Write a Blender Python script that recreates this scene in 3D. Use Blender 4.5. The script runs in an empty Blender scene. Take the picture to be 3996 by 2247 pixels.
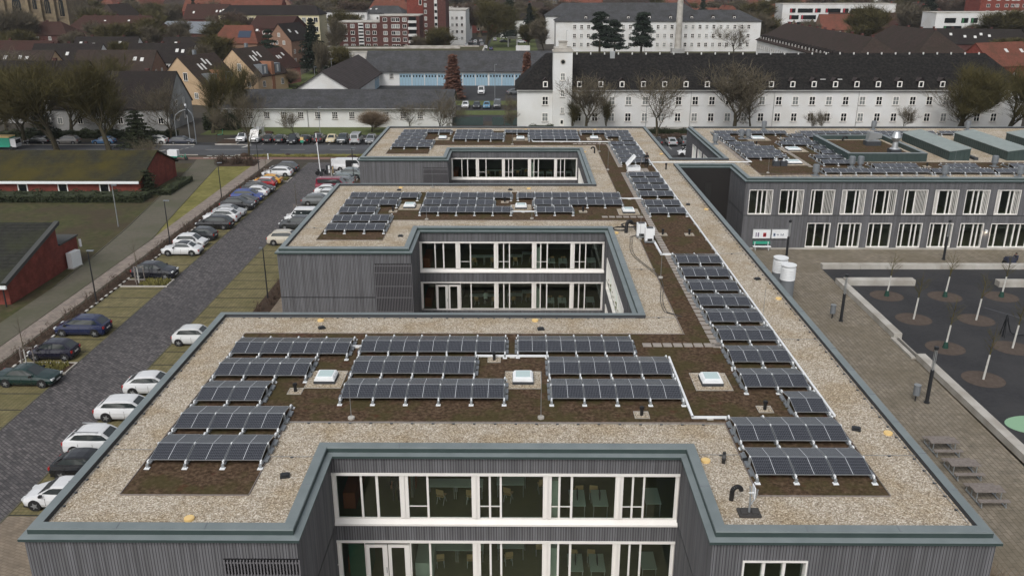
import bpy, bmesh, math, random
from mathutils import Vector, Matrix
PI = math.pi
R = math.radians
sc = bpy.context.scene
# ------------------------------------------------------------ camera, sky, sun, exposure
HCAM = 28.74
cam = bpy.data.cameras.new('camera')
cam.sensor_width = 36.0
cam.lens = 3342.0 / 3996.0 * 36.0
cam.clip_start = 0.5
cam.clip_end = 6000
camo = bpy.data.objects.new('camera', cam)
sc.collection.objects.link(camo)
_yaw, _p, _r = -0.0084, 0.3453, -0.00095
_fw = Vector((math.sin(_yaw) * math.cos(_p), math.cos(_yaw) * math.cos(_p), -math.sin(_p)))
_rt = Vector((math.cos(_yaw), -math.sin(_yaw), 0))
_up = _rt.cross(_fw)
_a = _rt * math.cos(_r) + _up * math.sin(_r)
_b = _up * math.cos(_r) - _rt * math.sin(_r)
camo.matrix_world = Matrix(((_a.x, _b.x, -_fw.x, 0), (_a.y, _b.y, -_fw.y, 0), (_a.z, _b.z, -_fw.z, HCAM), (0, 0, 0, 1)))
sc.camera = camo

SUN_EL, SUN_AZ = 48.0, 200.0      # high soft sun behind cloud, behind the camera
w = bpy.data.worlds.new('World')
sc.world = w
w.use_nodes = True
nt = w.node_tree
bg = nt.nodes['Background']
sky = nt.nodes.new('ShaderNodeTexSky')
sky.sky_type = 'NISHITA'
sky.sun_disc = False
sky.sun_elevation = R(SUN_EL)
sky.sun_rotation = R(SUN_AZ)
sky.air_density = 1.0
sky.dust_density = 4.0
sky.ozone_density = 1.0
hs = nt.nodes.new('ShaderNodeHueSaturation')
hs.inputs['Saturation'].default_value = 0.28
nt.links.new(sky.outputs[0], hs.inputs['Color'])
nt.links.new(hs.outputs[0], bg.inputs[0])
bg.inputs[1].default_value = 0.13
sun = bpy.data.lights.new('sun', 'SUN')
sun.energy = 0.9
sun.angle = R(25)
sun.color = (1.0, 0.98, 0.95)
suno = bpy.data.objects.new('sun', sun)
sc.collection.objects.link(suno)
_az = R(SUN_AZ)
_d = Vector((math.sin(_az) * math.cos(R(SUN_EL)), math.cos(_az) * math.cos(R(SUN_EL)), math.sin(R(SUN_EL))))
suno.rotation_euler = _d.to_track_quat('Z', 'Y').to_euler()
suno.location = _d * 300
sc.view_settings.view_transform = 'Standard'
sc.view_settings.look = 'None'
sc.view_settings.gamma = 1.0
sc.view_settings.exposure = 0.14
sc.cycles.max_bounces = 6
sc.cycles.transparent_max_bounces = 12

# ------------------------------------------------------------ helpers
C = sc.collection
def tag(o, label=None, cat=None, group=None, kind=None):
    if label: o['label'] = label
    if cat: o['category'] = cat
    if group: o['group'] = group
    if kind: o['kind'] = kind
    elif cat: o['kind'] = 'thing'
    return o
def empty(name, label, cat, loc=(0, 0, 0), rz=0.0, group=None, s=1.0):
    o = bpy.data.objects.new(name, None)
    C.objects.link(o)
    o.location = loc
    o.rotation_euler = (0, 0, rz)
    o.scale = (s, s, s)
    o.empty_display_size = 0.3
    return tag(o, label, cat, group)
def inst(name, me, parent=None, loc=(0, 0, 0), rz=0.0, s=None, rot=None):
    o = bpy.data.objects.new(name, me)
    C.objects.link(o)
    o.location = loc
    o.rotation_euler = rot if rot else (0, 0, rz)
    if s is not None: o.scale = (s, s, s) if not isinstance(s, tuple) else s
    if parent: o.parent = parent
    return o
def clone(root, loc=None, rz=None, label=None, group=None, s=None, name=None):
    r = root.copy()
    C.objects.link(r)
    if loc is not None: r.location = loc
    if rz is not None: r.rotation_euler = (0, 0, rz)
    if label: r['label'] = label
    if group: r['group'] = group
    if s is not None: r.scale = (s, s, s) if not isinstance(s, tuple) else s
    for ch in list(root.children):
        c = ch.copy(); C.objects.link(c); c.parent = r
        for g in list(ch.children):
            d = g.copy(); C.objects.link(d); d.parent = c
    return r
class MB:
    def __init__(s): s.v = []; s.f = []; s.m = []
    def face(s, pts, m=0):
        n = len(s.v); s.v += [tuple(p) for p in pts]; s.f.append(tuple(range(n, n + len(pts)))); s.m.append(m); return s
    def box(s, x0, x1, y0, y1, z0, z1, m=0, bottom=True):
        n = len(s.v)
        s.v += [(x0, y0, z0), (x1, y0, z0), (x1, y1, z0), (x0, y1, z0), (x0, y0, z1), (x1, y0, z1), (x1, y1, z1), (x0, y1, z1)]
        fs = [(4, 5, 6, 7), (0, 1, 5, 4), (1, 2, 6, 5), (2, 3, 7, 6), (3, 0, 4, 7)] + ([(3, 2, 1, 0)] if bottom else [])
        for f in fs: s.f.append(tuple(n + i for i in f)); s.m.append(m)
        return s
    def obox(s, cx, cy, z0, z1, lx, ly, rz=0, m=0):
        n = len(s.v); c, q = math.cos(rz), math.sin(rz)
        for z in (z0, z1):
            for a, b in ((-1, -1), (1, -1), (1, 1), (-1, 1)):
                x, y = a * lx / 2, b * ly / 2
                s.v.append((cx + x * c - y * q, cy + x * q + y * c, z))
        for f in ((4, 5, 6, 7), (0, 1, 5, 4), (1, 2, 6, 5), (2, 3, 7, 6), (3, 0, 4, 7), (3, 2, 1, 0)):
            s.f.append(tuple(n + i for i in f)); s.m.append(m)
        return s
    def tube(s, p0, p1, r0, r1=None, n=6, m=0, cap=True):
        if r1 is None: r1 = r0
        p0 = Vector(p0); p1 = Vector(p1); d = p1 - p0
        if d.length < 1e-6: return s
        d.normalize()
        a = d.orthogonal().normalized(); b = d.cross(a)
        k = len(s.v)
        for p, r in ((p0, r0), (p1, r1)):
            for i in range(n):
                t = 2 * PI * i / n
                q = p + a * (math.cos(t) * r) + b * (math.sin(t) * r)
                s.v.append((q.x, q.y, q.z))
        for i in range(n):
            j = (i + 1) % n
            s.f.append((k + i, k + j, k + n + j, k + n + i)); s.m.append(m)
        if cap:
            s.f.append(tuple(k + n + i for i in range(n))); s.m.append(m)
            s.f.append(tuple(k + n - 1 - i for i in range(n))); s.m.append(m)
        return s
    def cyl(s, x, y, z0, z1, r, n=16, m=0, r1=None):
        return s.tube((x, y, z0), (x, y, z1), r, r1, n, m)
    def path(s, pts, r, n=6, m=0):
        for a, b in zip(pts[:-1], pts[1:]): s.tube(a, b, r, r, n, m)
        return s
    def mesh(s, name, mats, smooth=None):
        me = bpy.data.meshes.new(name)
        me.from_pydata(s.v, [], s.f)
        for x in (mats if isinstance(mats, (list, tuple)) else [mats]): me.materials.append(x)
        me.polygons.foreach_set('material_index', s.m)
        if smooth is not None:
            me.shade_smooth(); me.set_sharp_from_angle(angle=R(smooth))
        me.update()
        return me
    def build(s, name, mats, parent=None, smooth=None, loc=(0, 0, 0), rz=0):
        return inst(name, s.mesh(name, mats, smooth), parent, loc, rz)

# ------------------------------------------------------------ materials
def newmat(name):
    m = bpy.data.materials.new(name); m.use_nodes = True
    return m, m.node_tree, m.node_tree.nodes['Principled BSDF']
def setp(b, **k):
    for n, v in k.items():
        n = {'rough': 'Roughness', 'metal': 'Metallic', 'spec': 'Specular IOR Level', 'trans': 'Transmission Weight', 'coat': 'Coat Weight'}.get(n, n)
        b.inputs[n].default_value = v
def M(nt, op, a, b=None, c=None):
    n = nt.nodes.new('ShaderNodeMath'); n.operation = op
    for i, x in enumerate((a, b, c)):
        if x is None: continue
        if isinstance(x, (int, float)): n.inputs[i].default_value = x
        else: nt.links.new(x, n.inputs[i])
    return n.outputs[0]
def coords(nt, rot=0.0):
    t = nt.nodes.new('ShaderNodeTexCoord')
    if rot == 0.0: return t.outputs['Object']
    mp = nt.nodes.new('ShaderNodeMapping'); mp.inputs['Rotation'].default_value = (0, 0, rot)
    nt.links.new(t.outputs['Object'], mp.inputs[0]); return mp.outputs[0]
def xyz(nt, v):
    s = nt.nodes.new('ShaderNodeSeparateXYZ'); nt.links.new(v, s.inputs[0]); return s.outputs
def noise(nt, v, scale, detail=3.0, rough=0.55):
    n = nt.nodes.new('ShaderNodeTexNoise'); n.inputs['Scale'].default_value = scale
    n.inputs['Detail'].default_value = detail; n.inputs['Roughness'].default_value = rough
    if v is not None: nt.links.new(v, n.inputs['Vector'])
    return n.outputs[0]
def ramp(nt, fac, stops):
    n = nt.nodes.new('ShaderNodeValToRGB'); e = n.color_ramp.elements
    while len(e) < len(stops): e.new(0.5)
    for i, (p, c) in enumerate(stops):
        e[i].position = p; e[i].color = (*c, 1)
    nt.links.new(fac, n.inputs[0]); return n.outputs[0]
def mix(nt, fac, a, b, mode='MIX'):
    n = nt.nodes.new('ShaderNodeMix'); n.data_type = 'RGBA'; n.blend_type = mode
    if isinstance(fac, (int, float)): n.inputs[0].default_value = fac
    else: nt.links.new(fac, n.inputs[0])
    for i, x in ((6, a), (7, b)):
        if isinstance(x, tuple): n.inputs[i].default_value = (*x, 1)
        else: nt.links.new(x, n.inputs[i])
    return n.outputs[2]
def bump(nt, b, h, strength=0.4, dist=0.03):
    n = nt.nodes.new('ShaderNodeBump'); n.inputs['Strength'].default_value = strength
    n.inputs['Distance'].default_value = dist
    nt.links.new(h, n.inputs['Height']); nt.links.new(n.outputs[0], b.inputs['Normal'])
def flat(name, c, rough=0.6, metal=0.0, **k):
    m, nt, b = newmat(name); b.inputs['Base Color'].default_value = (*c, 1); setp(b, rough=rough, metal=metal, **k); return m
def noisy(name, stops, scale=2.0, rough=0.85, detail=4.0, scale2=None, amt=0.35, c2=(0, 0, 0), bmp=0.0, metal=0.0, spec=0.3):
    """base colour from one noise, large patches of a second colour from another"""
    m, nt, b = newmat(name); v = coords(nt)
    n = noise(nt, v, scale, detail)
    col = ramp(nt, n, [(0.5 + (i / (len(stops) - 1) - 0.5) * 0.5, c) for i, c in enumerate(stops)])
    if scale2:
        f = ramp(nt, noise(nt, v, scale2, 3.0), [(0.42, (0, 0, 0)), (0.62, (1, 1, 1))])
        f = M(nt, 'MULTIPLY', f, amt)
        col = mix(nt, f, col, c2)
    nt.links.new(col, b.inputs['Base Color']); setp(b, rough=rough, metal=metal, spec=spec)
    if bmp: bump(nt, b, n, bmp)
    return m
def bricky(name, c1, c2, cm, bw, bh, mort=0.02, rot=0.0, big=None, bigc=(0, 0, 0), bamt=0.3, rough=0.85, nscale=1.5, offset=0.5, wall=False):
    m, nt, b = newmat(name); v = coords(nt, rot)
    if wall:   # bricks run along the wall whichever way it faces
        g = nt.nodes.new('ShaderNodeNewGeometry')
        nn = xyz(nt, g.outputs['True Normal']); p = xyz(nt, v)
        f = M(nt, 'GREATER_THAN', M(nt, 'ABSOLUTE', nn[0]), 0.6)
        u = M(nt, 'ADD', M(nt, 'MULTIPLY', p[1], f), M(nt, 'MULTIPLY', p[0], M(nt, 'SUBTRACT', 1.0, f)))
        cb = nt.nodes.new('ShaderNodeCombineXYZ'); nt.links.new(u, cb.inputs[0]); nt.links.new(p[2], cb.inputs[1]); vb = cb.outputs[0]
    else: vb = v
    t = nt.nodes.new('ShaderNodeTexBrick'); nt.links.new(vb, t.inputs['Vector'])
    t.inputs['Color1'].default_value = (*c1, 1); t.inputs['Color2'].default_value = (*c2, 1); t.inputs['Mortar'].default_value = (*cm, 1)
    t.inputs['Scale'].default_value = 1.0; t.inputs['Brick Width'].default_value = bw; t.inputs['Row Height'].default_value = bh
    t.inputs['Mortar Size'].default_value = mort; t.offset = offset
    col = t.outputs[0]
    n = noise(nt, v, nscale, 5.0)
    col = mix(nt, 1.0, col, ramp(nt, n, [(0.3, (0.72, 0.72, 0.72)), (0.7, (1.25, 1.22, 1.2))]), 'MULTIPLY')
    if big:
        f = M(nt, 'MULTIPLY', ramp(nt, noise(nt, v, big, 3.0), [(0.42, (0, 0, 0)), (0.65, (1, 1, 1))]), bamt)
        col = mix(nt, f, col, bigc)
    nt.links.new(col, b.inputs['Base Color']); setp(b, rough=rough, spec=0.3)
    return m

# wood slat cladding: vertical boards 12.5 cm apart with dark gaps and uneven greying
def cladding():
    m, nt, b = newmat('slat_cladding'); v = coords(nt)
    g = nt.nodes.new('ShaderNodeNewGeometry'); nn = xyz(nt, g.outputs['True Normal']); p = xyz(nt, v)
    f = M(nt, 'GREATER_THAN', M(nt, 'ABSOLUTE', nn[0]), 0.6)
    u = M(nt, 'ADD', M(nt, 'MULTIPLY', p[1], f), M(nt, 'MULTIPLY', p[0], M(nt, 'SUBTRACT', 1.0, f)))
    u = M(nt, 'MULTIPLY', u, 8.0)
    fr = M(nt, 'FRACT', u)
    gap = M(nt, 'LESS_THAN', M(nt, 'ABSOLUTE', M(nt, 'SUBTRACT', fr, 0.5)), 0.11)
    wn = nt.nodes.new('ShaderNodeTexWhiteNoise'); wn.noise_dimensions = '1D'
    nt.links.new(M(nt, 'FLOOR', u), wn.inputs['W'])
    board = ramp(nt, wn.outputs[0], [(0.0, (0.120, 0.121, 0.124)), (0.5, (0.148, 0.149, 0.153)), (1.0, (0.178, 0.180, 0.186))])
    cb = nt.nodes.new('ShaderNodeCombineXYZ'); nt.links.new(M(nt, 'MULTIPLY', u, 0.35), cb.inputs[0]); nt.links.new(M(nt, 'MULTIPLY', p[2], 0.4), cb.inputs[1])
    n = noise(nt, cb.outputs[0], 1.0, 4.0)
    board = mix(nt, 1.0, board, ramp(nt, n, [(0.3, (0.85, 0.84, 0.84)), (0.7, (1.12, 1.12, 1.15))]), 'MULTIPLY')
    nt.links.new(mix(nt, gap, board, (0.045, 0.043, 0.05)), b.inputs['Base Color'])
    setp(b, rough=0.85, spec=0.2)
    bump(nt, b, M(nt, 'SUBTRACT', 1.0, gap), 0.5, 0.03)
    return m
def gravel():
    m, nt, b = newmat('roof_gravel'); v = coords(nt)
    vo = nt.nodes.new('ShaderNodeTexVoronoi'); vo.inputs['Scale'].default_value = 18.0
    nv = nt.nodes.new('ShaderNodeTexNoise'); nv.inputs['Scale'].default_value = 9.0; nt.links.new(v, nv.inputs['Vector'])
    ad = nt.nodes.new('ShaderNodeVectorMath'); ad.operation = 'MULTIPLY_ADD'
    nt.links.new(nv.outputs[1], ad.inputs[0]); ad.inputs[1].default_value = (0.12, 0.12, 0.12); nt.links.new(v, ad.inputs[2])
    nt.links.new(ad.outputs[0], vo.inputs['Vector'])
    s = xyz(nt, vo.outputs['Color'])
    col = ramp(nt, s[0], [(0.0, (0.28, 0.235, 0.182)), (0.35, (0.47, 0.415, 0.34)), (0.7, (0.61, 0.555, 0.465)), (1.0, (0.85, 0.80, 0.72))])
    dk = ramp(nt, vo.outputs['Distance'], [(0.25, (1, 1, 1)), (0.75, (0.62, 0.57, 0.50))])
    col = mix(nt, 1.0, col, dk, 'MULTIPLY')
    f = M(nt, 'MULTIPLY', ramp(nt, noise(nt, v, 0.4, 6.0, 0.65), [(0.45, (0, 0, 0)), (0.62, (1, 1, 1))]), 0.55)
    col = mix(nt, f, col, mix(nt, 1.0, col, (0.72, 0.62, 0.45), 'MULTIPLY'))
    nt.links.new(col, b.inputs['Base Color']); setp(b, rough=0.9, spec=0.2)
    bump(nt, b, vo.outputs['Distance'], 0.6, 0.03)
    return m
def sedum():
    m, nt, b = newmat('sedum'); v = coords(nt)
    n = noise(nt, v, 5.0, 6.0, 0.7)
    col = ramp(nt, n, [(0.32, (0.028, 0.018, 0.010)), (0.5, (0.080, 0.052, 0.033)), (0.62, (0.128, 0.087, 0.058)), (0.75, (0.21, 0.155, 0.105))])
    f = ramp(nt, noise(nt, v, 0.7, 4.0), [(0.45, (0, 0, 0)), (0.62, (0.7, 0.7, 0.7))])
    col = mix(nt, f, col, (0.062, 0.055, 0.022))
    f = ramp(nt, noise(nt, v, 1.3, 3.0), [(0.62, (0, 0, 0)), (0.8, (0.6, 0.6, 0.6))])
    col = mix(nt, f, col, (0.09, 0.022, 0.018))
    nt.links.new(col, b.inputs['Base Color']); setp(b, rough=1.0, spec=0.1)
    bump(nt, b, n, 0.35, 0.04)
    return m
def pv():
    """dark cells, thin pale grid, one pale band across the middle, aluminium edge"""
    m, nt, b = newmat('solar_cells'); p = xyz(nt, coords(nt))
    def line(c, n, wd):
        fr = M(nt, 'FRACT', M(nt, 'MULTIPLY', c, n))
        return M(nt, 'GREATER_THAN', M(nt, 'ABSOLUTE', M(nt, 'SUBTRACT', fr, 0.5)), 0.5 - wd)
    lx = line(p[0], 12.0, 0.055); ly = line(p[1], 5.4, 0.03)
    g = M(nt, 'MAXIMUM', lx, ly)
    mid = M(nt, 'LESS_THAN', M(nt, 'ABSOLUTE', p[0]), 0.013)
    col = mix(nt, M(nt, 'MULTIPLY', g, 0.75), (0.014, 0.016, 0.023), (0.21, 0.22, 0.245))
    col = mix(nt, mid, col, (0.55, 0.57, 0.6))
    nt.links.new(col, b.inputs['Base Color']); setp(b, rough=0.22, spec=1.0)
    return m
def tiles(name, c1, c2, row=0.35, moss=None, mamt=0.5, rough=0.7, vert=False, ms=0.35):
    """roof tiles: rows by height, joints along the slope"""
    m, nt, b = newmat(name); v = coords(nt); p = xyz(nt, v)
    fr = M(nt, 'FRACT', M(nt, 'MULTIPLY', p[2], 1.0 / row))
    n = noise(nt, v, 1.8, 6.0, 0.7)
    col = ramp(nt, n, [(0.3, c1), (0.7, c2)])
    col = mix(nt, M(nt, 'MULTIPLY', M(nt, 'LESS_THAN', fr, 0.18), 0.5), col, (c1[0] * .35, c1[1] * .35, c1[2] * .35))
    if vert:
        g = nt.nodes.new('ShaderNodeNewGeometry'); nn = xyz(nt, g.outputs['True Normal'])
        f = M(nt, 'GREATER_THAN', M(nt, 'ABSOLUTE', nn[0]), M(nt, 'ABSOLUTE', nn[1]))
        u = M(nt, 'ADD', M(nt, 'MULTIPLY', p[1], f), M(nt, 'MULTIPLY', p[0], M(nt, 'SUBTRACT', 1.0, f)))
        fu = M(nt, 'FRACT', M(nt, 'MULTIPLY', u, 3.2))
        col = mix(nt, M(nt, 'MULTIPLY', M(nt, 'LESS_THAN', fu, 0.22), 0.4), col, (c1[0] * .4, c1[1] * .4, c1[2] * .4))
    if moss:
        f = M(nt, 'MULTIPLY', ramp(nt, noise(nt, v, ms, 5.0, 0.65), [(0.42, (0, 0, 0)), (0.64, (1, 1, 1))]), mamt)
        col = mix(nt, f, col, moss)
    nt.links.new(col, b.inputs['Base Color']); setp(b, rough=rough + .15, spec=0.12)
    bump(nt, b, n, 0.3, 0.05)
    return m
def glass(name, tint=(0.55, 0.75, 0.68), refl=0.06, alpha=0.6):
    """pane: mirror share from Fresnel, rest passes through, tinted"""
    m = bpy.data.materials.new(name); m.use_nodes = True; nt = m.node_tree
    for n in list(nt.nodes):
        if n.type == 'BSDF_PRINCIPLED': nt.nodes.remove(n)
    out = nt.nodes['Material Output']
    gl = nt.nodes.new('ShaderNodeBsdfGlossy'); gl.inputs['Roughness'].default_value = 0.02; gl.inputs['Color'].default_value = (0.9, 1, 0.97, 1)
    tr = nt.nodes.new('ShaderNodeBsdfTransparent'); tr.inputs['Color'].default_value = (*[t * alpha for t in tint], 1)
    fr = nt.nodes.new('ShaderNodeFresnel'); fr.inputs['IOR'].default_value = 1.5
    mx = nt.nodes.new('ShaderNodeMixShader')
    nt.links.new(M(nt, 'MULTIPLY', fr.outputs[0], refl * 16), mx.inputs[0]); nt.links.new(tr.outputs[0], mx.inputs[1]); nt.links.new(gl.outputs[0], mx.inputs[2])
    nt.links.new(mx.outputs[0], out.inputs['Surface'])
    return m
X = {}
X['clad'] = cladding(); X['gravel'] = gravel(); X['sedum'] = sedum(); X['pv'] = pv()
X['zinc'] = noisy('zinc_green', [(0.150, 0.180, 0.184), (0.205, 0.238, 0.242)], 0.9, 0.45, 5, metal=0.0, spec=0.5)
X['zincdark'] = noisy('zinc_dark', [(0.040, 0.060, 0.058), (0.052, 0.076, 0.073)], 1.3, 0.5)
X['zincroof'] = noisy('zinc_roof', [(0.25, 0.29, 0.285), (0.31, 0.35, 0.34)], 1.0, 0.4)
X['bitumen'] = flat('bitumen', (0.04, 0.044, 0.05), 0.7)
X['white'] = noisy('white_frame', [(0.80, 0.77, 0.73), (0.86, 0.84, 0.80)], 0.8, 0.5, 3)
X['glass'] = glass('window_glass', (0.90, 0.94, 0.89), 0.062, 0.93)
X['dglass'] = flat('dark_glass', (0.012, 0.015, 0.016), 0.08, spec=0.6)
X['cglass'] = flat('car_glass', (0.030, 0.038, 0.039), 0.05, spec=1.0)
X['alu'] = flat('aluminium', (0.55, 0.57, 0.58), 0.38, 0.75)
X['galv'] = flat('galvanised', (0.34, 0.36, 0.37), 0.5, 0.5)
X['whitep'] = flat('white_plastic', (0.82, 0.84, 0.85), 0.4)
X['black'] = flat('black_plastic', (0.012, 0.012, 0.013), 0.5)
X['blackm'] = flat('black_metal', (0.02, 0.022, 0.025), 0.45)
X['slats'] = flat('dark_wood_slats', (0.16, 0.155, 0.165), 0.8)
X['yellow'] = flat('cream_yellow', (0.78, 0.56, 0.24), 0.5)
X['conc'] = noisy('concrete', [(0.42, 0.40, 0.36), (0.56, 0.54, 0.50)], 1.2, 0.85, 5, 0.6, 0.5, (0.2, 0.17, 0.13))
X['slab'] = noisy('paving_slab', [(0.27, 0.24, 0.215), (0.36, 0.325, 0.29)], 3, 0.9, 4)
X['floor'] = noisy('linoleum', [(0.125, 0.125, 0.045), (0.155, 0.155, 0.062)], 0.5, 0.5)
X['inner'] = flat('inner_wall', (0.24, 0.24, 0.22), 0.9)
X['ochrew'] = flat('orange_cabinet', (0.35, 0.10, 0.04), 0.7)
X['teal'] = flat('pale_teal', (0.62, 0.74, 0.69), 0.5)
X['curtain'] = flat('curtained_glass', (0.20, 0.215, 0.21), 0.4)
X['wood'] = flat('beech_wood', (0.55, 0.38, 0.18), 0.6)
X['greywood'] = noisy('weathered_wood', [(0.17, 0.145, 0.13), (0.27, 0.24, 0.22)], 6, 0.9)
X['asph'] = noisy('asphalt', [(0.075, 0.078, 0.085), (0.10, 0.104, 0.112)], 6, 0.8, 6, 0.15, 0.5, (0.045, 0.043, 0.042))
X['asphd'] = noisy('asphalt_dark', [(0.026, 0.026, 0.028), (0.042, 0.042, 0.045)], 3, 0.8, 6, 0.25, 0.5, (0.055, 0.054, 0.054))
X['mark'] = noisy('road_paint', [(0.42, 0.42, 0.38), (0.7, 0.7, 0.66)], 3, 0.7)
X['grass'] = noisy('grass', [(0.060, 0.078, 0.024), (0.10, 0.125, 0.042), (0.135, 0.155, 0.06)], 2.5, 0.95, 6, 0.25, 0.5, (0.07, 0.08, 0.02))
X['grassy'] = noisy('yellowish_grass', [(0.13, 0.12, 0.035), (0.19, 0.175, 0.055), (0.25, 0.22, 0.085)], 1.3, 0.95, 6, 0.3, 0.5, (0.085, 0.085, 0.02))
X['grassb'] = noisy('patchy_grass', [(0.030, 0.030, 0.012), (0.058, 0.062, 0.020), (0.10, 0.075, 0.045)], 1.2, 0.95, 6, 0.16, 0.75, (0.060, 0.042, 0.028))
X['soil'] = noisy('soil', [(0.035, 0.022, 0.014), (0.07, 0.046, 0.032)], 3, 0.95, 5)
X['land'] = noisy('land', [(0.030, 0.027, 0.018), (0.060, 0.052, 0.038)], 0.15, 0.95, 6, 0.02, 0.6, (0.07, 0.06, 0.05))
X['path'] = noisy('path_surface', [(0.10, 0.093, 0.07), (0.135, 0.122, 0.092)], 2, 0.9, 6, 0.2, 0.55, (0.075, 0.08, 0.045))
X['walk'] = bricky('walk_pavers', (0.24, 0.20, 0.175), (0.29, 0.25, 0.22), (0.18, 0.15, 0.13), 0.4, 0.2, 0.02, 0, 0.3, (0.17, 0.16, 0.12))
X['aisle'] = bricky('aisle_pavers', (0.068, 0.066, 0.067), (0.158, 0.146, 0.146), (0.045, 0.042, 0.044), 0.42, 0.21, 0.025, R(38), 0.12, (0.05, 0.048, 0.05), 0.45, 0.7, 2.2)
X['bay'] = bricky('grass_pavers', (0.165, 0.145, 0.072), (0.205, 0.178, 0.092), (0.13, 0.115, 0.055), 0.3, 0.3, 0.04, 0, 0.35, (0.105, 0.096, 0.038), 0.5, offset=0)
X['yard'] = bricky('yard_pavers', (0.205, 0.18, 0.14), (0.25, 0.22, 0.175), (0.13, 0.112, 0.085), 0.6, 0.3, 0.025, R(90), 0.22, (0.14, 0.118, 0.08), 0.5)
X['pave'] = bricky('beige_pavers', (0.22, 0.18, 0.135), (0.28, 0.235, 0.18), (0.17, 0.14, 0.105), 0.4, 0.2, 0.02, R(20), 0.3, (0.16, 0.13, 0.10), 0.4)
X['cycle'] = noisy('red_path', [(0.17, 0.10, 0.08), (0.24, 0.15, 0.12)], 2, 0.9)
X['brick'] = bricky('red_brick', (0.20, 0.042, 0.029), (0.25, 0.058, 0.042), (0.17, 0.06, 0.047), 0.25, 0.08, 0.012, 0, 0.5, (0.12, 0.03, 0.025), 0.5, wall=True)
X['brickd'] = bricky('dark_brick', (0.090, 0.035, 0.029), (0.125, 0.047, 0.040), (0.09, 0.05, 0.045), 0.25, 0.08, 0.012, 0, 0.3, (0.08, 0.025, 0.022), 0.5, wall=True)
X['render'] = noisy('white_render', [(0.67, 0.675, 0.665), (0.76, 0.765, 0.76)], 0.5, 0.85, 5, 0.25, 0.35, (0.5, 0.47, 0.41))
X['renderg'] = noisy('grey_render', [(0.32, 0.32, 0.31), (0.46, 0.46, 0.45)], 0.4, 0.9, 5, 0.3, 0.5, (0.2, 0.2, 0.19))
X['ochre'] = noisy('ochre_render', [(0.47, 0.34, 0.21), (0.55, 0.40, 0.26)], 0.5, 0.9)
X['pink'] = noisy('pink_render', [(0.42, 0.15, 0.14), (0.50, 0.19, 0.17)], 0.5, 0.9)
X['tan'] = noisy('tan_brick', [(0.20, 0.12, 0.08), (0.28, 0.17, 0.12)], 2, 0.9)
X['sand'] = noisy('sandstone', [(0.15, 0.115, 0.07), (0.28, 0.22, 0.14)], 0.6, 0.9, 6, 0.25, 0.5, (0.09, 0.075, 0.055))
X['slate'] = tiles('slate_tiles', (0.050, 0.051, 0.056), (0.105, 0.106, 0.112), 0.22, (0.035, 0.035, 0.03), 0.55, vert=True)
X['bushc'] = noisy('tan_twigs', [(0.16, 0.12, 0.08), (0.26, 0.20, 0.14)], 1.5, 0.95)
X['slateb'] = tiles('black_mossy_tiles', (0.007, 0.0065, 0.007), (0.018, 0.017, 0.017), 0.3, (0.075, 0.07, 0.06), 0.28, vert=True, ms=2.0)
X['slatebrown'] = tiles('brown_grey_tiles', (0.048, 0.040, 0.040), (0.085, 0.07, 0.07), 0.3, (0.03, 0.028, 0.022), 0.5)
X['tilebrown'] = tiles('brown_tiles', (0.035, 0.025, 0.021), (0.065, 0.046, 0.040), 0.3, (0.03, 0.028, 0.02), 0.5)
X['tiledark'] = tiles('dark_tiles', (0.016, 0.013, 0.013), (0.035, 0.028, 0.027), 0.3, (0.03, 0.03, 0.02), 0.3)
X['tilered'] = tiles('red_tiles', (0.13, 0.048, 0.034), (0.21, 0.08, 0.056), 0.3, (0.07, 0.045, 0.03), 0.5)
X['tiledr'] = tiles('dark_red_tiles', (0.042, 0.022, 0.018), (0.072, 0.035, 0.03), 0.3, (0.04, 0.03, 0.02), 0.4)
X['mossroof'] = tiles('mossy_roof', (0.022, 0.022, 0.018), (0.045, 0.045, 0.032), 0.16, (0.068, 0.056, 0.015), 0.85, rough=0.95, ms=0.16)
X['sheetroof'] = tiles('dark_corrugated_roof', (0.022, 0.022, 0.020), (0.045, 0.046, 0.040), 0.16, (0.045, 0.05, 0.025), 0.5, rough=0.9)
X['bluedoor'] = noisy('light_blue_paint', [(0.26, 0.40, 0.50), (0.32, 0.46, 0.55)], 0.6, 0.6)
X['bark'] = noisy('bark', [(0.035, 0.028, 0.018), (0.085, 0.075, 0.045)], 4, 0.95)
X['twig'] = noisy('twigs', [(0.080, 0.066, 0.044), (0.155, 0.132, 0.09)], 0.8, 0.95)
X['twigo'] = noisy('olive_twigs', [(0.052, 0.046, 0.016), (0.105, 0.088, 0.032)], 0.8, 0.95)
X['twigr'] = noisy('red_brown_twigs', [(0.065, 0.045, 0.033), (0.115, 0.08, 0.06)], 1.5, 0.95)
X['ever'] = noisy('evergreen', [(0.008, 0.014, 0.009), (0.022, 0.034, 0.020)], 0.9, 0.9)
X['evergb'] = noisy('dark_shrub', [(0.018, 0.024, 0.012), (0.045, 0.055, 0.025)], 1.2, 0.9)
X['copper'] = noisy('copper_leaves', [(0.10, 0.048, 0.035), (0.17, 0.085, 0.06)], 1.5, 0.95)
X['limewash'] = flat('lime_wash', (0.55, 0.54, 0.50), 0.85)
X['red'] = flat('red_lens', (0.35, 0.015, 0.012), 0.3)
X['lens'] = flat('lamp_lens', (0.6, 0.62, 0.62), 0.15)
X['tyre'] = flat('tyre', (0.014, 0.014, 0.015), 0.8)
X['rim'] = flat('alloy', (0.38, 0.39, 0.40), 0.35, 0.6)
X['plate'] = flat('plate', (0.62, 0.62, 0.60), 0.5)
X['skylightc'] = flat('skylight_dome', (0.50, 0.62, 0.62), 0.2)
X['green'] = flat('green_paint', (0.03, 0.30, 0.20), 0.5)
X['skin'] = flat('skin', (0.45, 0.26, 0.19), 0.6)
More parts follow.
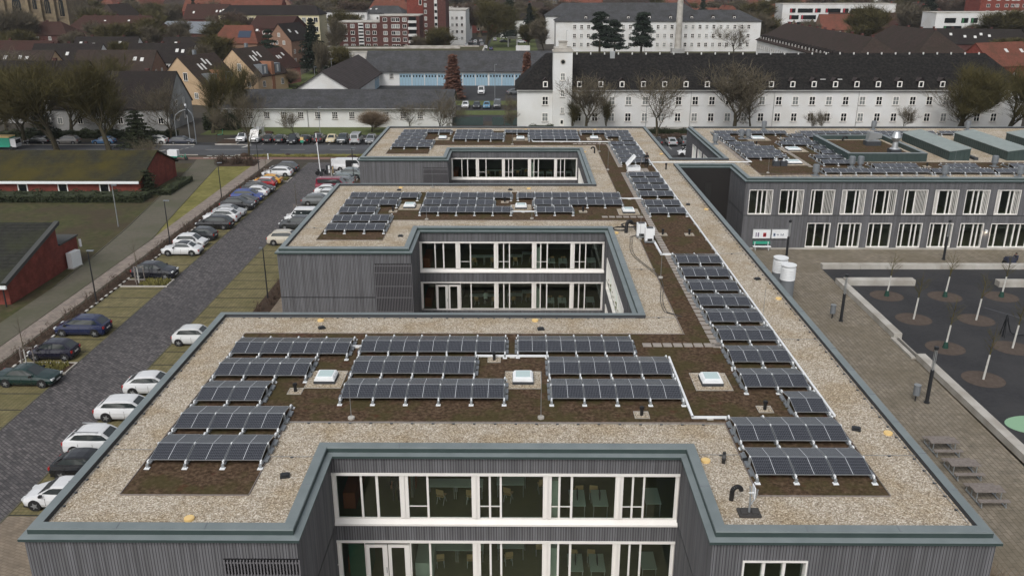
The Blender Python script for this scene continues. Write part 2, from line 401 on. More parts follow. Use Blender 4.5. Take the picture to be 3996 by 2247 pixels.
X['jacket'] = flat('black_jacket', (0.010, 0.010, 0.012), 0.8)
X['navy'] = flat('navy_jacket', (0.03, 0.035, 0.06), 0.8)
X['hair'] = flat('dark_hair', (0.02, 0.012, 0.008), 0.7)
X['galvroof'] = flat('grey_metal', (0.22, 0.24, 0.26), 0.5, 0.3)
# ------------------------------------------------------------ ground, roads, yards
def sheet(name, polys, mat, lvl, label=None):
    b = MB(); z = 0.004 * lvl
    for p in polys:
        if len(p) == 4 and not isinstance(p[0], tuple):
            x0, x1, y0, y1 = p; p = [(x0, y0), (x1, y0), (x1, y1), (x0, y1)]
        b.face([(x, y, z) for x, y in p])
    o = b.build(name, mat); o['kind'] = 'structure'
    if label: o['label'] = label
    return o
sheet('ground', [(-2600, 2600, -300, 4200)], X['land'], 0)
sheet('lawn', [[(-140, 20), (-46, 20), (-46.3, 80), (-47, 89.5), (-48.3, 101.2), (-50.1, 113.6), (-52.5, 131), (-54.3, 141), (-140, 141)]], X['grassb'], 1)
sheet('footpath', [[(-46, 20), (-43.3, 20), (-43.3, 97), (-44.6, 105), (-49.3, 137.5), (-49.6, 144), (-54.8, 144), (-52.5, 131), (-50.1, 113.6), (-48.3, 101.2), (-47, 89.5), (-46.3, 80)]], X['path'], 2)
sheet('lawn', [[(-43.2, 97), (-43.9, 138.5), (-49.2, 138.2), (-49.3, 137.5), (-44.6, 105)]], X['grassy'], 2.5, 'yellowish wedge of grass between the two paths')
sheet('walkway', [[(-43.3, 20), (-41.2, 20), (-41.8, 144), (-44, 144), (-43.3, 97)]], X['walk'], 3)
sheet('planting_soil', [(-41.2, -39.9, 20, 137.5), (-24.5, -22.9, 43, 128), [(-49.4, 138.3), (-43.4, 138.5), (-43.5, 142.6), (-50.2, 142.6)]], X['soil'], 4)
sheet('parking_bays', [(-39.75, -35.22, 20, 135.5), (-29.2, -24.5, 41.3, 137)], X['bay'], 1)
sheet('car_park_aisle', [(-35.22, -29.2, 20, 141.5)], X['aisle'], 2)
sheet('pavement', [(-29.2, -19.7, 20, 41.3), (-22.9, -19.7, 41.3, 130), (-29.2, -17, 130.5, 141)], X['pave'], 3)
sheet('pavement', [(-19.6, 7.8, 52.4, 66.9), (-19.6, 7.8, 90.4, 105), (-9.1, 7.9, 20, 35.2), (-9.1, 7.9, 66, 73.2), (-9.1, 7.9, 104, 111.1)], X['pave'], 4)
sheet('street', [(-400, 400, 148.0, 157.6)], X['asph'], 2)
sheet('parking_strip', [(-56, -12, 157.62, 164.0)], X['asphd'], 1)
sheet('pavement', [(-400, -56, 157.62, 160.5), (-56, 120, 164, 168.7)], X['asphd'], 3)
sheet('cycle_path', [(-60, -16, 144.2, 146.2), (-400, -60, 144, 148)], X['cycle'], 2)
sheet('verge', [(-49.5, -31, 146.2, 148), (-16, 18, 130, 148)], X['grassb'], 3)
sheet('lawn', [(-63, 14, 168.7, 178)], X['grass'], 2, 'green grass strip in front of the long white building')
sheet('asphalt_court', [(19, 90, 128.6, 165), (19, 25.2, 104.5, 128.6)], X['asphd'], 1)
sheet('asphalt_court', [(-45, 40, 186, 256)], X['asphd'], 1)
sheet('lawn', [(-30, 10, 211, 219), (-30, 2, 195, 202)], X['grass'], 3, 'grass islands in the court behind the long building')
sheet('lawn', [(-70, -60, 240, 300), (-14, 8, 380, 470)], X['grass'], 2)
sheet('lawn', [(14, 110, 300, 380)], X['grassb'], 1)
sheet('far_car_park', [(-34, -10, 372, 450)], X['asphd'], 1)
sheet('schoolyard', [(18.9, 31.95, 20, 93.3), (31.95, 110, 86.3, 93.3), [(31.9, 67.3), (31.9, 50), (31.9, 20), (31.5, 20)]], X['yard'], 1)
sheet('playground', [(31.95, 110, 20, 86.3)], X['asphd'], 2)
b = MB()
def ell(b, cx, cy, rx, ry, z, n=28, m=0):
    b.face([(cx + rx * math.cos(2 * PI * i / n), cy + ry * math.sin(2 * PI * i / n), z) for i in range(n)], m)
ell(b, 35.6, 52.3, 2.2, 1.4, 0.014)
o = b.build('painted_oval', flat('green_play_paint', (0.25, 0.42, 0.27), 0.8)); o['kind'] = 'structure'
b = MB(); b.face([(43.2, 74.8, .013), (43.4, 74.8, .013), (52, 63, .013), (51.8, 63, .013)]); o = b.build('seam_line', X['asph']); o['kind'] = 'structure'
# painted lines
b = MB()
def ln(x0, y0, x1, y1, wd=0.12, z=0.014):
    d = Vector((x1 - x0, y1 - y0, 0)).normalized(); n = Vector((-d.y, d.x, 0)) * wd / 2
    b.face([(x0 + n.x, y0 + n.y, z), (x0 - n.x, y0 - n.y, z), (x1 - n.x, y1 - n.y, z), (x1 + n.x, y1 + n.y, z)])
ln(-56.5, 153.1, -46, 153.1)
for x in range(-43, 20, 9): ln(x, 153.1, x + 4.5, 153.1)
for x in range(-150, -64, 9): ln(x, 153.1, x + 4.5, 153.1)
ln(-50.5, 155.2, -49.6, 157.6, 0.5); ln(-66, 150.0, -63.5, 152.6, 0.5)
for i in range(5):
    for y in (145.5, 147.3): ln(-54.2 + i * 1.35, y, -53.3 + i * 1.35, y, 0.35)
for i in range(14): ln(-52.6 + i * 2.46, 157.9, -52.6 + i * 2.46, 163, 0.1)
for i in range(6): ln(-62.5 + i * .5, 149 + i * 1.3, -62.2 + i * .5, 149.8 + i * 1.3, 0.15)
for i in range(5): ln(19.9 + i * 2.5, 153.5, 19.9 + i * 2.5, 158.5, 0.1)
o = b.build('road_marking', X['mark']); o['kind'] = 'structure'
b = MB()
for i in range(44):
    y = 41.4 + i * 2.535
    for x0, x1 in ((-39.7, -35.25), (-29.15, -24.55)):
        b.box(x0, x1, y - .05, y + .05, 0, 0.022)
o = b.build('bay_dividers', flat('dark_divider', (0.035, 0.033, 0.025), 0.9)); o['kind'] = 'structure'
b = MB()
for x0 in (-35.27, -29.2): b.box(x0, x0 + .1, 20, 141, 0, 0.03)
for x in (-43.3, -41.25): b.box(x, x + .08, 20, 97, 0, 0.05)
P_ = [(-46.3, 80), (-47, 89.5), (-48.3, 101.2), (-50.1, 113.6), (-52.5, 131), (-54.3, 141)]
for p, q in zip(P_[:-1], P_[1:]): b.tube((p[0], p[1], 0.02), (q[0], q[1], 0.02), 0.07, n=4)
for p, q in (((-43.3, 97), (-44.6, 105)), ((-44.6, 105), (-49.3, 137.5))): b.tube((p[0], p[1], 0.02), (q[0], q[1], 0.02), 0.06, n=4)
o = b.build('edging_kerb', X['path']); o['kind'] = 'structure'
b = MB()
y = 30.0; k = 0
while y < 136:
    b.box(-39.92, -39.75, y, y + .48, 0, 0.13, k % 2); y += .5; k += 1
o = b.build('kerb_stones', [X['limewash'], X['soil']]); o['kind'] = 'structure'
b = MB()
for x0, x1, y0, y1 in ((-400, -56, 147.85, 148.0), (-49.5, 18, 147.85, 148), (-56, -12, 164, 164.15), (-400, -60, 157.62, 157.78), (-56.2, -50.2, 157.62, 157.75)):
    b.box(x0, x1, y0, y1, 0, 0.12)
o = b.build('street_kerb', X['conc']); o['kind'] = 'structure'
def island(x0, x1, y0, y1):
    b = MB()
    for a in ((x0, x1, y0, y0 + .12), (x0, x1, y1 - .12, y1), (x1 - .12, x1, y0 + .12, y1 - .12)): b.box(*a, 0, 0.14, 0)
    b.box(x0, x1 - .12, y0 + .12, y1 - .12, 0.0, 0.09, 1)
    o = b.build('planting_island', [X['conc'], X['soil']]); o['kind'] = 'structure'
island(-39.7, -35.0, 79.9, 82.0); island(-39.7, -35.1, 59.9, 61.9); island(-39.7, -34.9, 127.0, 129.5)
island(-56.5, -52.6, 158.2, 163.6); island(-29.3, -24.6, 126.9, 128.6); island(-29.4, -24.6, 105.6, 106.8)

# ------------------------------------------------------------ the school
ZC, ZG = 8.14, 7.93
POLY = [(-19.64, 28.82), (-9.0, 28.82), (-9.0, 35.2), (7.87, 35.2), (7.87, 28.82), (18.83, 28.82), (18.83, 100.83),
        (25.25, 100.83), (25.25, 93.33), (96, 93.33), (96, 128.5), (25.25, 128.5), (25.25, 104.45), (18.83, 104.45), (18.83, 128.5),
        (-19.64, 128.5), (-19.64, 104.93), (-9.0, 104.93), (-9.0, 111.0), (7.87, 111.0), (7.87, 90.45), (-19.64, 90.45),
        (-19.64, 66.83), (-9.0, 66.83), (-9.0, 73.1), (7.87, 73.1), (7.87, 52.46), (-19.64, 52.46)]
def offs(P, d):
    out = []; n = len(P)
    for i in range(n):
        a, v, c = P[i - 1], P[i], P[(i + 1) % n]
        def nr(p, q):
            dx, dy = q[0] - p[0], q[1] - p[1]; L = math.hypot(dx, dy); return (dy / L, -dx / L)
        n1, n2 = nr(a, v), nr(v, c)
        out.append((v[0] + d * (n1[0] + n2[0]), v[1] + d * (n1[1] + n2[1])))
    return out
def ring(b, P, Q, zp, zq, m=0):
    n = len(P)
    for i in range(n):
        j = (i + 1) % n
        b.face([(*P[i], zp), (*P[j], zp), (*Q[j], zq), (*Q[i], zq)], m)
school = empty('school_building', 'long comb shaped school clad in grey wood slats with flat gravel roofs', 'building')
b = MB()
P0, Pi, Pl, Pw = POLY, offs(POLY, -0.42), offs(POLY, 0.30), offs(POLY, 0.14)
Pu = offs(POLY, 0.02)
ring(b, P0, Pi, ZC, ZC + .015)                       # cap
ring(b, Pu, P0, ZC - .06, ZC)
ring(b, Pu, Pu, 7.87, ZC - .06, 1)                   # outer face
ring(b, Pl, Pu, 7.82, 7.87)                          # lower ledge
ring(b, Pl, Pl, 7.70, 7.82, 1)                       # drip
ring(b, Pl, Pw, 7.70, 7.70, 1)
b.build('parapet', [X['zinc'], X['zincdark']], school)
b = MB(); ring(b, Pi, Pi, ZC + .015, ZG - .3); b.build('parapet_flashing', X['bitumen'], school)
# cap joints
b = MB()
n = len(POLY)
for i in range(n):
    p, q = POLY[i], POLY[(i + 1) % n]; L = math.hypot(q[0] - p[0], q[1] - p[1]); dx, dy = (q[0] - p[0]) / L, (q[1] - p[1]) / L
    k = int(L / 3.0)
    for j in range(1, k):
        x, y = p[0] + dx * L * j / k, p[1] + dy * L * j / k
        cx, cy = x - dy * .2, y + dx * .2   # inward
        b.obox(cx, cy, ZC + .002, ZC + .022, .03 if abs(dx) > .5 else .44, .44 if abs(dx) > .5 else .03)
b.build('cap_joints', X['galvroof'], school)
b = MB(); b.face([(*p, ZG) for p in offs(POLY, -0.42)]); b.build('gravel_roof', X['gravel'], school)
b = MB(); b.face([(*p, 3.95) for p in POLY]); b.face([(*p, 3.55) for p in reversed(POLY)]); b.build('upper_floor', [X['floor']], school)
b = MB(); b.face([(*p, 0.12) for p in POLY]); b.build('ground_floor', [X['floor']], school)
b = MB(); b.face([(*p, 7.3) for p in reversed(POLY)]); b.build('ceiling', X['inner'], school)

# openings: (axis, coordinate of the cap edge, list of (a0, a1, z0, z1))
BAND = [(-9.0, 7.62, 3.95, 6.85), (-9.0, 7.62, 0.35, 3.07)]
RB = [(25.56 + i * 3.425, 28.19 + i * 3.425, 4.0, 6.82) for i in range(14)]
RBL = [(32.38 + i * 3.43, 35.0 + i * 3.43, 0.18, 3.02) for i in range(6)] + [(52.95, 59.0, 0.18, 3.0)] + [(62 + i * 3.43, 64.6 + i * 3.43, 0.18, 3.02) for i in range(6)]
OPEN = {}
for y in (35.2, 73.1, 111.0): OPEN[('y', y)] = BAND
OPEN[('y', 93.33)] = RB + RBL
OPEN[('y', 28.82)] = [(9.0, 11.6, 4.0, 6.85)]
OPEN[('x', 7.87)] = [(58.9, 71.3, 3.05, 5.9), (58.9, 71.3, 0.2, 1.6), (96.4, 109.3, 3.05, 5.9), (96.4, 109.3, 0.2, 1.6)]
OPEN[('x', 25.25)] = [(121.0, 123.6, 3.95, 6.4), (117.2, 119.8, 3.95, 6.4), (113.4, 116.0, 3.95, 6.4)]
def holed(b, axis, c, a0, a1, z0, z1, holes, out, th=0.32, m=0, mr=1):
    """wall face on plane axis=c facing sign out, holes with reveals of depth th"""
    hs = [h for h in holes if h[0] < a1 - .01 and h[1] > a0 + .01]
    hs = [(max(h[0], a0), min(h[1], a1), h[2], h[3]) for h in hs]
    A = sorted({a0, a1} | {h[0] for h in hs} | {h[1] for h in hs}); Z = sorted({z0, z1} | {h[2] for h in hs} | {h[3] for h in hs})
    P = (lambda a, z, d=0.0: (a, c - out * d, z)) if axis == 'y' else (lambda a, z, d=0.0: (c - out * d, a, z))
    for i in range(len(A) - 1):
        for j in range(len(Z) - 1):
            ca, cz = (A[i] + A[i + 1]) / 2, (Z[j] + Z[j + 1]) / 2
            if any(h[0] < ca < h[1] and h[2] < cz < h[3] for h in hs): continue
            b.face([P(A[i], Z[j]), P(A[i + 1], Z[j]), P(A[i + 1], Z[j + 1]), P(A[i], Z[j + 1])], m)
            b.face([P(A[i], Z[j], th), P(A[i + 1], Z[j], th), P(A[i + 1], Z[j + 1], th), P(A[i], Z[j + 1], th)], mr + 1 if mr else m)
    for h in hs:
        for (p, q) in (((h[0], h[2]), (h[1], h[2])), ((h[1], h[2]), (h[1], h[3])), ((h[1], h[3]), (h[0], h[3])), ((h[0], h[3]), (h[0], h[2]))):
            b.face([P(*p), P(*q), P(*q, th), P(*p, th)], mr)
b = MB(); bs = MB()
for i in range(n):
    p, q = Pw[i], Pw[(i + 1) % n]; c0, c1 = POLY[i], POLY[(i + 1) % n]
    if abs(p[1] - q[1]) < .01:
        out = -1 if q[0] > p[0] else 1
        holes = OPEN.get(('y', c0[1]), []) if out < 0 else []
        a0, a1 = sorted((p[0], q[0])); holed(b, 'y', p[1], a0, a1, 0, 7.70, holes, out)
        yy = p[1] + out * .012
        if abs(c0[1] - 100.83) > .1 and not any(abs(c0[1] - t) < .1 for t in (35.2, 73.1, 111.0)):
            bs.box(a0, a1, min(p[1], yy), max(p[1], yy), 3.86, 3.93)
    else:
        out = 1 if q[1] > p[1] else -1
        holes = OPEN.get(('x', c0[0]), []) if out < 0 else []
        a0, a1 = sorted((p[1], q[1])); holed(b, 'x', p[0], a0, a1, 0, 7.70, holes, out)
        xx = p[0] + out * .012
        bs.box(min(p[0], xx), max(p[0], xx), a0, a1, 3.86, 3.93)
b.build('wall', [X['clad'], X['white'], X['inner']], school)
bs.build('cladding_seam', X['blackm'], school)
# rooms behind the glazing
b = MB()
for y in (35.2, 73.1, 111.0):
    b.box(-9, 7.8, y + 7.0, y + 7.1, .12, 7.28)
    for x in (-5.4, 1.4): b.box(x - .06, x + .06, y + 1.2, y + 7.0, .13, 3.54); b.box(x - .06, x + .06, y + 2.2, y + 7.0, 3.96, 7.28)
b.box(25.3, 96, 100.2, 100.3, .13, 7.28)
for i in range(8): b.box(35.4 + i * 6.85, 35.5 + i * 6.85, 94.2, 100.2, .13, 7.28)
b.build('inner_partition', X['inner'], school)

# band windows of the three courts
UP = [(-8.65, -7.53), (-7.43, -6.79), (-6.67, -5.65), (-5.24, -4.37), (-4.27, -2.23), (-1.84, -1.41), (-1.31, -0.89), (-0.79, 1.17), (1.58, 1.9), (2.0, 2.48), (2.59, 4.6), (4.98, 5.39), (5.48, 5.92), (6.01, 7.44)]
def band(y, z0, z1, zs, door, upper):
    yf = y - 0.14 + .10
    panes = [p for p in UP if not (door and -7.5 < (p[0] + p[1]) / 2 < -5.3)]
    f = MB(); g = []
    xs = [-8.98] + [v for p in panes for v in p] + [7.6]
    for i in range(0, len(xs), 2):
        wd = xs[i + 1] - xs[i]
        a0, a1 = xs[i], xs[i + 1]
        if door and a0 < -7.5 < a1 and wd > 1: a1 = -7.5; f.box(a0, a1, yf - .05, yf + .06, z0 + .05, z1 - .05); a0 = -5.3; a1 = xs[i + 1]
        wd = a1 - a0
        dd = .05 if wd < .2 else .09
        f.box(a0, a1, yf - dd, yf + .07, z0, z1)
        if .3 < wd < .6:
            m_ = (a0 + a1) / 2; f.box(m_ - .03, m_ + .03, yf - .15, yf - dd, z0 + .02, z1 + .02)
    f.box(-9.0, 7.62, yf - .16, yf + .05, z1, z1 + .12)                                   # head
    f.box(-9.0 if not door else -5.3, 7.6, yf - .05, yf + .05, z0 - .05, z0)
    for i, (a0, a1) in enumerate(panes):
        if upper and (a1 - a0 < .95) and i not in (1,): f.box(a0, a1, yf - .03, yf + .03, z0 + .62, z0 + .66)
    fo = f.build('window_frame', X['white'], school)
    for (a0, a1) in panes:
        MB().box(a0, a1, yf - .005, yf + .005, z0, z1).build('window_pane', X['glass'], fo)
    if upper:
        s = MB(); s.face([(-9.14, y - .22, zs), (7.66, y - .22, zs), (7.66, yf, z0 - .05), (-9.14, yf, z0 - .05)]); s.box(-9.14, 7.66, y - .24, y - .22, zs - .09, zs + .01)
        s.build('window_sill', X['white'], school)
    if door:
        d = MB()
        for a0, a1 in ((-7.48, -6.42), (-6.38, -5.32)):
            gx0, gx1 = (a0 + .18, a1 - .24) if a0 < -7 else (a0 + .16, a1 - .26)
            d.box(a0, gx0, yf - .04, yf + .04, .2, 2.75); d.box(gx1, a1, yf - .04, yf + .04, .2, 2.75)
            d.box(gx0, gx1, yf - .04, yf + .04, .2, .45); d.box(gx0, gx1, yf - .04, yf + .04, 2.6, 2.75)
        do = d.build('double_door', X['white'], school)
        MB().box(-7.3, -6.66, yf - .005, yf + .005, .45, 2.6).box(-6.22, -5.58, yf - .005, yf + .005, .45, 2.6).build('door_pane', X['glass'], do)
        MB().box(-6.5, -6.47, yf - .09, yf - .04, 1.15, 1.45).build('door_handle', X['galv'], do)
for k, y in enumerate((35.2, 73.1, 111.0)):
    band(y, 4.33, 6.72, 4.05, False, True)
    band(y, 0.5, 2.95, 0.4, True, False)
# punched windows of the right hand block
rng = random.Random(3)
def punched(a0, a1, z0, z1, kind, axis='y', c=93.19, out=-1):
    """white box frame standing in the reveal; kind = widths of panes, L = vertical slat screen"""
    T = (lambda a, d, z: (a, c - out * d, z)) if axis == 'y' else (lambda a, d, z: (c - out * d, a, z))
    f = MB()
    def bx(b, p, q, d0, d1, za, zb):
        P = [T(p, d0, za), T(q, d0, za), T(q, d1, za), T(p, d1, za), T(p, d0, zb), T(q, d0, zb), T(q, d1, zb), T(p, d1, zb)]
        for fc in ((4, 5, 6, 7), (0, 1, 5, 4), (1, 2, 6, 5), (2, 3, 7, 6), (3, 0, 4, 7), (3, 2, 1, 0)): b.face([P[i] for i in fc])
    bx(f, a0, a0 + .07, -.05, .3, z0, z1); bx(f, a1 - .07, a1, -.05, .3, z0, z1)
    bx(f, a0 + .07, a1 - .07, -.05, .3, z1 - .07, z1); bx(f, a0 + .07, a1 - .07, -.05, .3, z0, z0 + .09)
    a = a0 + .07; W_ = a1 - a0 - .14; tot = sum(abs(k) for k in kind); gl = []; sl = []
    for i, k in enumerate(kind):
        e = a + W_ * abs(k) / tot
        if i: bx(f, a - .06, a + .06, .08, .22, z0 + .09, z1 - .07)
        (sl if k < 0 else gl).append((a + .06, e - .06)); a = e
    fo = f.build('window_frame', X['white'], school)
    for p, q in gl + sl:
        g = MB(); bx(g, p, q, .2, .21, z0 + .09, z1 - .07); g.build('window_pane', X['glass'], fo)
    for p, q in sl:
        g = MB(); k = max(3, int((q - p) / .15))
        for i in range(k):
            x = p + (i + .5) * (q - p) / k; bx(g, x - .018, x + .018, .02, .1, z0 + .1, z1 - .08)
        g.build('slat_screen', X['white'], fo)
K = [(1.4, .8, .8, -.9), (1.4, .8, .8, -.9), (.55, 1.5, -1.7), (-.6, 1.2, .5, -.7), (.5, 1.2, .6, -.9), (.5, 1.1, -1.6), (-.5, 1.3, .6, -.8), (1.2, .8, .8, -.9), (-.5, 1.3, .6, -.8), (1.4, .8, .8, -.9)]
for i, h in enumerate(RB): punched(*h, K[i % len(K)])
K2 = [(1.2, 1.4, .7), (.5, 1.1, .6, .7), (.6, 1.0, 1.1), (.6, 1.1, .6, .7), (.5, 1.2, .6, .7), (.5, 1.2, .6, .6)]
for i, h in enumerate(RBL): punched(*h, K2[i % 6] if h[1] - h[0] < 4 else (.7, 1.4, .8, .7, 1, .7, 1.2))
punched(9.0, 11.6, 4.0, 6.85, (1, 1, 1), c=28.68)
for h in OPEN[('x', 7.87)]: punched(*h, (1, 1, 1, 1, 1.5, 1, 1, 1.5, 1), 'x', 7.73, -1)
for h in OPEN[('x', 25.25)]: punched(*h, (1, 1), 'x', 25.11, -1)
# dark slat screens in the front walls of the wings, and the slat wall of the link
for y in (28.82, 66.83, 104.93):
    yw = y - .14; s = MB()
    for i in range(24): x = -11.85 + i * .131; s.box(x, x + .05, yw - .10, yw - .05, .25, 6.82)
    for z in (6.62, 6.02, 4.85, 3.86, 2.6, 1.3): s.box(-11.9, -8.8, yw - .05, yw - .02, z, z + .07)
    so = s.build('slat_screen', X['slats'], school)
    MB().box(-11.88, -8.86, yw - .018, yw - .004, .25, 6.85).build('screen_back', X['black'], so)
s = MB()
for i in range(52): x = 18.95 + i * .122; s.box(x, x + .045, 100.5, 100.6, 0.1, 7.68)
s.build('slat_screen', flat('brown_black_slats', (0.045, 0.04, 0.038), .8), school)
MB().box(18.9, 25.2, 100.64, 100.66, 0.05, 7.69).build('screen_back', X['black'], school)
MB().box(22.3, 23.0, 100.55, 100.63, 3.6, 6.0).build('link_window', X['dglass'], school)
# house number by the court door
cu = bpy.data.curves.new('number', 'FONT'); cu.body = '7'; cu.size = .42; cu.extrude = .008
to = bpy.data.objects.new('tmp', cu); C.objects.link(to); bpy.context.view_layer.update()
me = bpy.data.meshes.new_from_object(to); bpy.data.objects.remove(to); me.materials.clear(); me.materials.append(X['white'])
inst('house_number', me, school, (-9.02, 34.9, 1.5), rot=(R(90), 0, 0))
# concrete plinth and door mat edge
MB().box(25.0, 96, 92.95, 93.18, 0.0, 0.14).build('plinth', X['conc'], school)
# sedum beds
def bed(P, lbl):
    b = MB(); z = ZG + .03
    b.face([(*p, z) for p in P]); 
    for i in range(len(P)):
        p, q = P[i], P[(i + 1) % len(P)]
        b.face([(*p, ZG - .05), (*q, ZG - .05), (*q, z), (*p, z)])
    for i in range(len(P)):
        p, q = P[i], P[(i + 1) % len(P)]; L = math.hypot(q[0] - p[0], q[1] - p[1])
        dx, dy = (q[0] - p[0]) / L, (q[1] - p[1]) / L
        b.obox((p[0] + q[0]) / 2 + dy * .025, (p[1] + q[1]) / 2 - dx * .025, ZG - .04, z + .03, L if abs(dx) > .5 else .03, .03 if abs(dx) > .5 else L, 0, 1)
    o = b.build('sedum_bed', [X['sedum'], X['greywood']], school); o['label'] = lbl
bed([(-17.1, 31.5), (-11.6, 31.5), (-11.6, 38.0), (10.3, 38.0), (10.3, 31.6), (15.9, 31.6), (15.9, 49.3), (15.85, 98.9), (15.8, 125.3), (-16.9, 125.3), (-16.9, 107.9), (-11.6, 107.9), (-11.6, 113.9), (10.15, 113.9),
     (10.2, 87.05), (-17.2, 87.05), (-17.2, 69.7), (-11.6, 69.7), (-11.6, 76.1), (10.25, 76.1), (10.35, 49.3), (-17.1, 49.3)], 'brown red sedum planting on the left roofs')
bed([(27.4, 95.6), (60, 97.0), (95, 97.0), (95, 102.7), (50, 102.7), (39.7, 102.7), (39.7, 116.2), (52, 116.2), (52, 122.6), (27.4, 122.6)], 'brown sedum planting on the right roof')
# ------------------------------------------------------------ solar panels
ZS = ZG + .03
PIT = 1.71
ZL, ZR, DEP = 8.22, 8.43, 2.36          # low edge, ridge, depth of one tent row
SL = DEP / 2 - .03
ANG = math.atan2(ZR - ZL, SL)
def panel_mesh():
    b = MB(); w_ = PIT / 2 - .02; L = SL / math.cos(ANG)
    b.box(-w_ + .02, w_ - .02, .02, L - .02, -.015, .018, 0)
    for a in ((-w_, -w_ + .02, 0, L), (w_ - .02, w_, 0, L), (-w_ + .02, w_ - .02, 0, .02), (-w_ + .02, w_ - .02, L - .02, L)): b.box(*a, -.02, .021, 1)
    return b.mesh('solar_panel', [X['pv'], X['alu']])
PM = panel_mesh()
def bracket_mesh():
    b = MB()
    for y, s in ((0.0, -1), (DEP, 1)):
        b.box(-.12, .12, y + s * .28 - .10, y + s * .28 + .10, 0, .03, 0)
        b.box(-.06, .06, y + s * .2 - .06, y + s * .2 + .06, .03, .2, 1)
        b.box(-.035, .035, y + s * .06 - .09, y + s * .06 + .07, .2, .31, 0)
    b.box(-.05, .05, 0.06, DEP - .06, .03, .09, 1)
    b.box(-.05, .05, DEP / 2 - .05, DEP / 2 + .05, .03, .40, 1)
    b.box(-.03, .03, DEP / 2 - .05, DEP / 2 + .05, .44, .50, 0)
    return b.mesh('support_bracket', [X['whitep'], X['galv']])
def ballast_mesh():
    b = MB()
    b.box(-.16, .02, 0, .45, .03, .12, 0)
    return b.mesh('ballast', X['galvroof'])
BM, LM = bracket_mesh(), ballast_mesh()
NW = ['zero', 'one', 'two', 'three', 'four', 'five', 'six', 'seven', 'eight', 'nine', 'ten', 'eleven', 'twelve']
ORD = ['', 'front', 'second', 'third', 'fourth', 'fifth', 'sixth', 'seventh', 'eighth', 'ninth', 'tenth', 'eleventh', 'twelfth', 'thirteenth', 'fourteenth', 'fifteenth', 'sixteenth', 'seventeenth', 'eighteenth', 'nineteenth', 'twentieth', 'twenty first', 'twenty second']
def row(x, y, nseg, label):
    t = empty('solar_panel_row', label, 'solar panels', (x, y, ZS), 0, 'solar panel rows on the flat roofs')
    rr = random.Random(int(x * 31 + y * 7))
    for i in range(nseg):
        dz = rr.uniform(-.012, .012)
        inst('solar_panel', PM, t, (PIT * (i + .5), 0.03, ZL - ZS + dz), rot=(ANG, 0, 0))
        inst('solar_panel', PM, t, (PIT * (i + .5), DEP - .03, ZL - ZS + dz), rot=(ANG, 0, PI))
    for i in range(nseg + 1): inst('support_bracket', BM, t, (PIT * i, 0, 0))
    for i in range(3):
        inst('ballast_block', LM, t, (-.02, .25 + i * .72, 0)); inst('ballast_block', LM, t, (PIT * nseg + .18, .25 + i * .72, 0))
BL = [
 ('left block of the nearest roof', [(-16.8, 33.85, 3), (-16.8, 36.75, 3), (-16.8, 39.7, 2), (-16.85, 42.7, 3), (-16.85, 45.65, 4)]),
 ('middle block of the nearest roof', [(-9.3, 40.05, 5), (-9.3, 43.0, 4), (-9.35, 45.95, 5)]),
 ('right block of the nearest roof', [(1.72, 40.05, 4), (1.7, 43.0, 4), (-.05, 46.0, 4)]),
 ('long spine roof, before the skylight gap', [(10.48, 32.8, 3), (10.5, 35.75, 3), (13.95, 38.6, 1), (12.15, 41.45, 2), (12.2, 44.65, 2), (12.25, 47.75, 2), (12.2, 50.75, 2), (12.15, 53.6, 2), (12.1, 56.6, 2), (12.15, 59.6, 2), (12.25, 62.8, 2)]),
 ('spine roof beyond the white box units', [(12.25, 77.75, 2), (12.25, 80.7, 2), (12.25, 84.5, 2), (12.25, 87.5, 2), (12.25, 90.5, 2), (12.25, 93.6, 2)]),
 ('far spine rows behind the open hatch', [(12.2, 101.4, 2), (12.2, 104.2, 2), (12.2, 107.0, 2), (12.15, 109.9, 2), (12.15, 113.0, 2), (13.9, 116.3, 1), (12.2, 119.2, 2), (8.8, 122.1, 4)]),
 ('left block of the middle roof', [(-16.9, 71.9, 3), (-16.95, 74.85, 3), (-16.95, 77.85, 2), (-17.0, 80.8, 3), (-17.0, 83.65, 4)]),
 ('middle block of the middle roof', [(-9.3, 78.0, 5), (-9.3, 80.85, 4), (-9.35, 83.65, 5)]),
 ('right block of the middle roof', [(1.65, 78.05, 2), (1.5, 80.9, 5), (-.1, 83.7, 6)]),
 ('left block of the farthest left roof', [(-16.7, 111.35, 3), (-16.7, 114.2, 3), (-16.65, 117.1, 2), (-16.65, 119.9, 2), (-16.6, 122.65, 4)]),
 ('middle block of the farthest left roof', [(-9.0, 117.1, 4), (-9.0, 119.8, 4), (-9.0, 122.5, 3)]),
 ('right block of the farthest left roof', [(1.4, 117.1, 4), (1.35, 119.75, 4), (-2.0, 122.4, 6)]),
 ('left strip of the right roof', [(27.85, 104.3, 3), (27.9, 107.0, 3), (27.85, 109.9, 3), (27.75, 112.9, 2), (27.7, 116.2, 1), (27.7, 119.0, 1), (27.7, 121.7, 6)]),
 ('strip beside the raised walled square', [(36.1, 100.8, 2), (36.25, 103.8, 2), (38.0, 106.9, 1), (38.0, 110.0, 1), (34.65, 113.1, 3), (36.1, 116.0, 2), (37.9, 119.2, 1)]),
 ('front edge of the right roof', [(34.62, 95.75, 7), (46.9, 95.75, 4), (54.1, 95.75, 4)]),
 ('second line, right roof', [(41.35, 98.55, 3), (50.0, 98.5, 2), (57.4, 98.6, 3)]),
 ('back edge of the right roof', [(39.9, 121.6, 6), (50.4, 121.6, 5), (59.6, 121.6, 3)]),
 ('short line behind the walled square', [(39.9, 118.9, 1), (50.6, 118.9, 2)]),
]
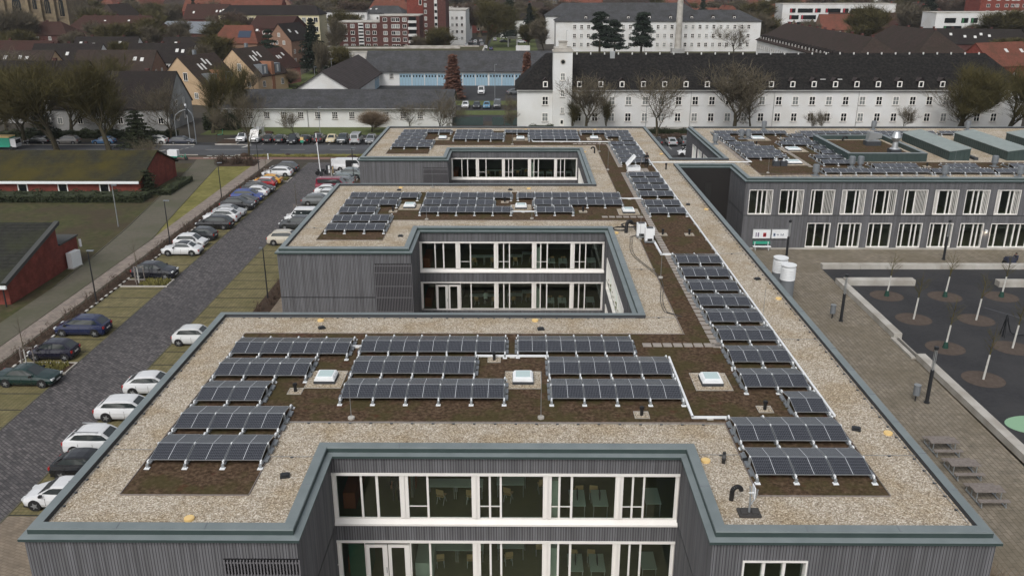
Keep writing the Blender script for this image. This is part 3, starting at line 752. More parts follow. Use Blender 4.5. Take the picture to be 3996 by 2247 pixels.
for nm, rows in BL:
    line = nm.startswith(('front edge', 'second line', 'back edge', 'short line'))
    for k, (x, y, nseg) in enumerate(rows):
        pos = (ORD[k + 1] if k else ('leftmost' if line else 'front')) + (' part' if line else ' row')
        if line and k: pos = ORD[k + 1] + ' part from the left'
        row(x, y, nseg, '%s panel wide solar row, %s, %s' % (NW[nseg], pos, nm))

# ------------------------------------------------------------ roof furniture
b = MB(); b.box(-.58, .58, -.58, .58, 0, .22, 2)
for z, e in ((.22, .56), (.30, .53), (.38, .5)): b.box(-e, e, -e, e, z, z + .07, 0)
b.box(-.46, .46, -.46, .46, .45, .50, 0)
SKB = b.mesh('skylight_curb', [X['whitep'], X['whitep'], X['bitumen']])
SKG = MB().box(-.39, .39, -.39, .39, .50, .515).mesh('skylight_glazing', X['skylightc'])
b = MB(); b.box(-.98, .98, -1.05, 1.05, 0.0, .012, 0)
for a in ((-1, 1, -1.07, -1.05), (-1, 1, 1.05, 1.07), (-1, -.98, -1.05, 1.05), (.98, 1, -1.05, 1.05)): b.box(*a, 0, .05, 1)
PAT = b.mesh('gravel_patch', [X['gravel'], X['conc']])
def skylight(x, y, label, s=(1, 1, 1), patch=True):
    t = empty('skylight', label, 'skylight', (x, y, ZS), 0, 'white roof skylights')
    t.scale = (s[0], s[1], s[2] * .78)
    inst('curb', SKB, t); inst('glazing', SKG, t)
    if patch: inst('gravel_surround', PAT, t)
for x, y, l in ((-10.62, 42.75, 'left of the three on the nearest roof'), (.24, 42.75, 'middle of the three on the nearest roof'), (10.55, 42.6, 'right of the three on the nearest roof'),
                (-10.6, 80.9, 'left of the three on the middle roof'), (.2, 80.7, 'middle of the three on the middle roof'), (10.4, 79.1, 'beside the slab path on the middle roof'),
                (-10.6, 118.8, 'left of the three on the farthest left roof'), (.2, 118.5, 'middle of the three on the farthest left roof'), (10.4, 118.7, 'right of the three on the farthest left roof')):
    skylight(x, y, 'white square skylight in a gravel patch, ' + l)
for x, y, l in ((33.0, 119.0, 'farthest back on the right roof'), (35.5, 110.8, 'middle one beside slabs on the right roof'), (33.0, 102.4, 'nearest one on the right roof')):
    skylight(x, y, 'wide low white skylight, ' + l, (1.55, 1.45, .8))
# open roof hatch
t = empty('roof_hatch', 'white roof hatch standing open beside the worker', 'roof hatch', (13.25, 98.2, ZS))
b = MB()
for a in ((-.75, .75, -.65, -.55), (-.75, .75, .55, .65), (-.75, -.65, -.55, .55), (.65, .75, -.55, .55)): b.box(*a, 0, .45)
b.build('hatch_curb', X['whitep'], t)
b = MB(); b.box(-.75, .75, -.65, .65, 0, .10); b.box(-.7, .7, -.6, .6, .10, .2)
lid = inst('hatch_lid', b.mesh('hatch_lid', X['whitep']), t, (-.45 + .58, 0, 1.12), rot=(0, R(-50), 0)); lid.location = (-.28, 0, 1.1)
MB().tube((-.3, .6, .45), (-.1, .6, 1.2), .02, n=5).build('gas_strut', X['galv'], t)
o = MB().tube((14.05, 99.0, ZS), (14.45, 99.6, ZS + 1.25), .03, n=6).build('leaning_pole', X['greywood']); tag(o, 'thin wooden pole leaning beside the open hatch', 'pole')

# vent pipes in small gravel patches
b = MB(); b.box(-.36, .36, -.34, .34, 0, .012, 0)
for a in ((-.38, .38, -.36, -.34), (-.38, .38, .34, .36), (-.38, -.36, -.34, .34), (.36, .38, -.34, .34)): b.box(*a, 0, .04, 1)
VP = b.mesh('gravel_patch_small', [X['gravel'], X['conc']])
b = MB(); b.cyl(0, 0, 0, .36, .085, 12); b.cyl(0, 0, .36, .48, .12, 12); b.cyl(0, 0, .48, .5, .09, 12)
VB = b.mesh('vent_pipe', X['black'], 40)
VL = [(-11.98, 41.3, 'beside the left skylight, nearest roof'), (-1.42, 45.4, 'between middle and right panel blocks, nearest roof'), (6.24, 38.75, 'in front of the right panel block, nearest roof'), (12.65, 39.4, 'near the lone panel pair, nearest roof'),
      (6.1, 79.2, 'right of the two panel row, middle roof'), (12.45, 71.45, 'just right of the slabs by the box units'), (14.75, 71.45, 'farther right of the box units'), (12.55, 118.1, 'at the far spine rows'),
      (-12.0, 79.2, 'beside the left skylight, middle roof'), (-1.4, 82.9, 'between the panel blocks, middle roof'), (36.3, 119.3, 'behind the right roof skylights'), (31.7, 114.4, 'beside the left strip, right roof'),
      (48.1, 100.25, 'in front of the walled square, right roof'), (52.6, 119.4, 'behind the green metal enclosure, right roof')]
for x, y, l in VL:
    t = empty('vent_pipe', 'short black vent pipe, ' + l, 'vent pipe', (x, y, ZS), 0, 'black roof vent pipes')
    inst('pipe', VB, t); inst('gravel_surround', VP, t)
o = MB().cyl(17.1, 98.6, ZG, ZG + .75, .09, 10).cyl(17.1, 98.6, ZG + .55, ZG + .75, .13, 10).build('vent_pipe', X['black'], smooth=40)
tag(o, 'lone black pipe standing in gravel near the link wall', 'vent pipe')
# yellow discs
b = MB(); b.cyl(0, 0, 0, .09, .21, 20); b.cyl(0, 0, .09, .105, .17, 20)
DM = b.mesh('drain_cover', X['yellow'], 40)
DS = [(-13.5, 29.75, 'at the front left parapet'), (8.6, 34.4, 'by the big black pipe bend'), (18.0, 37.0, 'by the right parapet, front'), (-12.85, 51.5, 'left one at the back of the nearest roof'), (1.06, 51.55, 'middle one at the back of the nearest roof'),
      (-12.56, 89.2, 'left one at the back of the middle roof'), (1.05, 88.8, 'middle one at the back of the middle roof'), (8.42, 109.4, 'by the thin black bend on the far roof'), (18.02, 108.0, 'right of the far spine'), (18.02, 80.2, 'right of the middle spine'),
      (8.5, 72.0, 'beside the coiled hoses'), (18.0, 55.7, 'right parapet opposite the white intake columns'), (1.0, 126.6, 'back edge of the far roof, left'), (11.2, 126.6, 'back edge of the far roof, right'), (31.6, 126.0, 'back edge of the right roof, left'), (48.5, 125.9, 'back edge of the right roof, middle')]
for x, y, l in DS:
    tag(inst('drain_cover', DM, None, (x, y, ZG)), 'cream yellow drain cover, ' + l, 'drain cover', 'yellow round drain covers')
# cable trays
def tray(pts, label, wd=.115, h=.1, z=ZS + .06):
    b = MB()
    for (x0, y0), (x1, y1) in zip(pts[:-1], pts[1:]):
        L = math.hypot(x1 - x0, y1 - y0); b.obox((x0 + x1) / 2, (y0 + y1) / 2, z, z + h, L + wd * .98, wd, math.atan2(y1 - y0, x1 - x0), 0)
        k = max(1, int(L / 2.5))
        for i in range(k):
            x, y = x0 + (x1 - x0) * (i + .5) / k, y0 + (y1 - y0) * (i + .5) / k
            b.obox(x, y, ZS - .02, z - .002, .3, .2, math.atan2(y1 - y0, x1 - x0), 1)
    tag(b.build('cable_tray', [X['whitep'], X['conc']]), label, 'cable tray', 'white cable trays on the roofs')
tray([(8.75, 45.6), (8.75, 38.35), (10.5, 38.35)], 'white cable tray bent round the right panel block')
tray([(15.92, 38.6), (15.92, 66.0), (15.85, 101.5), (15.8, 116)], 'long white cable tray along the right side of the spine rows')
tray([(15.9, 102.2), (28.0, 102.5), (27.8, 104.3)], 'white cable tray crossing the link to the right roof')
tray([(11.35, 69.4), (11.4, 65.5), (12.3, 65.5)], 'short white cable tray from the box units', .16)
tray([(-9.95, 47.1), (-9.45, 47.1)], 'tiny tray piece between left and middle blocks')
tray([(-2.4, 45.75), (1.65, 45.75)], 'white cable tray between middle and right blocks, nearest roof')
tray([(-.8, 78.9), (1.6, 78.9)], 'white cable tray between the blocks, middle roof')
tray([(10.0, 84.1), (12.2, 84.1)], 'white cable tray reaching the spine, middle roof')
tray([(1.5, 119.3), (1.9, 116.2), (12.2, 116.0)], 'white cable tray bent on the farthest left roof')
# stepping slabs
SB = MB().box(-.26, .26, -.26, .26, 0, .035).mesh('stepping_slab', X['slab'])
def slab(x, y, rz, lbl, grp):
    tag(inst('stepping_slab', SB, None, (x, y, ZS), rz), lbl, 'paving slab', grp)
r_ = random.Random(5)
i = 0
y = 47.5
while y < 114.5:
    if not (96.9 < y < 99.5): slab(11.93, y, r_.uniform(-.03, .03), 'grey slab in the long line of slabs along the spine roof', 'slabs of the spine path')
    y += .72
    i += 1
for k in range(8): slab(7.75 + k * .62, 47.6, 0, 'slab in the short cross row on the nearest roof', 'slabs crossing the nearest roof')
for k in range(6): slab(8.0 + k * .66, 77.3, 0, 'slab in the cross row on the middle roof', 'slabs crossing the middle roof')
for k in range(7): slab(7.5 + k * .66, 115.0, 0, 'slab in the cross row on the farthest left roof', 'slabs crossing the farthest roof')
for k in range(16): slab(34.4, 100.2 + k * .8, 0, 'slab in the line beside the skylights of the right roof', 'slabs of the right roof path')
for k in range(9): slab(14.2 + (k % 3) * .56 - .6, 97.6 + (k // 3) * .6, 0, 'slab laid around the open roof hatch', 'slabs around the hatch')
for k in range(24): slab(27.9 + k * .75, 95.0, r_.uniform(-.05, .05), 'slab in the line along the front of the right roof', 'slabs along the right roof edge')
for k in range(20): slab(27.3, 101.3 + k * .9, 0, 'slab left of the left panel strip of the right roof', 'slabs left of the right roof strip')
# two white box units on a rail
def hvac(x, y, lbl):
    t = empty('inverter_box', lbl, 'equipment box', (x, y, ZS), 0, 'white equipment boxes')
    MB().box(-.38, .38, -.28, .28, .22, 1.28).build('casing', X['whitep'], t)
    MB().box(-.27, .27, -.24, .26, 1.285, 1.31).build('dark_lid', flat('grey_lid', (.06, .065, .07), .5), t)
    MB().box(-.2, .2, -.35, -.285, .25, .42).box(.3, .38, -.36, -.285, .3, .7).build('terminal', X['black'], t)
    MB().box(-.42, .42, -.4, -.32, .1, .2).box(-.42, .42, .24, .32, .1, .2).box(-.4, -.34, -.3, .22, .05, .22).box(.34, .4, -.3, .22, .05, .22).build('stand', X['galv'], t)
hvac(10.95, 69.1, 'nearer of two white equipment boxes beside the slab path')
hvac(10.45, 70.6, 'farther of two white equipment boxes beside the slab path')
# black pipe bends, coiled hoses, wheel, masts
def tubepath(name, pts, r, mat, label, cat, n=8, group=None):
    return tag(MB().path(pts, r, n).build(name, mat, smooth=50), label, cat, group)
def arc(cx, cy, cz, rad, a0, a1, rz, k=10):
    return [(cx + math.cos(a0 + (a1 - a0) * i / k) * rad * math.cos(rz), cy + math.cos(a0 + (a1 - a0) * i / k) * rad * math.sin(rz), cz + math.sin(a0 + (a1 - a0) * i / k) * rad) for i in range(k + 1)]
tubepath('pipe_bend', [(9.05, 31.3, ZG)] + arc(9.25, 31.3, ZG + .45, .20, PI, 0, R(10)), .10, X['black'], 'thick black pipe bend behind the front mast stand', 'pipe', 12)
tubepath('pipe_bend', [(9.35, 72.1, ZG)] + arc(9.65, 72.3, ZG + .75, .25, PI, -.1, R(20)), .15, X['black'], 'big black pipe bend with hoses at the middle spine', 'pipe', 12)
tubepath('pipe_bend', [(9.6, 108.6, ZG)] + arc(9.4, 108.6, ZG + .55, .22, 0, PI, R(0)), .1, X['black'], 'thin black pipe bend on the far roof gravel', 'pipe', 10)
tubepath('pipe_bend', [(43.2, 114.6, ZG)] + arc(43.5, 114.6, ZG + .8, .3, PI, 0, 0), .12, X['black'], 'black pipe bend inside the raised walled square', 'pipe', 10)
def coil(cx, cy, rx, ry, z, label):
    pts = []
    for i in range(90): a = i / 90 * 2 * PI * 4; k = 1 - .06 * math.sin(i * .7); pts.append((cx + rx * k * math.cos(a), cy + ry * k * math.sin(a), z + .05 + .02 * math.sin(i * .9) + i * .0006))
    tubepath('hose_coil', pts, .03, X['black'], label, 'hose', 5)
coil(8.95, 73.9 - .7, .62, .55, ZG, 'coiled black hose by the parapet corner'); coil(10.0, 74.4, .75, .7, ZG, 'larger coiled black hose behind the pipe bend')
for dx, lb in ((0, 'left'), (.16, 'right')):
    P_ = [(10.0, 72.2, ZG + .5), (10.3, 71.3, ZG + .04)]
    for i in range(60):
        y = 70.8 - i * .3; P_.append((9.55 + dx + .35 * math.sin(y * .55) + .35 * math.sin(y * .23 + 1) + (71 - y) * .012, y, ZG + .035))
    P_.append((10.7, 52.2, ZG + .05))
    tubepath('cable', P_, .022, X['blackm'], lb + ' of two loose dark cables snaking over the spine gravel', 'cable', 5)
def wheel_block(x, y, lbl, rz=.3):
    b = MB(); b.obox(x, y, ZG, ZG + .09, .42, .36, rz); b.obox(x, y, ZG + .09, ZG + .15, .3, .24, rz)
    tag(b.build('rod_base', X['blackm']), lbl, 'base block', 'black plastic base blocks')
for x, y, l in ((-10.4, 33.0, 'beside the front end of the left leg bed'), (-12.5, 50.2, 'behind the left panel block'), (1.4, 50.1, 'behind the right panel block'), (10.5, 34.4, 'near the right leg panels'), (16.6, 37.4, 'in gravel right of the front spine rows'),
                (-12.6, 88.0, 'back of the middle roof, left'), (-.9, 88.2, 'back of the middle roof, middle'), (17.6, 59.8, 'beside the spine tray'), (16.6, 82, 'in gravel right of the middle spine'), (-10.2, 70.9, 'by the left leg of the middle roof')):
    wheel_block(x, y, 'small black plastic base block, ' + l, r_.uniform(-.5, .5))
# black wheel and small mast stand at the front
b = MB(); b.tube((9.32, 34.3, ZG + .27), (9.46, 34.26, ZG + .27), .27, n=20); b.tube((9.3, 34.3, ZG + .27), (9.48, 34.26, ZG + .27), .12, n=14)
tag(b.build('rubber_wheel', X['black'], smooth=40), 'black rubber wheel standing upright in the gravel', 'wheel')
t = empty('antenna_stand', 'grey metal mast stand on a dark weighted base near the black bend', 'mast stand', (9.55, 30.3, ZG))
MB().box(-.45, .45, -.3, .3, 0, .1).box(-.35, -.1, -.2, .2, .1, .16).box(.1, .35, -.2, .2, .1, .16).build('base', flat('rubber_base', (.05, .047, .045), .8), t)
MB().path([(0, 0, .1), (0, .02, .75)], .045, 8).path([(0, 0, .4), (.25, .1, .75), (.3, .1, 1.1)], .03, 6).path([(0, 0, .7), (-.05, .05, 1.3)], .03, 6).build('mast', X['galv'], t)
MB().box(.1, .14, -.15, .25, .8, 1.3).box(-.1, .2, -.02, .02, 1.0, 1.04).build('bracket_plate', X['whitep'], t)
# spring clamp
# lightning rods and wires
for x, y, l in ((-8.42, 38.3, 'front edge of the sedum, left'), (1.13, 38.4, 'front edge of the sedum, middle'), (1.2, 76.6, 'middle roof front edge'), (-8.5, 76.3, 'middle roof front edge, left'), (10.3, 70.0, 'by the white boxes'), (10.5, 60.0, 'left edge of the spine bed'), (10.3, 98.2, 'beside the far slabs'), (10.3, 109.4, 'far spine bed corner'), (-.9, 114.5, 'far roof front edge'), (-9.2, 89.3, 'behind the middle roof panels'),
                (28.4, 96.6, 'front left of the right roof'), (50.0, 97.8, 'middle front of the right roof'), (15.6, 51.0, 'beside the spine tray')):
    b = MB(); b.cyl(x, y, ZS, ZS + .1, .17, 12, 1); b.cyl(x, y, ZS + .1, ZS + 2.6, .014, 5, 0, .008)
    tag(b.build('lightning_rod', [X['galv'], X['conc']]), 'thin lightning rod with a round foot, ' + l, 'lightning rod', 'lightning rods')
def wire(pts, lbl):
    b = MB()
    z = ZG + .06
    b.path([(x, y, z) for x, y in pts], .012, 4)
    for (x0, y0), (x1, y1) in zip(pts[:-1], pts[1:]):
        L = math.hypot(x1 - x0, y1 - y0); k = int(L / 1.0)
        for i in range(1, k): x, y = x0 + (x1 - x0) * i / k, y0 + (y1 - y0) * i / k; b.obox(x, y, ZG, ZG + .05, .13, .08, 0, 1)
    tag(b.build('lightning_wire', [X['galv'], X['bitumen']]), lbl, 'lightning wire', 'lightning conductor wires')
wire([(-19.0, 35.2), (-17.2, 35.2)], 'wire from the left parapet to the left block, nearest roof'); wire([(-11.5, 34.6), (-9.5, 34.6)], 'wire between left bed and court parapet'); wire([(8.4, 34.9), (10.4, 34.9)], 'wire by the yellow cover on the right leg')
wire([(16.0, 34.9), (18.4, 34.9)], 'wire at the front right parapet'); wire([(15.9, 48.5), (18.4, 48.5)], 'wire right of the spine at mid length'); wire([(-19.2, 73.4), (-17.2, 73.4)], 'wire at the left parapet, middle roof')
wire([(8.3, 62.0), (10.4, 62.0)], 'wire over the loose cables'); wire([(7.9, 52.1), (10.4, 52.1)], 'wire at the corner of the nearest court gap'); wire([(16, 66), (18.3, 66)], 'wire right of the tray bend')
wire([(-19.1, 29.6), (-19.1, 52.0)], 'wire along the left parapet foot'); wire([(18.25, 29.6), (18.25, 99)], 'wire along the right parapet foot'); wire([(-19.0, 51.95), (7.6, 51.95)], 'wire along the back parapet of the nearest roof')
wire([(-11.5, 37.85), (10.2, 37.8)], 'wire along the front edge of the sedum, nearest roof')
wire([(16.4, 117), (18.3, 117)], 'wire in the far right gravel'); wire([(8.3, 100), (10, 100)], 'wire left of the far spine')
# round cowl vents
b = MB(); b.box(-.38, .38, -.38, .38, 0, .1); b.cyl(0, 0, .1, .45, .22, 14)
CB = b.mesh('cowl_base', X['galvroof'], 40)
b = MB(); b.cyl(0, 0, .45, 1.25, .36, 16); b.cyl(0, 0, .62, .68, .39, 16); b.cyl(0, 0, .95, 1.0, .39, 16); b.cyl(0, 0, 1.25, 1.32, .30, 16)
CT = b.mesh('cowl', X['galvroof'], 40)
for x, y, l in ((33.35, 95.2, 'at the front edge, left, right roof'), (39.1, 99.9, 'left of a pair before the walled square'), (40.1, 99.9, 'right of a pair before the walled square'), (52.0, 126.6, 'back edge, middle, right roof'),
                (47.5, 94.6, 'front edge, middle, right roof'), (56.0, 100.3, 'between the two green enclosures'), (55.8, 94.5, 'front edge, far right'), (65.6, 126.3, 'back edge behind the far enclosure'), (26.3, 114.8, 'left edge of the right roof'), (30.8, 118.9, 'left of a pair behind the skylight'), (31.7, 118.9, 'right of a pair behind the skylight'), (35.9, 126.4, 'back edge, left, right roof')):
    t = empty('roof_cowl', 'grey round metal cowl, ' + l, 'roof vent', (x, y, ZG), 0, 'grey round roof cowls')
    inst('cowl_base', CB, t); inst('cowl', CT, t)
# raised walled square with fans
t = empty('roof_upstand', 'raised square of green metal walls enclosing a sedum roof', 'roof upstand', (0, 0, 0))
b = MB(); x0, x1, y0, y1 = 39.8, 49.35, 103.2, 116.3; h = 8.95
for a in ((x0, x1, y0, y0 + .42), (x0, x1, y1 - .42, y1), (x0, x0 + .42, y0 + .42, y1 - .42), (x1 - .42, x1, y0 + .42, y1 - .42)): b.box(*a, ZG, h - .02)
b.build('upstand_wall', X['zincdark'], t)
b = MB()
for a in ((x0 - .04, x1 + .04, y0 - .04, y0 + .46), (x0 - .04, x1 + .04, y1 - .46, y1 + .04), (x0 - .04, x0 + .46, y0 + .46, y1 - .46), (x1 - .46, x1 + .04, y0 + .46, y1 - .46)): b.box(*a, h - .02, h + .03)
b.build('upstand_cap', X['zinc'], t)
b = MB()
for i in range(18): b.box(x0 + .2 + i * .53, x0 + .22 + i * .53, y0 - .03, y0 - .002, ZG, h - .03)
for i in range(24): b.box(x0 - .03, x0 - .002, y0 + .2 + i * .54, y0 + .22 + i * .54, ZG, h - .03)
b.build('standing_seam', X['zincdark'], t)
MB().box(x0 + .43, x1 - .43, y0 + .43, y1 - .43, ZG, 8.42).build('gravel_bed', X['gravel'], t)
MB().box(x0 + 1.2, x1 - 1.0, y0 + 1.0, y1 - 1.2, 8.42, 8.46).build('sedum_bed', X['sedum'], t)
for x, y, l in ((45.9, 111.5, 'rear'), ):
    t = empty('exhaust_fan', 'silver exhaust fan with an open hood inside the walled square', 'roof fan', (x, y, 8.46))
    MB().box(-.95, .95, -.6, .6, 0, .55).build('fan_base', X['bitumen'], t)
    b = MB(); b.box(-.85, .85, -.5, .5, .55, .62)
    b.face([(-.75, -.5, .62), (.95, -.5, 1.0), (.95, -.5, 1.5), (-.6, -.5, 1.75)]); b.face([(-.75, .5, .62), (.95, .5, 1.0), (.95, .5, 1.5), (-.6, .5, 1.75)])
    b.face([(-.75, -.5, .62), (-.75, .5, .62), (-.6, .5, 1.75), (-.6, -.5, 1.75)]); b.face([(-.6, -.5, 1.75), (-.6, .5, 1.75), (.95, .5, 1.5), (.95, -.5, 1.5)]); b.face([(-.75, -.5, .62), (-.75, .5, .62), (.95, .5, 1.0), (.95, -.5, 1.0)])
    b.build('fan_hood', X['alu'], t)
t = empty('exhaust_cowl', 'tall silver cone shaped exhaust cowl inside the walled square', 'roof fan', (46.6, 106.2, 8.46))
MB().box(-.65, .65, -.6, .6, 0, .5).build('cowl_base', X['bitumen'], t)
MB().cyl(0, 0, .5, .62, .62, 16, 0, .5).cyl(0, 0, .62, 1.35, .38, 16, 0, .3).cyl(0, 0, 1.35, 1.9, .3, 16, 0, .62).cyl(0, 0, 1.9, 2.6, .62, 16, 0, .36).build('cowl', X['alu'], t, smooth=30)
t = empty('small_fan_pair', 'pair of small silver fans on dark boxes beside the nearest right roof skylight', 'roof fan', (30.9, 100.7, ZS))
for dx in (-.45, .45):
    MB().box(dx - .38, dx + .38, -.3, .3, 0, .6).build('fan_base', X['bitumen'], t)
    MB().cyl(dx, 0, .6, .95, .2, 10, 0, .12).cyl(dx, 0, .95, 1.2, .12, 10, 0, .25).build('cowl', X['alu'], t, smooth=30)
# green metal enclosures
def encl(x, lbl):
    t = empty('roof_enclosure', lbl, 'roof enclosure', (x, 104.0, ZG), 0, 'green metal roof enclosures')
    L, W_, h0, h1 = 13.6, 2.5, 1.15, 1.5
    b = MB()
    b.face([(0, 0, 0), (W_, 0, 0), (W_, 0, h1), (0, 0, h0)]); b.face([(0, L, 0), (0, L, h0), (W_, L, h1), (W_, L, 0)]); b.face([(0, 0, 0), (0, 0, h0), (0, L, h0), (0, L, 0)]); b.face([(W_, 0, 0), (W_, L, 0), (W_, L, h1), (W_, 0, h1)])
    b.build('metal_wall', X['zincdark'], t)
    b = MB(); e = .06
    b.face([(-e, -e, h0 + .01), (W_ + e, -e, h1 + .03), (W_ + e, L + e, h1 + .03), (-e, L + e, h0 + .01)])
    b.face([(-e, -e, h0 + .01), (-e, -e, h0 - .07), (W_ + e, -e, h1 - .05), (W_ + e, -e, h1 + .03)]); b.face([(-e, -e, h0 + .01), (-e, L + e, h0 + .01), (-e, L + e, h0 - .07), (-e, -e, h0 - .07)])
    k = 26
    for i in range(k + 1):
        y = i * L / k
        b.face([(-e, y - .02, h0 + .06), (W_ + e, y - .02, h1 + .08), (W_ + e, y + .02, h1 + .08), (-e, y + .02, h0 + .06)])
        b.face([(-e, y - .02, h0 + .01), (W_ + e, y - .02, h1 + .03), (W_ + e, y - .02, h1 + .08), (-e, y - .02, h0 + .06)])
    b.build('seamed_roof', X['zincroof'], t)
    b = MB()
    for i in range(k): b.box(-.03, -.002, i * L / k + .2, i * L / k + .22, 0, h0 - .07)
    for i in range(5): b.box(.3 + i * .5, .32 + i * .5, -.03, -.002, 0, h0 - .02)
    b.build('standing_seam', flat('seam_dark', (.02, .033, .032), .6), t)
    return t
encl(52.4, 'left of the long green metal roof enclosures'); encl(59.45, 'middle one of the long green metal roof enclosures'); encl(66.5, 'right of the long green metal enclosures, cut by the picture edge')
o = MB().box(55.6, 56.1, 104.2, 108.5, ZG, ZG + .3).build('duct', X['bitumen']); tag(o, 'dark low duct beside the left green enclosure', 'duct')
# ------------------------------------------------------------ vehicles
PAINT = {}
def paint(c):
    k = tuple(c)
    if k not in PAINT: PAINT[k] = flat('car_paint', c, 0.25, 0.0, spec=0.6, coat=0.5)
    return PAINT[k]
WHT, BLK, DGR, SIL, GRY, BLU = (.70, .71, .72), (.012, .013, .016), (.035, .038, .042), (.36, .37, .38), (.12, .13, .135), (.02, .035, .13)
# L, W, H, belt, hood, windscreen base, roof start, roof end, rear base (fractions from the nose), tail height, wheel radius, front/rear axle
KIND = {
 'small': (3.65, 1.66, 1.50, .95, .88, .19, .37, .82, .97, .90, .30, .17, .83),
 'hatch': (4.15, 1.78, 1.46, .96, .86, .22, .42, .78, .955, .90, .32, .19, .81),
 'sedan': (4.55, 1.78, 1.41, .90, .82, .26, .43, .70, .84, .90, .31, .18, .79),
 'estate': (4.65, 1.82, 1.47, .97, .84, .24, .41, .84, .965, .92, .33, .18, .80),
 'suv': (4.4, 1.86, 1.62, 1.07, 1.0, .22, .40, .80, .965, 1.02, .36, .18, .81),
 'mpv': (4.4, 1.84, 1.60, 1.02, .93, .17, .39, .84, .97, .98, .33, .17, .81),
 'coupe': (4.3, 1.80, 1.42, .93, .84, .27, .46, .74, .96, .90, .32, .18, .80),
 'beetle': (4.28, 1.80, 1.47, .95, .90, .27, .42, .70, .86, .80, .33, .19, .81),
 'van': (5.1, 1.95, 1.95, 1.15, 1.05, .13, .27, .965, .99, 1.15, .34, .17, .79),
 'minivan': (4.9, 1.92, 1.92, 1.10, 1.04, .14, .28, .955, .985, 1.10, .33, .18, .80),
 'highvan': (5.1, 1.95, 2.35, 1.2, 1.05, .13, .27, .965, .99, 1.2, .34, .17, .79),
}
CM = {}
def carmesh(kind):
    if kind in CM: return CM[kind]
    L, W_, H, zb, zh, xa, xb_, xc, xd, zt, wr, fa, ra = KIND[kind]
    hw = W_ / 2
    st = [(0, .52, .70), (.010, .66, .82), (.04, zh - .13, .92), (.09, zh - .06, .97), (xa, zb - .01, 1.0), ((xa + xd) / 2, zb + .01, 1.0), (xd, zb, .98)]
    st += [(.965, zt + .0, .95)] if xd < .93 else []
    st += [(.985, zt - .05, .90), (1.0, .58, .80)]
    X_ = lambda s: L / 2 - s * L
    b = MB(); rings = []
    for s, z, wf in st:
        w_ = hw * wf; x = X_(s); zl = .24 if .02 < s < .99 else .32
        rings.append([(x, -w_ * .93, zl), (x, -w_, zl + .18), (x, -w_, zl + (z - zl) * .62), (x, -w_ * .92, z - .03), (x, -w_ * .78, z), (x, 0, z + .025),
                      (x, w_ * .78, z), (x, w_ * .92, z - .03), (x, w_, zl + (z - zl) * .62), (x, w_, zl + .18), (x, w_ * .93, zl)])
    for r0, r1 in zip(rings[:-1], rings[1:]):
        for i in range(10): b.face([r0[i], r0[i + 1], r1[i + 1], r1[i]])
        b.face([r0[10], r0[0], r1[0], r1[10]])
    b.face(rings[0]); b.face(list(reversed(rings[-1])))
    # cabin hull
    bw, tw = hw * .90, hw * (.74 if H < 1.75 else .84)
    B = [(X_(xa), -bw * .86, zb - .03), (X_(xa), bw * .86, zb - .03), (X_(xd), bw * .9, zb - .03), (X_(xd), -bw * .9, zb - .03)]
    xm0, xm1 = xb_ + .06, xc - .06
    vn = 0 if H > 1.75 else 1
    Tp = [(X_(xb_), H - .035 - .03 * vn), (X_(xm0), H - .005), ((X_(xm0) + X_(xm1)) / 2, H), (X_(xm1), H - .01 - .03 * vn), (X_(xc), H - .05 - .06 * vn)]
    n_ = len(Tp)
    top = [[(x, -tw, z - .04), (x, -tw * .8, z), (x, 0, z + .015), (x, tw * .8, z), (x, tw, z - .04)] for x, z in Tp]
    for a, c in zip(top[:-1], top[1:]):
        for i in range(4): b.face([a[i], c[i], c[i + 1], a[i + 1]], 1)
    # middle belt points along sides
    xs = [x for x, z in Tp]
    def sideb(i, s): 
        f = i / (n_ - 1); x = X_(xa) + (X_(xd) - X_(xa)) * f
        return (x, s * bw * (.86 + .14 * min(1, 4 * f * (1 - f))), zb - .03)
    for s, k in ((-1, 0), (1, 4)):
        for i in range(n_ - 1):
            q = [sideb(i, s), sideb(i + 1, s), top[i + 1][k], top[i][k]]
            b.face(q if s < 0 else q[::-1])
    b.face([sideb(0, 1), sideb(0, -1)] + top[0]); b.face([sideb(n_ - 1, -1), sideb(n_ - 1, 1)] + top[-1][::-1])
    body = b.mesh('body', [paint(WHT), paint(WHT)], 40)
    def pane(q, u0, u1, v0, v1, off=.012):
        q = [Vector(p) for p in q]
        def P(u, v): return (q[0] * (1 - u) + q[1] * u) * (1 - v) + (q[3] * (1 - u) + q[2] * u) * v
        nrm = (q[1] - q[0]).cross(q[3] - q[0]).normalized()
        c = sum(q, Vector()) / 4 - Vector((0, 0, zb + .1))
        if nrm.dot(c) < 0: nrm = -nrm
        return [tuple(P(u, v) + nrm * off) for u, v in ((u0, v0), (u1, v0), (u1, v1), (u0, v1))]
    ws = MB().face(pane([sideb(0, -1), sideb(0, 1), top[0][3], top[0][1]], .05, .95, .03, .96)).mesh('windscreen', X['cglass'])
    rw = MB().face(pane([sideb(n_ - 1, -1), sideb(n_ - 1, 1), top[-1][3], top[-1][1]], .1, .9, .15, .9)).mesh('rear_window', X['cglass'])
    sw = []
    for s, k in ((-1, 0), (1, 4)):
        g = MB()
        cuts = [(0, .30, 1.0, 0), (1, 0.0, 1.0, 1), (2, 0.0, 1.0, 1), (3, 0.0, .60, 1)]
        for i in range(n_ - 1):
            q = [sideb(i, s), sideb(i + 1, s), top[i + 1][k], top[i][k]]
            if kind in ('van', 'highvan') and i > 1: continue
            p = pane(q, cuts[i][1] if i else .22, cuts[i][2], .20, .88)
            if i == 0: p = [p[0], p[1], p[2]] if False else p
            g.face(p)
        sw.append(g.mesh('side_window', X['cglass']))
    wm = MB(); wm.tube((0, -.1, 0), (0, .1, 0), wr, n=18); wheel = wm.mesh('wheel', X['tyre'], 40)
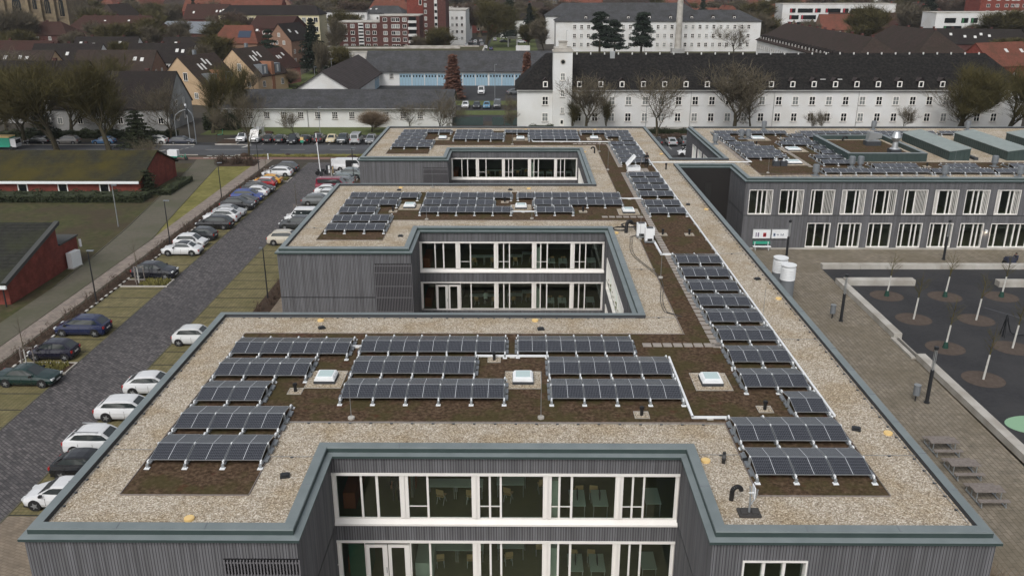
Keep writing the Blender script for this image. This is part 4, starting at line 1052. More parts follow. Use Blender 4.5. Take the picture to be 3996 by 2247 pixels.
    rmb = MB(); rmb.tube((0, -.108, 0), (0, .108, 0), wr * .40, wr * .40, n=14); 
    for i in range(5):
        a = 2 * PI * i / 5; rmb.tube((0, -.104, 0), (wr * .62 * math.cos(a), -.104, wr * .62 * math.sin(a)), .035, .03, 4); rmb.tube((0, .104, 0), (wr * .62 * math.cos(a), .104, wr * .62 * math.sin(a)), .035, .03, 4)
    rim = rmb.mesh('rim', X['rim'])
    ar = MB()
    for s in (fa, ra):
        for d in (-1, 1): ar.tube((X_(s), d * (hw - .22), wr + .02), (X_(s), d * (hw + .004), wr + .02), wr + .055, n=18)
    ar.box(X_(.98), X_(.02), -hw * .9, hw * .9, .18, .27)
    ar.box(X_(.002), X_(-.004), -hw * .55, hw * .55, .42, zh - .3); ar.box(X_(1.003), X_(.99), -hw * .7, hw * .7, .28, .45)
    for s in (fa + .16, (fa + ra) / 2 + .03, ra - .07):
        for d in (-1, 1): ar.box(X_(s) - .008, X_(s) + .008, d * hw - .004, d * hw + .004, .34, zb - .12)
    arch = ar.mesh('wheel_arch', X['black'], 40)
    hl = MB().box(X_(.045), X_(.003), -.17, .17, zh - .28, zh - .15).mesh('headlight', X['lens'])
    tl = MB().box(X_(.997), X_(.96), -.11, .11, zt - .27, zt - .06).mesh('tail_light', X['red'])
    pl = MB().box(-.01, .01, -.26, .26, -.06, .06).mesh('number_plate', X['plate'])
    mr = MB().box(-.1, .06, -.09, .09, 0, .13).mesh('wing_mirror', X['black'])
    CM[kind] = dict(body=body, ws=ws, rw=rw, sw=sw, wheel=wheel, rim=rim, arch=arch, hl=hl, tl=tl, pl=pl, mr=mr, X=X_, hw=hw, wr=wr, fa=fa, ra=ra, zt=zt, zb=zb, xa=xa)
    return CM[kind]
def car(kind, col, x, y, rz, label, group='parked cars', roofc=None, lod=0, s=1.0, extra=None, name='car', cat='car'):
    K = carmesh(kind)
    t = empty(name, label, cat, (x, y, 0.012), rz, group, s)
    bo = inst('body', K['body'], t)
    for i, c in ((0, col), (1, roofc or col)):
        bo.material_slots[i].link = 'OBJECT'; bo.material_slots[i].material = paint(c)
    inst('windscreen', K['ws'], t); inst('rear_window', K['rw'], t)
    inst('side_window', K['sw'][0], t); inst('side_window', K['sw'][1], t)
    for sx in (K['fa'], K['ra']):
        for d in (-1, 1):
            w_ = inst('wheel', K['wheel'], t, (K['X'](sx), d * (K['hw'] - .09), K['wr']))
            if lod == 0: inst('rim', K['rim'], w_)
    inst('wheel_arch', K['arch'], t)
    for d in (-1, 1):
        inst('headlight', K['hl'], t, (0, d * K['hw'] * .66, 0)); inst('tail_light', K['tl'], t, (0, d * K['hw'] * .78, 0))
    if lod == 0:
        inst('number_plate', K['pl'], t, (K['X'](1.0) - .012, 0, .62)); inst('number_plate', K['pl'], t, (K['X'](0.0) + .012, 0, .42))
        for d in (-1, 1): inst('wing_mirror', K['mr'], t, (K['X'](K['xa'] + .08), d * (K['hw'] + .06), K['zb'] - .02))
    if extra == 'rails':
        H = KIND[kind][2]
        for d in (-1, 1): MB().box(K['X'](.82), K['X'](.45), d * K['hw'] * .66 - .02, d * K['hw'] * .66 + .02, H, H + .05).build('roof_rail', X['alu'], t)
    return t
E_, W_d = 0.0, PI      # nose to +x (towards the aisle from the left bays) / to -x
LB = [('sedan', (.006, .026, .024), 58.45, E_, 'dark green saloon at the left edge, nearest car of the left bays', None),
 ('small', (.014, .014, .028), 63.15, W_d, 'small dark boxy car behind a staked tree', None),
 ('mpv', (.010, .017, .062), 68.15, W_d, 'dark blue people carrier on its own in the left bays', None),
 ('suv', (.014, .015, .022), 83.0, E_, 'black crossover next to the planted island', None),
 ('beetle', WHT, 90.85, W_d, 'white round convertible with a black fabric roof', BLK),
 ('small', WHT, 93.8, E_, 'white small car just behind the convertible', None),
 ('small', DGR, 96.6, W_d, 'small black hatchback with red tail lights behind two white cars', None),
 ('mpv', BLK, 101.5, W_d, 'black tall hatchback between the small black car and a white off roader', None),
 ('suv', WHT, 104.6, W_d, 'white off roader with roof rails', None),
 ('hatch', SIL, 107.3, E_, 'silver grey hatchback with its nose to the aisle behind the off roader', None),
 ('suv', BLK, 110.7, E_, 'large black crossover facing the aisle', None),
 ('coupe', DGR, 112.8, W_d, 'dark grey coupe shaped car with its tail to the aisle', None),
 ('mpv', (.03, .06, .24), 115.6, E_, 'bright blue family car', None),
 ('hatch', WHT, 118.1, W_d, 'white hatchback with dark window line beyond the blue car', None),
 ('estate', BLK, 120.4, E_, 'black estate with roof rails facing the aisle', None),
 ('small', (.32, .012, .02), 123.6, W_d, 'red car with a white roof', WHT),
 ('hatch', (.62, .30, .02), 125.7, W_d, 'yellow orange hatchback beside the red car', None),
 ('estate', WHT, 131.1, W_d, 'white estate car past the far planted island', None),
 ('mpv', DGR, 134.4, W_d, 'dark people carrier at the far end of the left bays', None)]
rr = random.Random(9)
for kd, col, y, rz, lb, rc in LB:
    x = -37.45 + rr.uniform(-.15, .15)
    if kd == 'sedan': x = -37.1
    car(kd, col, x, y, rz + rr.uniform(-.03, .03) - .02, lb, 'cars parked in the left bays', rc, extra='rails' if 'rails' in lb else None)
RBAY = [('hatch', WHT, 42.7, W_d, -26.5, 'white car with a black mirror, nearest one along the right bays', None),
 ('hatch', BLK, 45.9, E_, -26.6, 'black hatchback between two white cars by the front corner of the school', None),
 ('suv', WHT, 48.6, E_, -27.0, 'white crossover with roof rails partly hidden by the roof edge', None),
 ('estate', WHT, 53.2, E_, -27.05, 'white estate with black alloy wheels partly hidden by the roof edge', None),
 ('hatch', WHT, 57.1, E_, -27.0, 'white hatchback with a dark window line just beyond the estate', None),
 ('small', (.62, .63, .63), 66.1, E_, -27.1, 'small white silver car with a dark patch on its door', None),
 ('mpv', (.52, .48, .40), 94.9, E_, -26.8, 'champagne people carrier at the corner of the middle wing', None),
 ('suv', DGR, 101.3, W_d, -27.1, 'dark grey car by a staked tree, middle wing', None),
 ('minivan', WHT, 104.1, W_d, -26.9, 'white van shaped car behind a staked tree', None),
 ('estate', GRY, 113.2, E_, -27.1, 'dark grey estate with red tail lights', None),
 ('hatch', WHT, 116.4, W_d, -26.9, 'white car second before the crimson van', None),
 ('hatch', (.68, .7, .71), 118.9, E_, -26.9, 'white car next to the crimson van', None),
 ('minivan', (.20, .012, .035), 121.5, E_, -26.9, 'crimson van shaped car', None),
 ('estate', GRY, 124.0, W_d, -26.6, 'grey estate between the crimson van and the planted strip', None),
 ('estate', (.13, .16, .16), 126.3, W_d, -27.0, 'greenish grey estate near the barrier', None),
 ('suv', (.15, .18, .18), 129.7, W_d, -26.2, 'grey crossover just before the white van', None),
 ('van', WHT, 135.4, E_, -27.0, 'white panel van with an open side door by the barrier', None),
 ('sedan', (.16, .18, .19), 139.3, E_, -25.3, 'grey saloon half hidden behind the white van', None)]
for kd, col, y, rz, x, lb, rc in RBAY:
    c_ = car(kd, col, x, y, rz + rr.uniform(-.03, .03), lb, 'cars parked in the right bays', rc, extra='rails' if 'rails' in lb else None, name='van' if kd == 'van' else 'car', cat='van' if kd == 'van' else 'car')
    if kd == 'van':
        MB().box(-.55, .45, -.99, -.965, .45, 1.7).build('open_side_door', X['black'], c_)
        MB().box(-3.3, -2.55, .9, .95, .5, 1.75).build('open_rear_door', paint(WHT), c_)
ST = [('suv', WHT, 162.0, -53.0, -1, 'white compact crossover at the left end of the street row', BLK), ('highvan', (.6, .61, .6), 161.8, -50.3, -1, 'white over black high roof van in the street row', None),
 ('hatch', BLK, 161.2, -47.8, 1, 'black hatchback right of the high van', None), ('hatch', DGR, 161.0, -45.5, 1, 'dark hatchback, third from the high van side', None),
 ('mpv', (.02, .022, .03), 160.3, -43.0, -1, 'black people carrier in the street row facing out', None), ('hatch', BLK, 160.6, -40.7, 1, 'black car behind the green street sign', None),
 ('suv', (.02, .018, .022), 161.2, -38.4, 1, 'dark crossover left of the cream saloon', None), ('sedan', (.66, .56, .36), 161.2, -36.0, -1, 'cream old saloon in the street row', None),
 ('suv', (.04, .05, .06), 160.6, -33.7, -1, 'dark blue grey crossover right of the cream saloon', None), ('minivan', SIL, 160.4, -31.2, 1, 'silver van shaped car in the street row', None),
 ('estate', (.2, .21, .22), 160.6, -28.5, -1, 'grey estate right of the silver van', None), ('hatch', GRY, 161.6, -26.2, -1, 'grey car mostly hidden by the corner of the far roof', None)]
for kd, col, y, x, d, lb, rc in ST:
    car(kd, col, x + .7, y, d * PI / 2 + rr.uniform(-.03, .03), lb, 'cars parked nose to kerb along the street', rc)
for kd, col, x, lb, rz in (('estate', BLK, -89.6, 'black estate parked along the street at far left', PI), ('mpv', (.26, .24, .22), -84.0, 'brown grey people carrier parked along the street', PI), ('hatch', (.09, .22, .42), -77.2, 'light blue hatchback parked along the street', PI),
                       ('suv', (.55, .55, .53), -67.6, 'dirty white crossover parked along the street', PI), ('estate', (.03, .035, .05), -62.6, 'dark estate parked near the traffic light', 0)):
    car(kd, col, x, 158.6, rz, lb, 'cars parked along the left part of the street')
for kd, col, x, y, rz, lb in (('van', WHT, -10.1, 233.5, -PI / 2, 'white van alone in the garage court'), ('hatch', WHT, -12.8, 207, -PI / 2, 'white car, left of four behind the long building'), ('hatch', DGR, -10.1, 206.5, -PI / 2, 'dark grey car, second of four behind the long building'),
                          ('hatch', (.10, .24, .36), -7.7, 206.5, -PI / 2, 'blue car, third of four behind the long building'), ('minivan', (.08, .09, .1), -5.2, 207, -PI / 2, 'dark van, right of four behind the long building'), ('hatch', GRY, -1.2, 232, 0.3, 'grey car by the corner of the tower building'),
                          ('coupe', SIL, 28.1, 158.2, PI / 2, 'silver grey car seen in the gap between the roofs'), ('hatch', DGR, 25.4, 158.5, PI / 2, 'dark car behind the tree trunk in the gap'), ('suv', GRY, 30.7, 158.3, PI / 2, 'grey car cut off by the right block in the gap'), ('small', WHT, 29.3, 147.8, PI, 'white small car behind the wall in the gap')):
    car(kd, col, x, y, rz, lb, 'cars in the yards behind', lod=1)
FC = [(-23.4, 383.5, DGR), (-21, 385.5, DGR), (-19, 385.5, GRY), (-16.5, 387.5, (.3, .02, .02)), (-12.2, 383.5, BLU), (-14.8, 391, WHT), (-23.3, 427, SIL), (-21.1, 427, WHT), (-18.7, 434, SIL), (-24, 404, WHT), (-17.2, 411, SIL), (-12.1, 442, SIL), (-7.5, 432, DGR), (.8, 427, WHT), (2.8, 434, (.3, .02, .02)), (-26.9, 418, DGR), (-20, 405, GRY), (-14.9, 403, GRY), (-25.6, 392, WHT)]
for i, (x, y, c) in enumerate(FC):
    nm_ = {DGR: 'dark', GRY: 'grey', SIL: 'silver', WHT: 'white', BLU: 'blue'}.get(c, 'red')
    car(('hatch', 'mpv', 'estate', 'suv')[i % 4], c, x, y, PI / 2 if x < -10 else .3, '%s car beyond the garages, %s' % (nm_, ('left column front', 'left column next to the grass roof', 'left middle', 'beside the trunk of the big tree', 'nearest the grass strip', 'behind the blue one', 'rear left', 'rear left centre', 'rear centre', 'left column middle', 'centre', 'rear by the path', 'on the path', 'behind the small white shelter', 'right of the shelter', 'far left edge', 'middle of the left column', 'centre right', 'left second row')[i]), 'cars in the far car park', lod=1)
# green street sweeper behind the red house
t = empty('street_sweeper', 'small green and yellow municipal vehicle on the street at far left', 'municipal vehicle', (-93.5, 153.5, 0.01))
MB().box(-2.6, 2.2, -1, 1, .5, 2.2).build('body', X['green'], t); MB().box(-2.7, 2.2, -1.05, 1.05, 2.2, 2.4).build('roof', X['yellow'], t)
MB().box(2.2, 3.2, -.9, .9, .5, 2.0).build('cab', paint(WHT), t); MB().box(3.2, 3.22, -.8, .8, 1.1, 1.8).build('windscreen', X['cglass'], t)
for x in (-1.7, 2.2):
    for d in (-1, 1): inst('wheel', carmesh('van')['wheel'], t, (x, d * .9, .34))
# cargo bike, kick scooter, motorcycle
t = empty('cargo_bike', 'green cargo bike with a white box at the corner of the brick house', 'cargo bike', (-57.3, 143.4, 0.01), -.1)
MB().box(-2.0, -.3, -.5, .5, .75, 1.75).build('box', X['whitep'], t)
MB().box(-2.0, -.3, -.5, .5, .55, .74).path([(-.4, 0, .7), (.4, 0, .5), (.9, 0, 1.0), (1.0, 0, .35)], .05, 6).path([(.9, 0, 1.0), (.85, .3, 1.1)], .03).path([(.9, 0, 1.0), (.85, -.3, 1.1)], .03).path([(.3, 0, .5), (.15, 0, .95)], .04).build('frame', X['green'], t)
for x, d in ((-1.2, -.5), (-1.2, .5), (1.0, 0)): MB().tube((x, d - .03, .33), (x, d + .03, .33), .33, n=16).build('wheel', X['tyre'], t)
t = empty('kick_scooter', 'green rental kick scooter on the pavement by the long building', 'scooter', (-58.8, 168.0, 0.01), .4)
MB().box(-.6, .5, -.09, .09, .14, .2).path([(.5, 0, .2), (.62, 0, 1.15)], .035).path([(.62, -.25, 1.15), (.62, .25, 1.15)], .03).build('frame', X['green'], t)
for x in (-.62, .6): MB().tube((x, -.03, .12), (x, .03, .12), .12, n=12).build('wheel', X['tyre'], t)
t = empty('motorcycle', 'dark motorcycle by the barrier post', 'motorcycle', (-30.9, 132.1, 0.01), .5)
MB().box(-.6, .35, -.16, .16, .45, .85).box(-.7, -.1, -.13, .13, .84, .95).path([(.35, 0, .9), (.7, 0, .35)], .06).path([(.35, -.35, 1.05), (.35, .35, 1.05)], .03).build('body', X['blackm'], t)
for x in (-.7, .72): MB().tube((x, -.07, .32), (x, .07, .32), .32, n=16).build('wheel', X['tyre'], t)
# ------------------------------------------------------------ lamps, signs, barrier
def lamp(x, y, h, lbl, cat='street lamp', grp='black street lamps by the paths', dx=.45, mat='blackm'):
    t = empty('street_lamp', lbl, cat, (x, y, 0), 0, grp)
    MB().cyl(0, 0, 0, h, .07, 8, 0, .05).build('pole', X[mat], t, smooth=40)
    MB().box(-.08, dx + .12, -.12, .12, h, h + .08).box(.0, dx + .1, -.08, .08, h - .03, h).build('lamp_head', X['galvroof'], t)
for x, y, l in ((-39.85, 75.3, 'nearest in the left hedge'), (-40.2, 94.3, 'behind the white convertible'), (-41.2, 115.6, 'third along the hedge'), (-41.4, 134.4, 'farthest along the hedge'), ):
    lamp(x, y, 5.2, 'tall black path lamp, ' + l)
lamp(-49.6, 102.0, 5.2, 'grey path lamp on the grass left of the path', mat='galv')
lamp(-24.1, 76.9, 5.0, 'black lamp in the strip right of the car park', dx=-.45)
lamp(-24.9, 126.8, 5.2, 'black lamp beside the grey estate cars')
for x, y, h, l in ((-51.8, 222, 8, 'on the lane left of the garages, front'), (-50.2, 262, 8, 'on the lane left of the garages, back'), (-6.2, 223, 8.5, 'in the garage court'), (24.3, 165.5, 6, 'in the gap between the roofs'), (-39.7, 171, 5, 'on the grass before the long building'), (19.5, 368, 9, 'before the far barracks, left'), (52, 368, 9, 'before the far barracks, right'), (-52.5, 246, 8, 'on the lane, middle')):
    lamp(x, y, h, 'grey lamp post ' + l, grp='grey lamp posts farther off', mat='galv')
t = empty('traffic_light', 'traffic light on a curved grey arm by the street', 'traffic light', (-63.6, 158.7, 0))
MB().path([(0, 0, 0), (0, 0, 4.5), (.3, 0, 5.4), (1.2, 0, 6.0), (2.4, 0, 6.4)], .065, 8).build('pole', X['galv'], t); MB().box(-.5, -.2, -.15, .15, 4.6, 5.5).build('signal_head', X['blackm'], t)
t = empty('traffic_light', 'grey mast with a camera globe between two signal arms', 'mast', (-61.2, 158.8, 0))
MB().cyl(0, 0, 0, 7.0, .09, 8).build('pole', X['galv'], t); MB().cyl(-.1, 0, 7.0, 7.35, .2, 10).build('globe', X['whitep'], t)
t = empty('traffic_light', 'right hand traffic light with a curved dark pole', 'traffic light', (-60.1, 158.8, 0))
MB().path([(0, 0, 0), (0, 0, 4.5), (-.2, 0, 5.6), (-.9, 0, 6.4)], .09, 8).build('pole', X['galvroof'], t); MB().box(-1.3, -.95, -.15, .15, 5.4, 6.6).build('signal_head', X['blackm'], t)
t = empty('street_sign', 'small yellow and green sign on a post before the street row', 'sign', (-39.9, 156.9, 0))
MB().cyl(0, 0, 0, 2.2, .03, 6).build('pole', X['galv'], t)
b = MB(); b.box(-.3, .3, -.05, -.03, .6, 1.6, 0); b.box(-.3, .3, -.055, -.05, .6, 1.05, 1); b.build('sign_panel', [X['yellow'], X['green']], t)
t = empty('barrier', 'raised red and white barrier arm at the car park entry', 'barrier', (-30.35, 129.3, 0))
MB().box(-.2, .2, -.2, .2, 0, 1.15).build('barrier_box', X['blackm'], t)
b = MB()
for i in range(9): b.obox(-.1 - i * .03, 0, 1.0 + i * .66, 1.0 + (i + 1) * .66, .12, .07, 0, 0 if i % 2 == 0 or i < 7 else 1)
b.build('barrier_arm', [X['whitep'], X['red']], t)
t = empty('ticket_column', 'dark ticket column with a white front beside the barrier', 'ticket machine', (-29.9, 132.4, 0))
MB().box(-.3, .3, -.3, .3, 0, 1.5).build('casing', X['blackm'], t); MB().box(.05, .31, -.31, -.3, .3, 1.45).build('front_panel', X['whitep'], t)
o = MB().cyl(-29.4, 133.3, 0, 1.0, .08, 8).build('bollard', X['yellow']); tag(o, 'yellow post beside the ticket column', 'post')
o = MB().cyl(-42.7, 144.3, 0, 1.0, .09, 8).build('bollard', X['whitep']); tag(o, 'white bollard at the end of the walkway', 'bollard')
# ------------------------------------------------------------ school yard
def cblock(x0, x1, y0, y1, h, lbl, z=0):
    o = MB().box(x0, x1, y0, y1, 0, h).build('concrete_bench_wall', X['conc']); m_ = o.modifiers.new('bevel', 'BEVEL'); m_.width = .02; m_.segments = 1
    tag(o, lbl, 'seating wall')
b = MB()
for i in range(30): b.box(32.0 + i * 2, 33.97 + i * 2, 85.9, 86.6, 0, .5)
tag(b.build('concrete_bench_wall', X['conc']), 'long low concrete wall along the back of the playground', 'seating wall')
cblock(32.6, 39.5, 80.7, 81.6, .6, 'concrete bench wall piece pointing right, joined to the side wall')
b = MB()
for i in range(7): b.box(31.85, 32.55, 67.3 + i * 2.05, 67.3 + i * 2.05 + 2.03, 0, .5)
tag(b.build('concrete_bench_wall', X['conc']), 'concrete side wall running away along the playground, farther stretch', 'seating wall')
b = MB()
for i in range(16): b.box(31.95, 32.65, 63.2 - (i + 1) * 2.05 + .02, 63.2 - i * 2.05, 0, .48)
tag(b.build('concrete_bench_wall', X['conc']), 'concrete side wall along the playground, nearer stretch beside the lamp', 'seating wall')
cblock(47.6, 54.5, 80.3, 81.2, .6, 'concrete bench wall piece at the right picture edge')
b = MB(); b.box(31.6, 31.95, 63.2, 67.3, 0, .16); b.box(32.2, 32.3, 63.0, 67.4, 0, .2)
o = b.build('yard_kerb', X['conc']); o['kind'] = 'structure'
def ylamp(x, y, lbl):
    t = empty('yard_lamp', lbl, 'lamp post', (x, y, 0), 0, 'dark lamp posts of the school yard')
    MB().cyl(0, 0, 0, 2.6, .13, 10).cyl(0, 0, 0, .1, .2, 10).build('pole', X['blackm'], t, smooth=40)
    MB().cyl(0, 0, 2.6, 4.2, .05, 8).build('light_tube', X['galv'], t)
    for a in range(3): MB().tube((.11 * math.cos(a * 2.1), .11 * math.sin(a * 2.1), 2.6), (.11 * math.cos(a * 2.1), .11 * math.sin(a * 2.1), 4.2), .02, n=4).build('light_bar', X['alu'], t)
    MB().cyl(0, 0, 4.2, 4.42, .16, 10).build('cap', X['blackm'], t)
ylamp(28.8, 71.3, 'dark yard lamp post beside the farther bin'); ylamp(29.45, 55.6, 'dark yard lamp post beside the nearer bin'); ylamp(29.15, 89.2, 'dark yard lamp post before the notice boards'); ylamp(46.3, 89.3, 'dark yard lamp post before the lower windows at right')
def ybin(x, y, lbl):
    t = empty('litter_bin', lbl, 'litter bin', (x, y, 0), 0, 'round grey litter bins')
    MB().cyl(0, 0, 0, .55, .05, 8).build('post', X['blackm'], t); MB().cyl(0, 0, .5, 1.25, .24, 14).build('bin', X['galvroof'], t, smooth=40); MB().cyl(0, 0, 1.25, 1.3, .25, 14).build('lid', X['galv'], t, smooth=40)
ybin(28.25, 72.0, 'farther round grey litter bin on a post'); ybin(28.75, 55.9, 'nearer round grey litter bin on a post')
def intake(x, y, lbl, h=3.4):
    t = empty('air_intake', lbl, 'air intake', (x, y, 0), 0, 'white louvred air intake columns')
    MB().cyl(0, 0, 0, h - 1.35, .66, 24).build('column', X['galvroof'], t, smooth=40)
    b = MB(); b.cyl(0, 0, h - 1.35, h, .52, 20)
    for i in range(8): b.cyl(0, 0, h - 1.32 + i * .155, h - 1.235 + i * .155, .70, 24, 0, .63)
    b.build('louvre', X['whitep'], t, smooth=30)
    MB().cyl(0, 0, h, h + .1, .71, 24).build('lid', X['whitep'], t, smooth=40)
intake(25.1, 75.8, 'nearer white louvred air intake column', 3.75); intake(25.0, 78.0, 'farther white louvred air intake column', 3.75)
def ptable(x, y, lbl):
    t = empty('picnic_table', lbl, 'picnic table', (x, y, 0), 0, 'weathered picnic tables')
    for i in range(5): MB().box(-.9, .9, -.38 + i * .155, -.38 + i * .155 + .135, .70, .74).build('top_board', X['greywood'], t)
    for y_ in (-.85, .85):
        MB().box(-.9, .9, y_ - .15, y_ - .01, .42, .46).box(-.9, .9, y_ + .01, y_ + .15, .42, .46).build('seat', X['greywood'], t)
    for x_ in (-.7, .7): MB().box(x_ - .04, x_ + .04, -.95, .95, 0.02, .09).path([(x_, -.9, .05), (x_, -.85, .42)], .035).path([(x_, .9, .05), (x_, .85, .42)], .035).path([(x_, -.28, .05), (x_, -.28, .7)], .035).path([(x_, .28, .05), (x_, .28, .7)], .035).build('frame', X['galv'], t)
ptable(27.45, 49.0, 'farthest of three picnic tables by the right roof edge'); ptable(27.45, 46.25, 'middle of three picnic tables by the right roof edge'); ptable(27.45, 43.4, 'nearest of three picnic tables by the right roof edge')
t = empty('bench', 'white bench with a green backrest below the notice board', 'bench', (27.4, 92.7, 0))
MB().box(-1.0, 1.0, -.25, .2, .4, .46).build('seat', X['whitep'], t); MB().box(-.95, .95, .28, .34, .62, .95).build('backrest', X['green'], t)
for x_ in (-.75, .75): MB().box(x_ - .03, x_ + .03, -.2, -.14, 0, .4).box(x_ - .03, x_ + .03, .2, .28, 0, .9).build('leg', X['whitep'], t)
def board(x0, x1, lbl, posters):
    t = empty('notice_board', lbl, 'notice board', (0, 0, 0), 0, 'white notice boards on the wall')
    MB().box(x0, x1, 93.05, 93.17, 1.22, 2.34).build('frame', X['alu'], t); MB().box(x0 + .06, x1 - .06, 93.04, 93.05, 1.28, 2.28).build('board', X['whitep'], t)
    for a, c_, z0, z1, col in posters: MB().box(a, c_, 93.03, 93.038, z0, z1).build('poster', col, t)
PU, RD, LB_, GB = flat('poster_purple', (.16, .12, .22)), flat('poster_red', (.42, .04, .05)), flat('poster_blue', (.45, .55, .72)), flat('poster_grey', (.25, .28, .33))
board(26.33, 28.38, 'left white notice board with a purple and a red sheet', [(26.68, 26.78, 1.45, 1.95, PU), (26.8, 26.9, 1.5, 1.9, flat('w2', (.7, .7, .72))), (26.92, 27.05, 1.45, 1.95, PU), (27.52, 27.86, 1.45, 1.92, RD), (27.6, 27.8, 1.6, 1.75, flat('poster_pink', (.6, .25, .25)))])
board(28.44, 30.45, 'right white notice board with a pale blue sheet', [(28.66, 28.9, 1.5, 1.88, LB_), (28.7, 28.86, 1.56, 1.82, flat('w3', (.75, .78, .8))), (29.05, 29.28, 1.64, 1.76, GB), (29.48, 29.56, 1.58, 1.84, GB), (29.6, 29.72, 1.58, 1.7, GB), (29.74, 29.82, 1.58, 1.84, GB), (28.75, 29.4, 2.05, 2.08, flat('line_grey', (.6, .6, .6)))])
t = empty('wall_lamp', 'small lit wall lamp beside the wide lower window', 'wall lamp', (52.48, 93.1, 2.15))
MB().box(-.1, .1, -.14, .07, -.12, .12).build('lamp_casing', X['whitep'], t)
em, nt, bb = newmat('lamp_glow'); bb.inputs['Emission Color'].default_value = (1, .8, .55, 1); bb.inputs['Emission Strength'].default_value = 12
MB().box(-.07, .07, -.12, .05, -.14, -.121).build('lamp_light', em, t)
l_ = bpy.data.lights.new('wall_lamp_light', 'POINT'); l_.energy = 6; l_.color = (1, .8, .6); l_.shadow_soft_size = .05
lo = bpy.data.objects.new('bulb', l_); C.objects.link(lo); lo.parent = t; lo.location = (0, -.12, -.25)
t = empty('play_frame', 'thin dark curved play frame on the playground at right', 'play frame', (42.0, 67.9, 0))
MB().path([(-.6, 0, 0), (-.55, 0, 2.0), (-.35, 0, 1.3), (0, 0, .4), (.5, 0, .12), (1.8, .1, .25)], .06, 6).path([(-.62, -.4, 0), (-.56, 0, 2.0)], .04).path([(-.62, .4, 0), (-.56, 0, 2.0)], .04).build('frame', X['blackm'], t)
# young trees: white painted trunk, thin crown, round planting disc
def ytree(x, y, lbl, bag, seed):
    t = empty('young_tree', lbl, 'young tree', (x, y, 0), 0, 'young trees with white painted trunks')
    b = MB(); ell(b, 0, 0, 1.55, 1.5, .022); b.build('planting_disc', X['discs'], t)
    MB().tube((0, 0, 0), (.12, 0, 2.05), .085, .07, 8).build('trunk', X['limewash'], t, smooth=50)
    rn = random.Random(seed); b = MB(); b.tube((.12, 0, 2.05), (.2, 0, 3.4), .045, .02, 5)
    b.tube((.2, 0, 3.4), (.28, .05, 4.6), .02, .006, 4)
    for i in range(16):
        z = 2.1 + i * .09; a = rn.uniform(0, 2 * PI); L = rn.uniform(.5, 1.1)
        p = Vector((.13 + (z - 2.05) * .06, 0, z)); q = p + Vector((math.cos(a) * L * .6, math.sin(a) * L * .6, L * .7)); b.tube(p, q, .015, .006, 3)
        for j in range(3):
            a2 = a + rn.uniform(-1, 1); r2 = p.lerp(q, rn.uniform(.4, 1)); b.tube(r2, r2 + Vector((math.cos(a2) * .35, math.sin(a2) * .35, .35)), .008, .004, 3)
    b.build('crown', X['twigo'], t)
    if bag: MB().cyl(.0, 0, .02, .55, .24, 9, 0, .15).build('watering_bag', flat('green_bag', (.01, .05, .035), .7), t)
X['discs'] = noisy('mulch_disc', [(0.070, 0.053, 0.043), (0.11, 0.086, 0.070)], 2.5, .95)
YT = [(35.5, 77.8, 'by the short bench wall, back row left', 1), (41.0, 77.6, 'back row middle', 1), (46.4, 77.6, 'back row right', 1), (35.5, 71.8, 'second row left', 0), (41.0, 71.6, 'second row right', 0), (35.35, 65.4, 'third row left with a green bag', 1), (40.9, 65.4, 'third row right beside the play frame', 0), (35.5, 59.5, 'nearest the nearer side wall', 0)]
for i, (x, y, l, g) in enumerate(YT): ytree(x, y, 'young tree with white painted trunk, ' + l, g, i)
def staked(x, y, lbl, seed):
    t = empty('staked_tree', lbl, 'young tree', (x, y, 0), 0, 'young trees tied between stakes in the car park')
    for a in range(3): MB().cyl(.55 * math.cos(a * 2.1 + .5), .55 * math.sin(a * 2.1 + .5), 0, 1.75, .045, 6).build('stake', X['greywood'], t)
    MB().path([(.55 * math.cos(a * 2.1 + .5), .55 * math.sin(a * 2.1 + .5), 1.7) for a in (0, 1, 2, 0)], .03, 4).build('cross_bar', X['greywood'], t)
    MB().tube((0, 0, 0), (0, .0, 1.7), .06, .055, 7).build('trunk', X['limewash'], t)
    rn = random.Random(seed); b = MB(); b.tube((0, 0, 1.7), (0, 0, 4.6), .04, .01, 5)
    for i in range(10):
        z = 2.0 + i * .22; a = rn.uniform(0, 6.3); b.tube((0, 0, z), (.5 * math.cos(a), .5 * math.sin(a), z + .7), .015, .005, 3)
    b.build('crown', X['twig'], t)
    b = MB()
    for i in range(260):
        px, py = rn.uniform(.3, 3.0), rn.uniform(-.85, .85); h = rn.uniform(.12, .4); a = rn.uniform(0, 6.3); d = .12
        b.face([(px - d * math.cos(a), py - d * math.sin(a), .09), (px + d * math.cos(a), py + d * math.sin(a), .09), (px + d * math.cos(a + .5), py + d * math.sin(a), .09 + h)])
    b.build('ground_plants', X['grassy'], t)
staked(-38.2, 80.95, 'staked young tree in front of the black crossover', 1); staked(-38.6, 60.9, 'staked young tree between the green saloon and the small dark car', 2); staked(-38.4, 128.3, 'staked young tree before the white estate', 3); staked(-28.4, 106.2, 'staked young tree before the white van shaped car', 4); staked(-28.4, 127.8, 'staked young tree by the white panel van', 5)
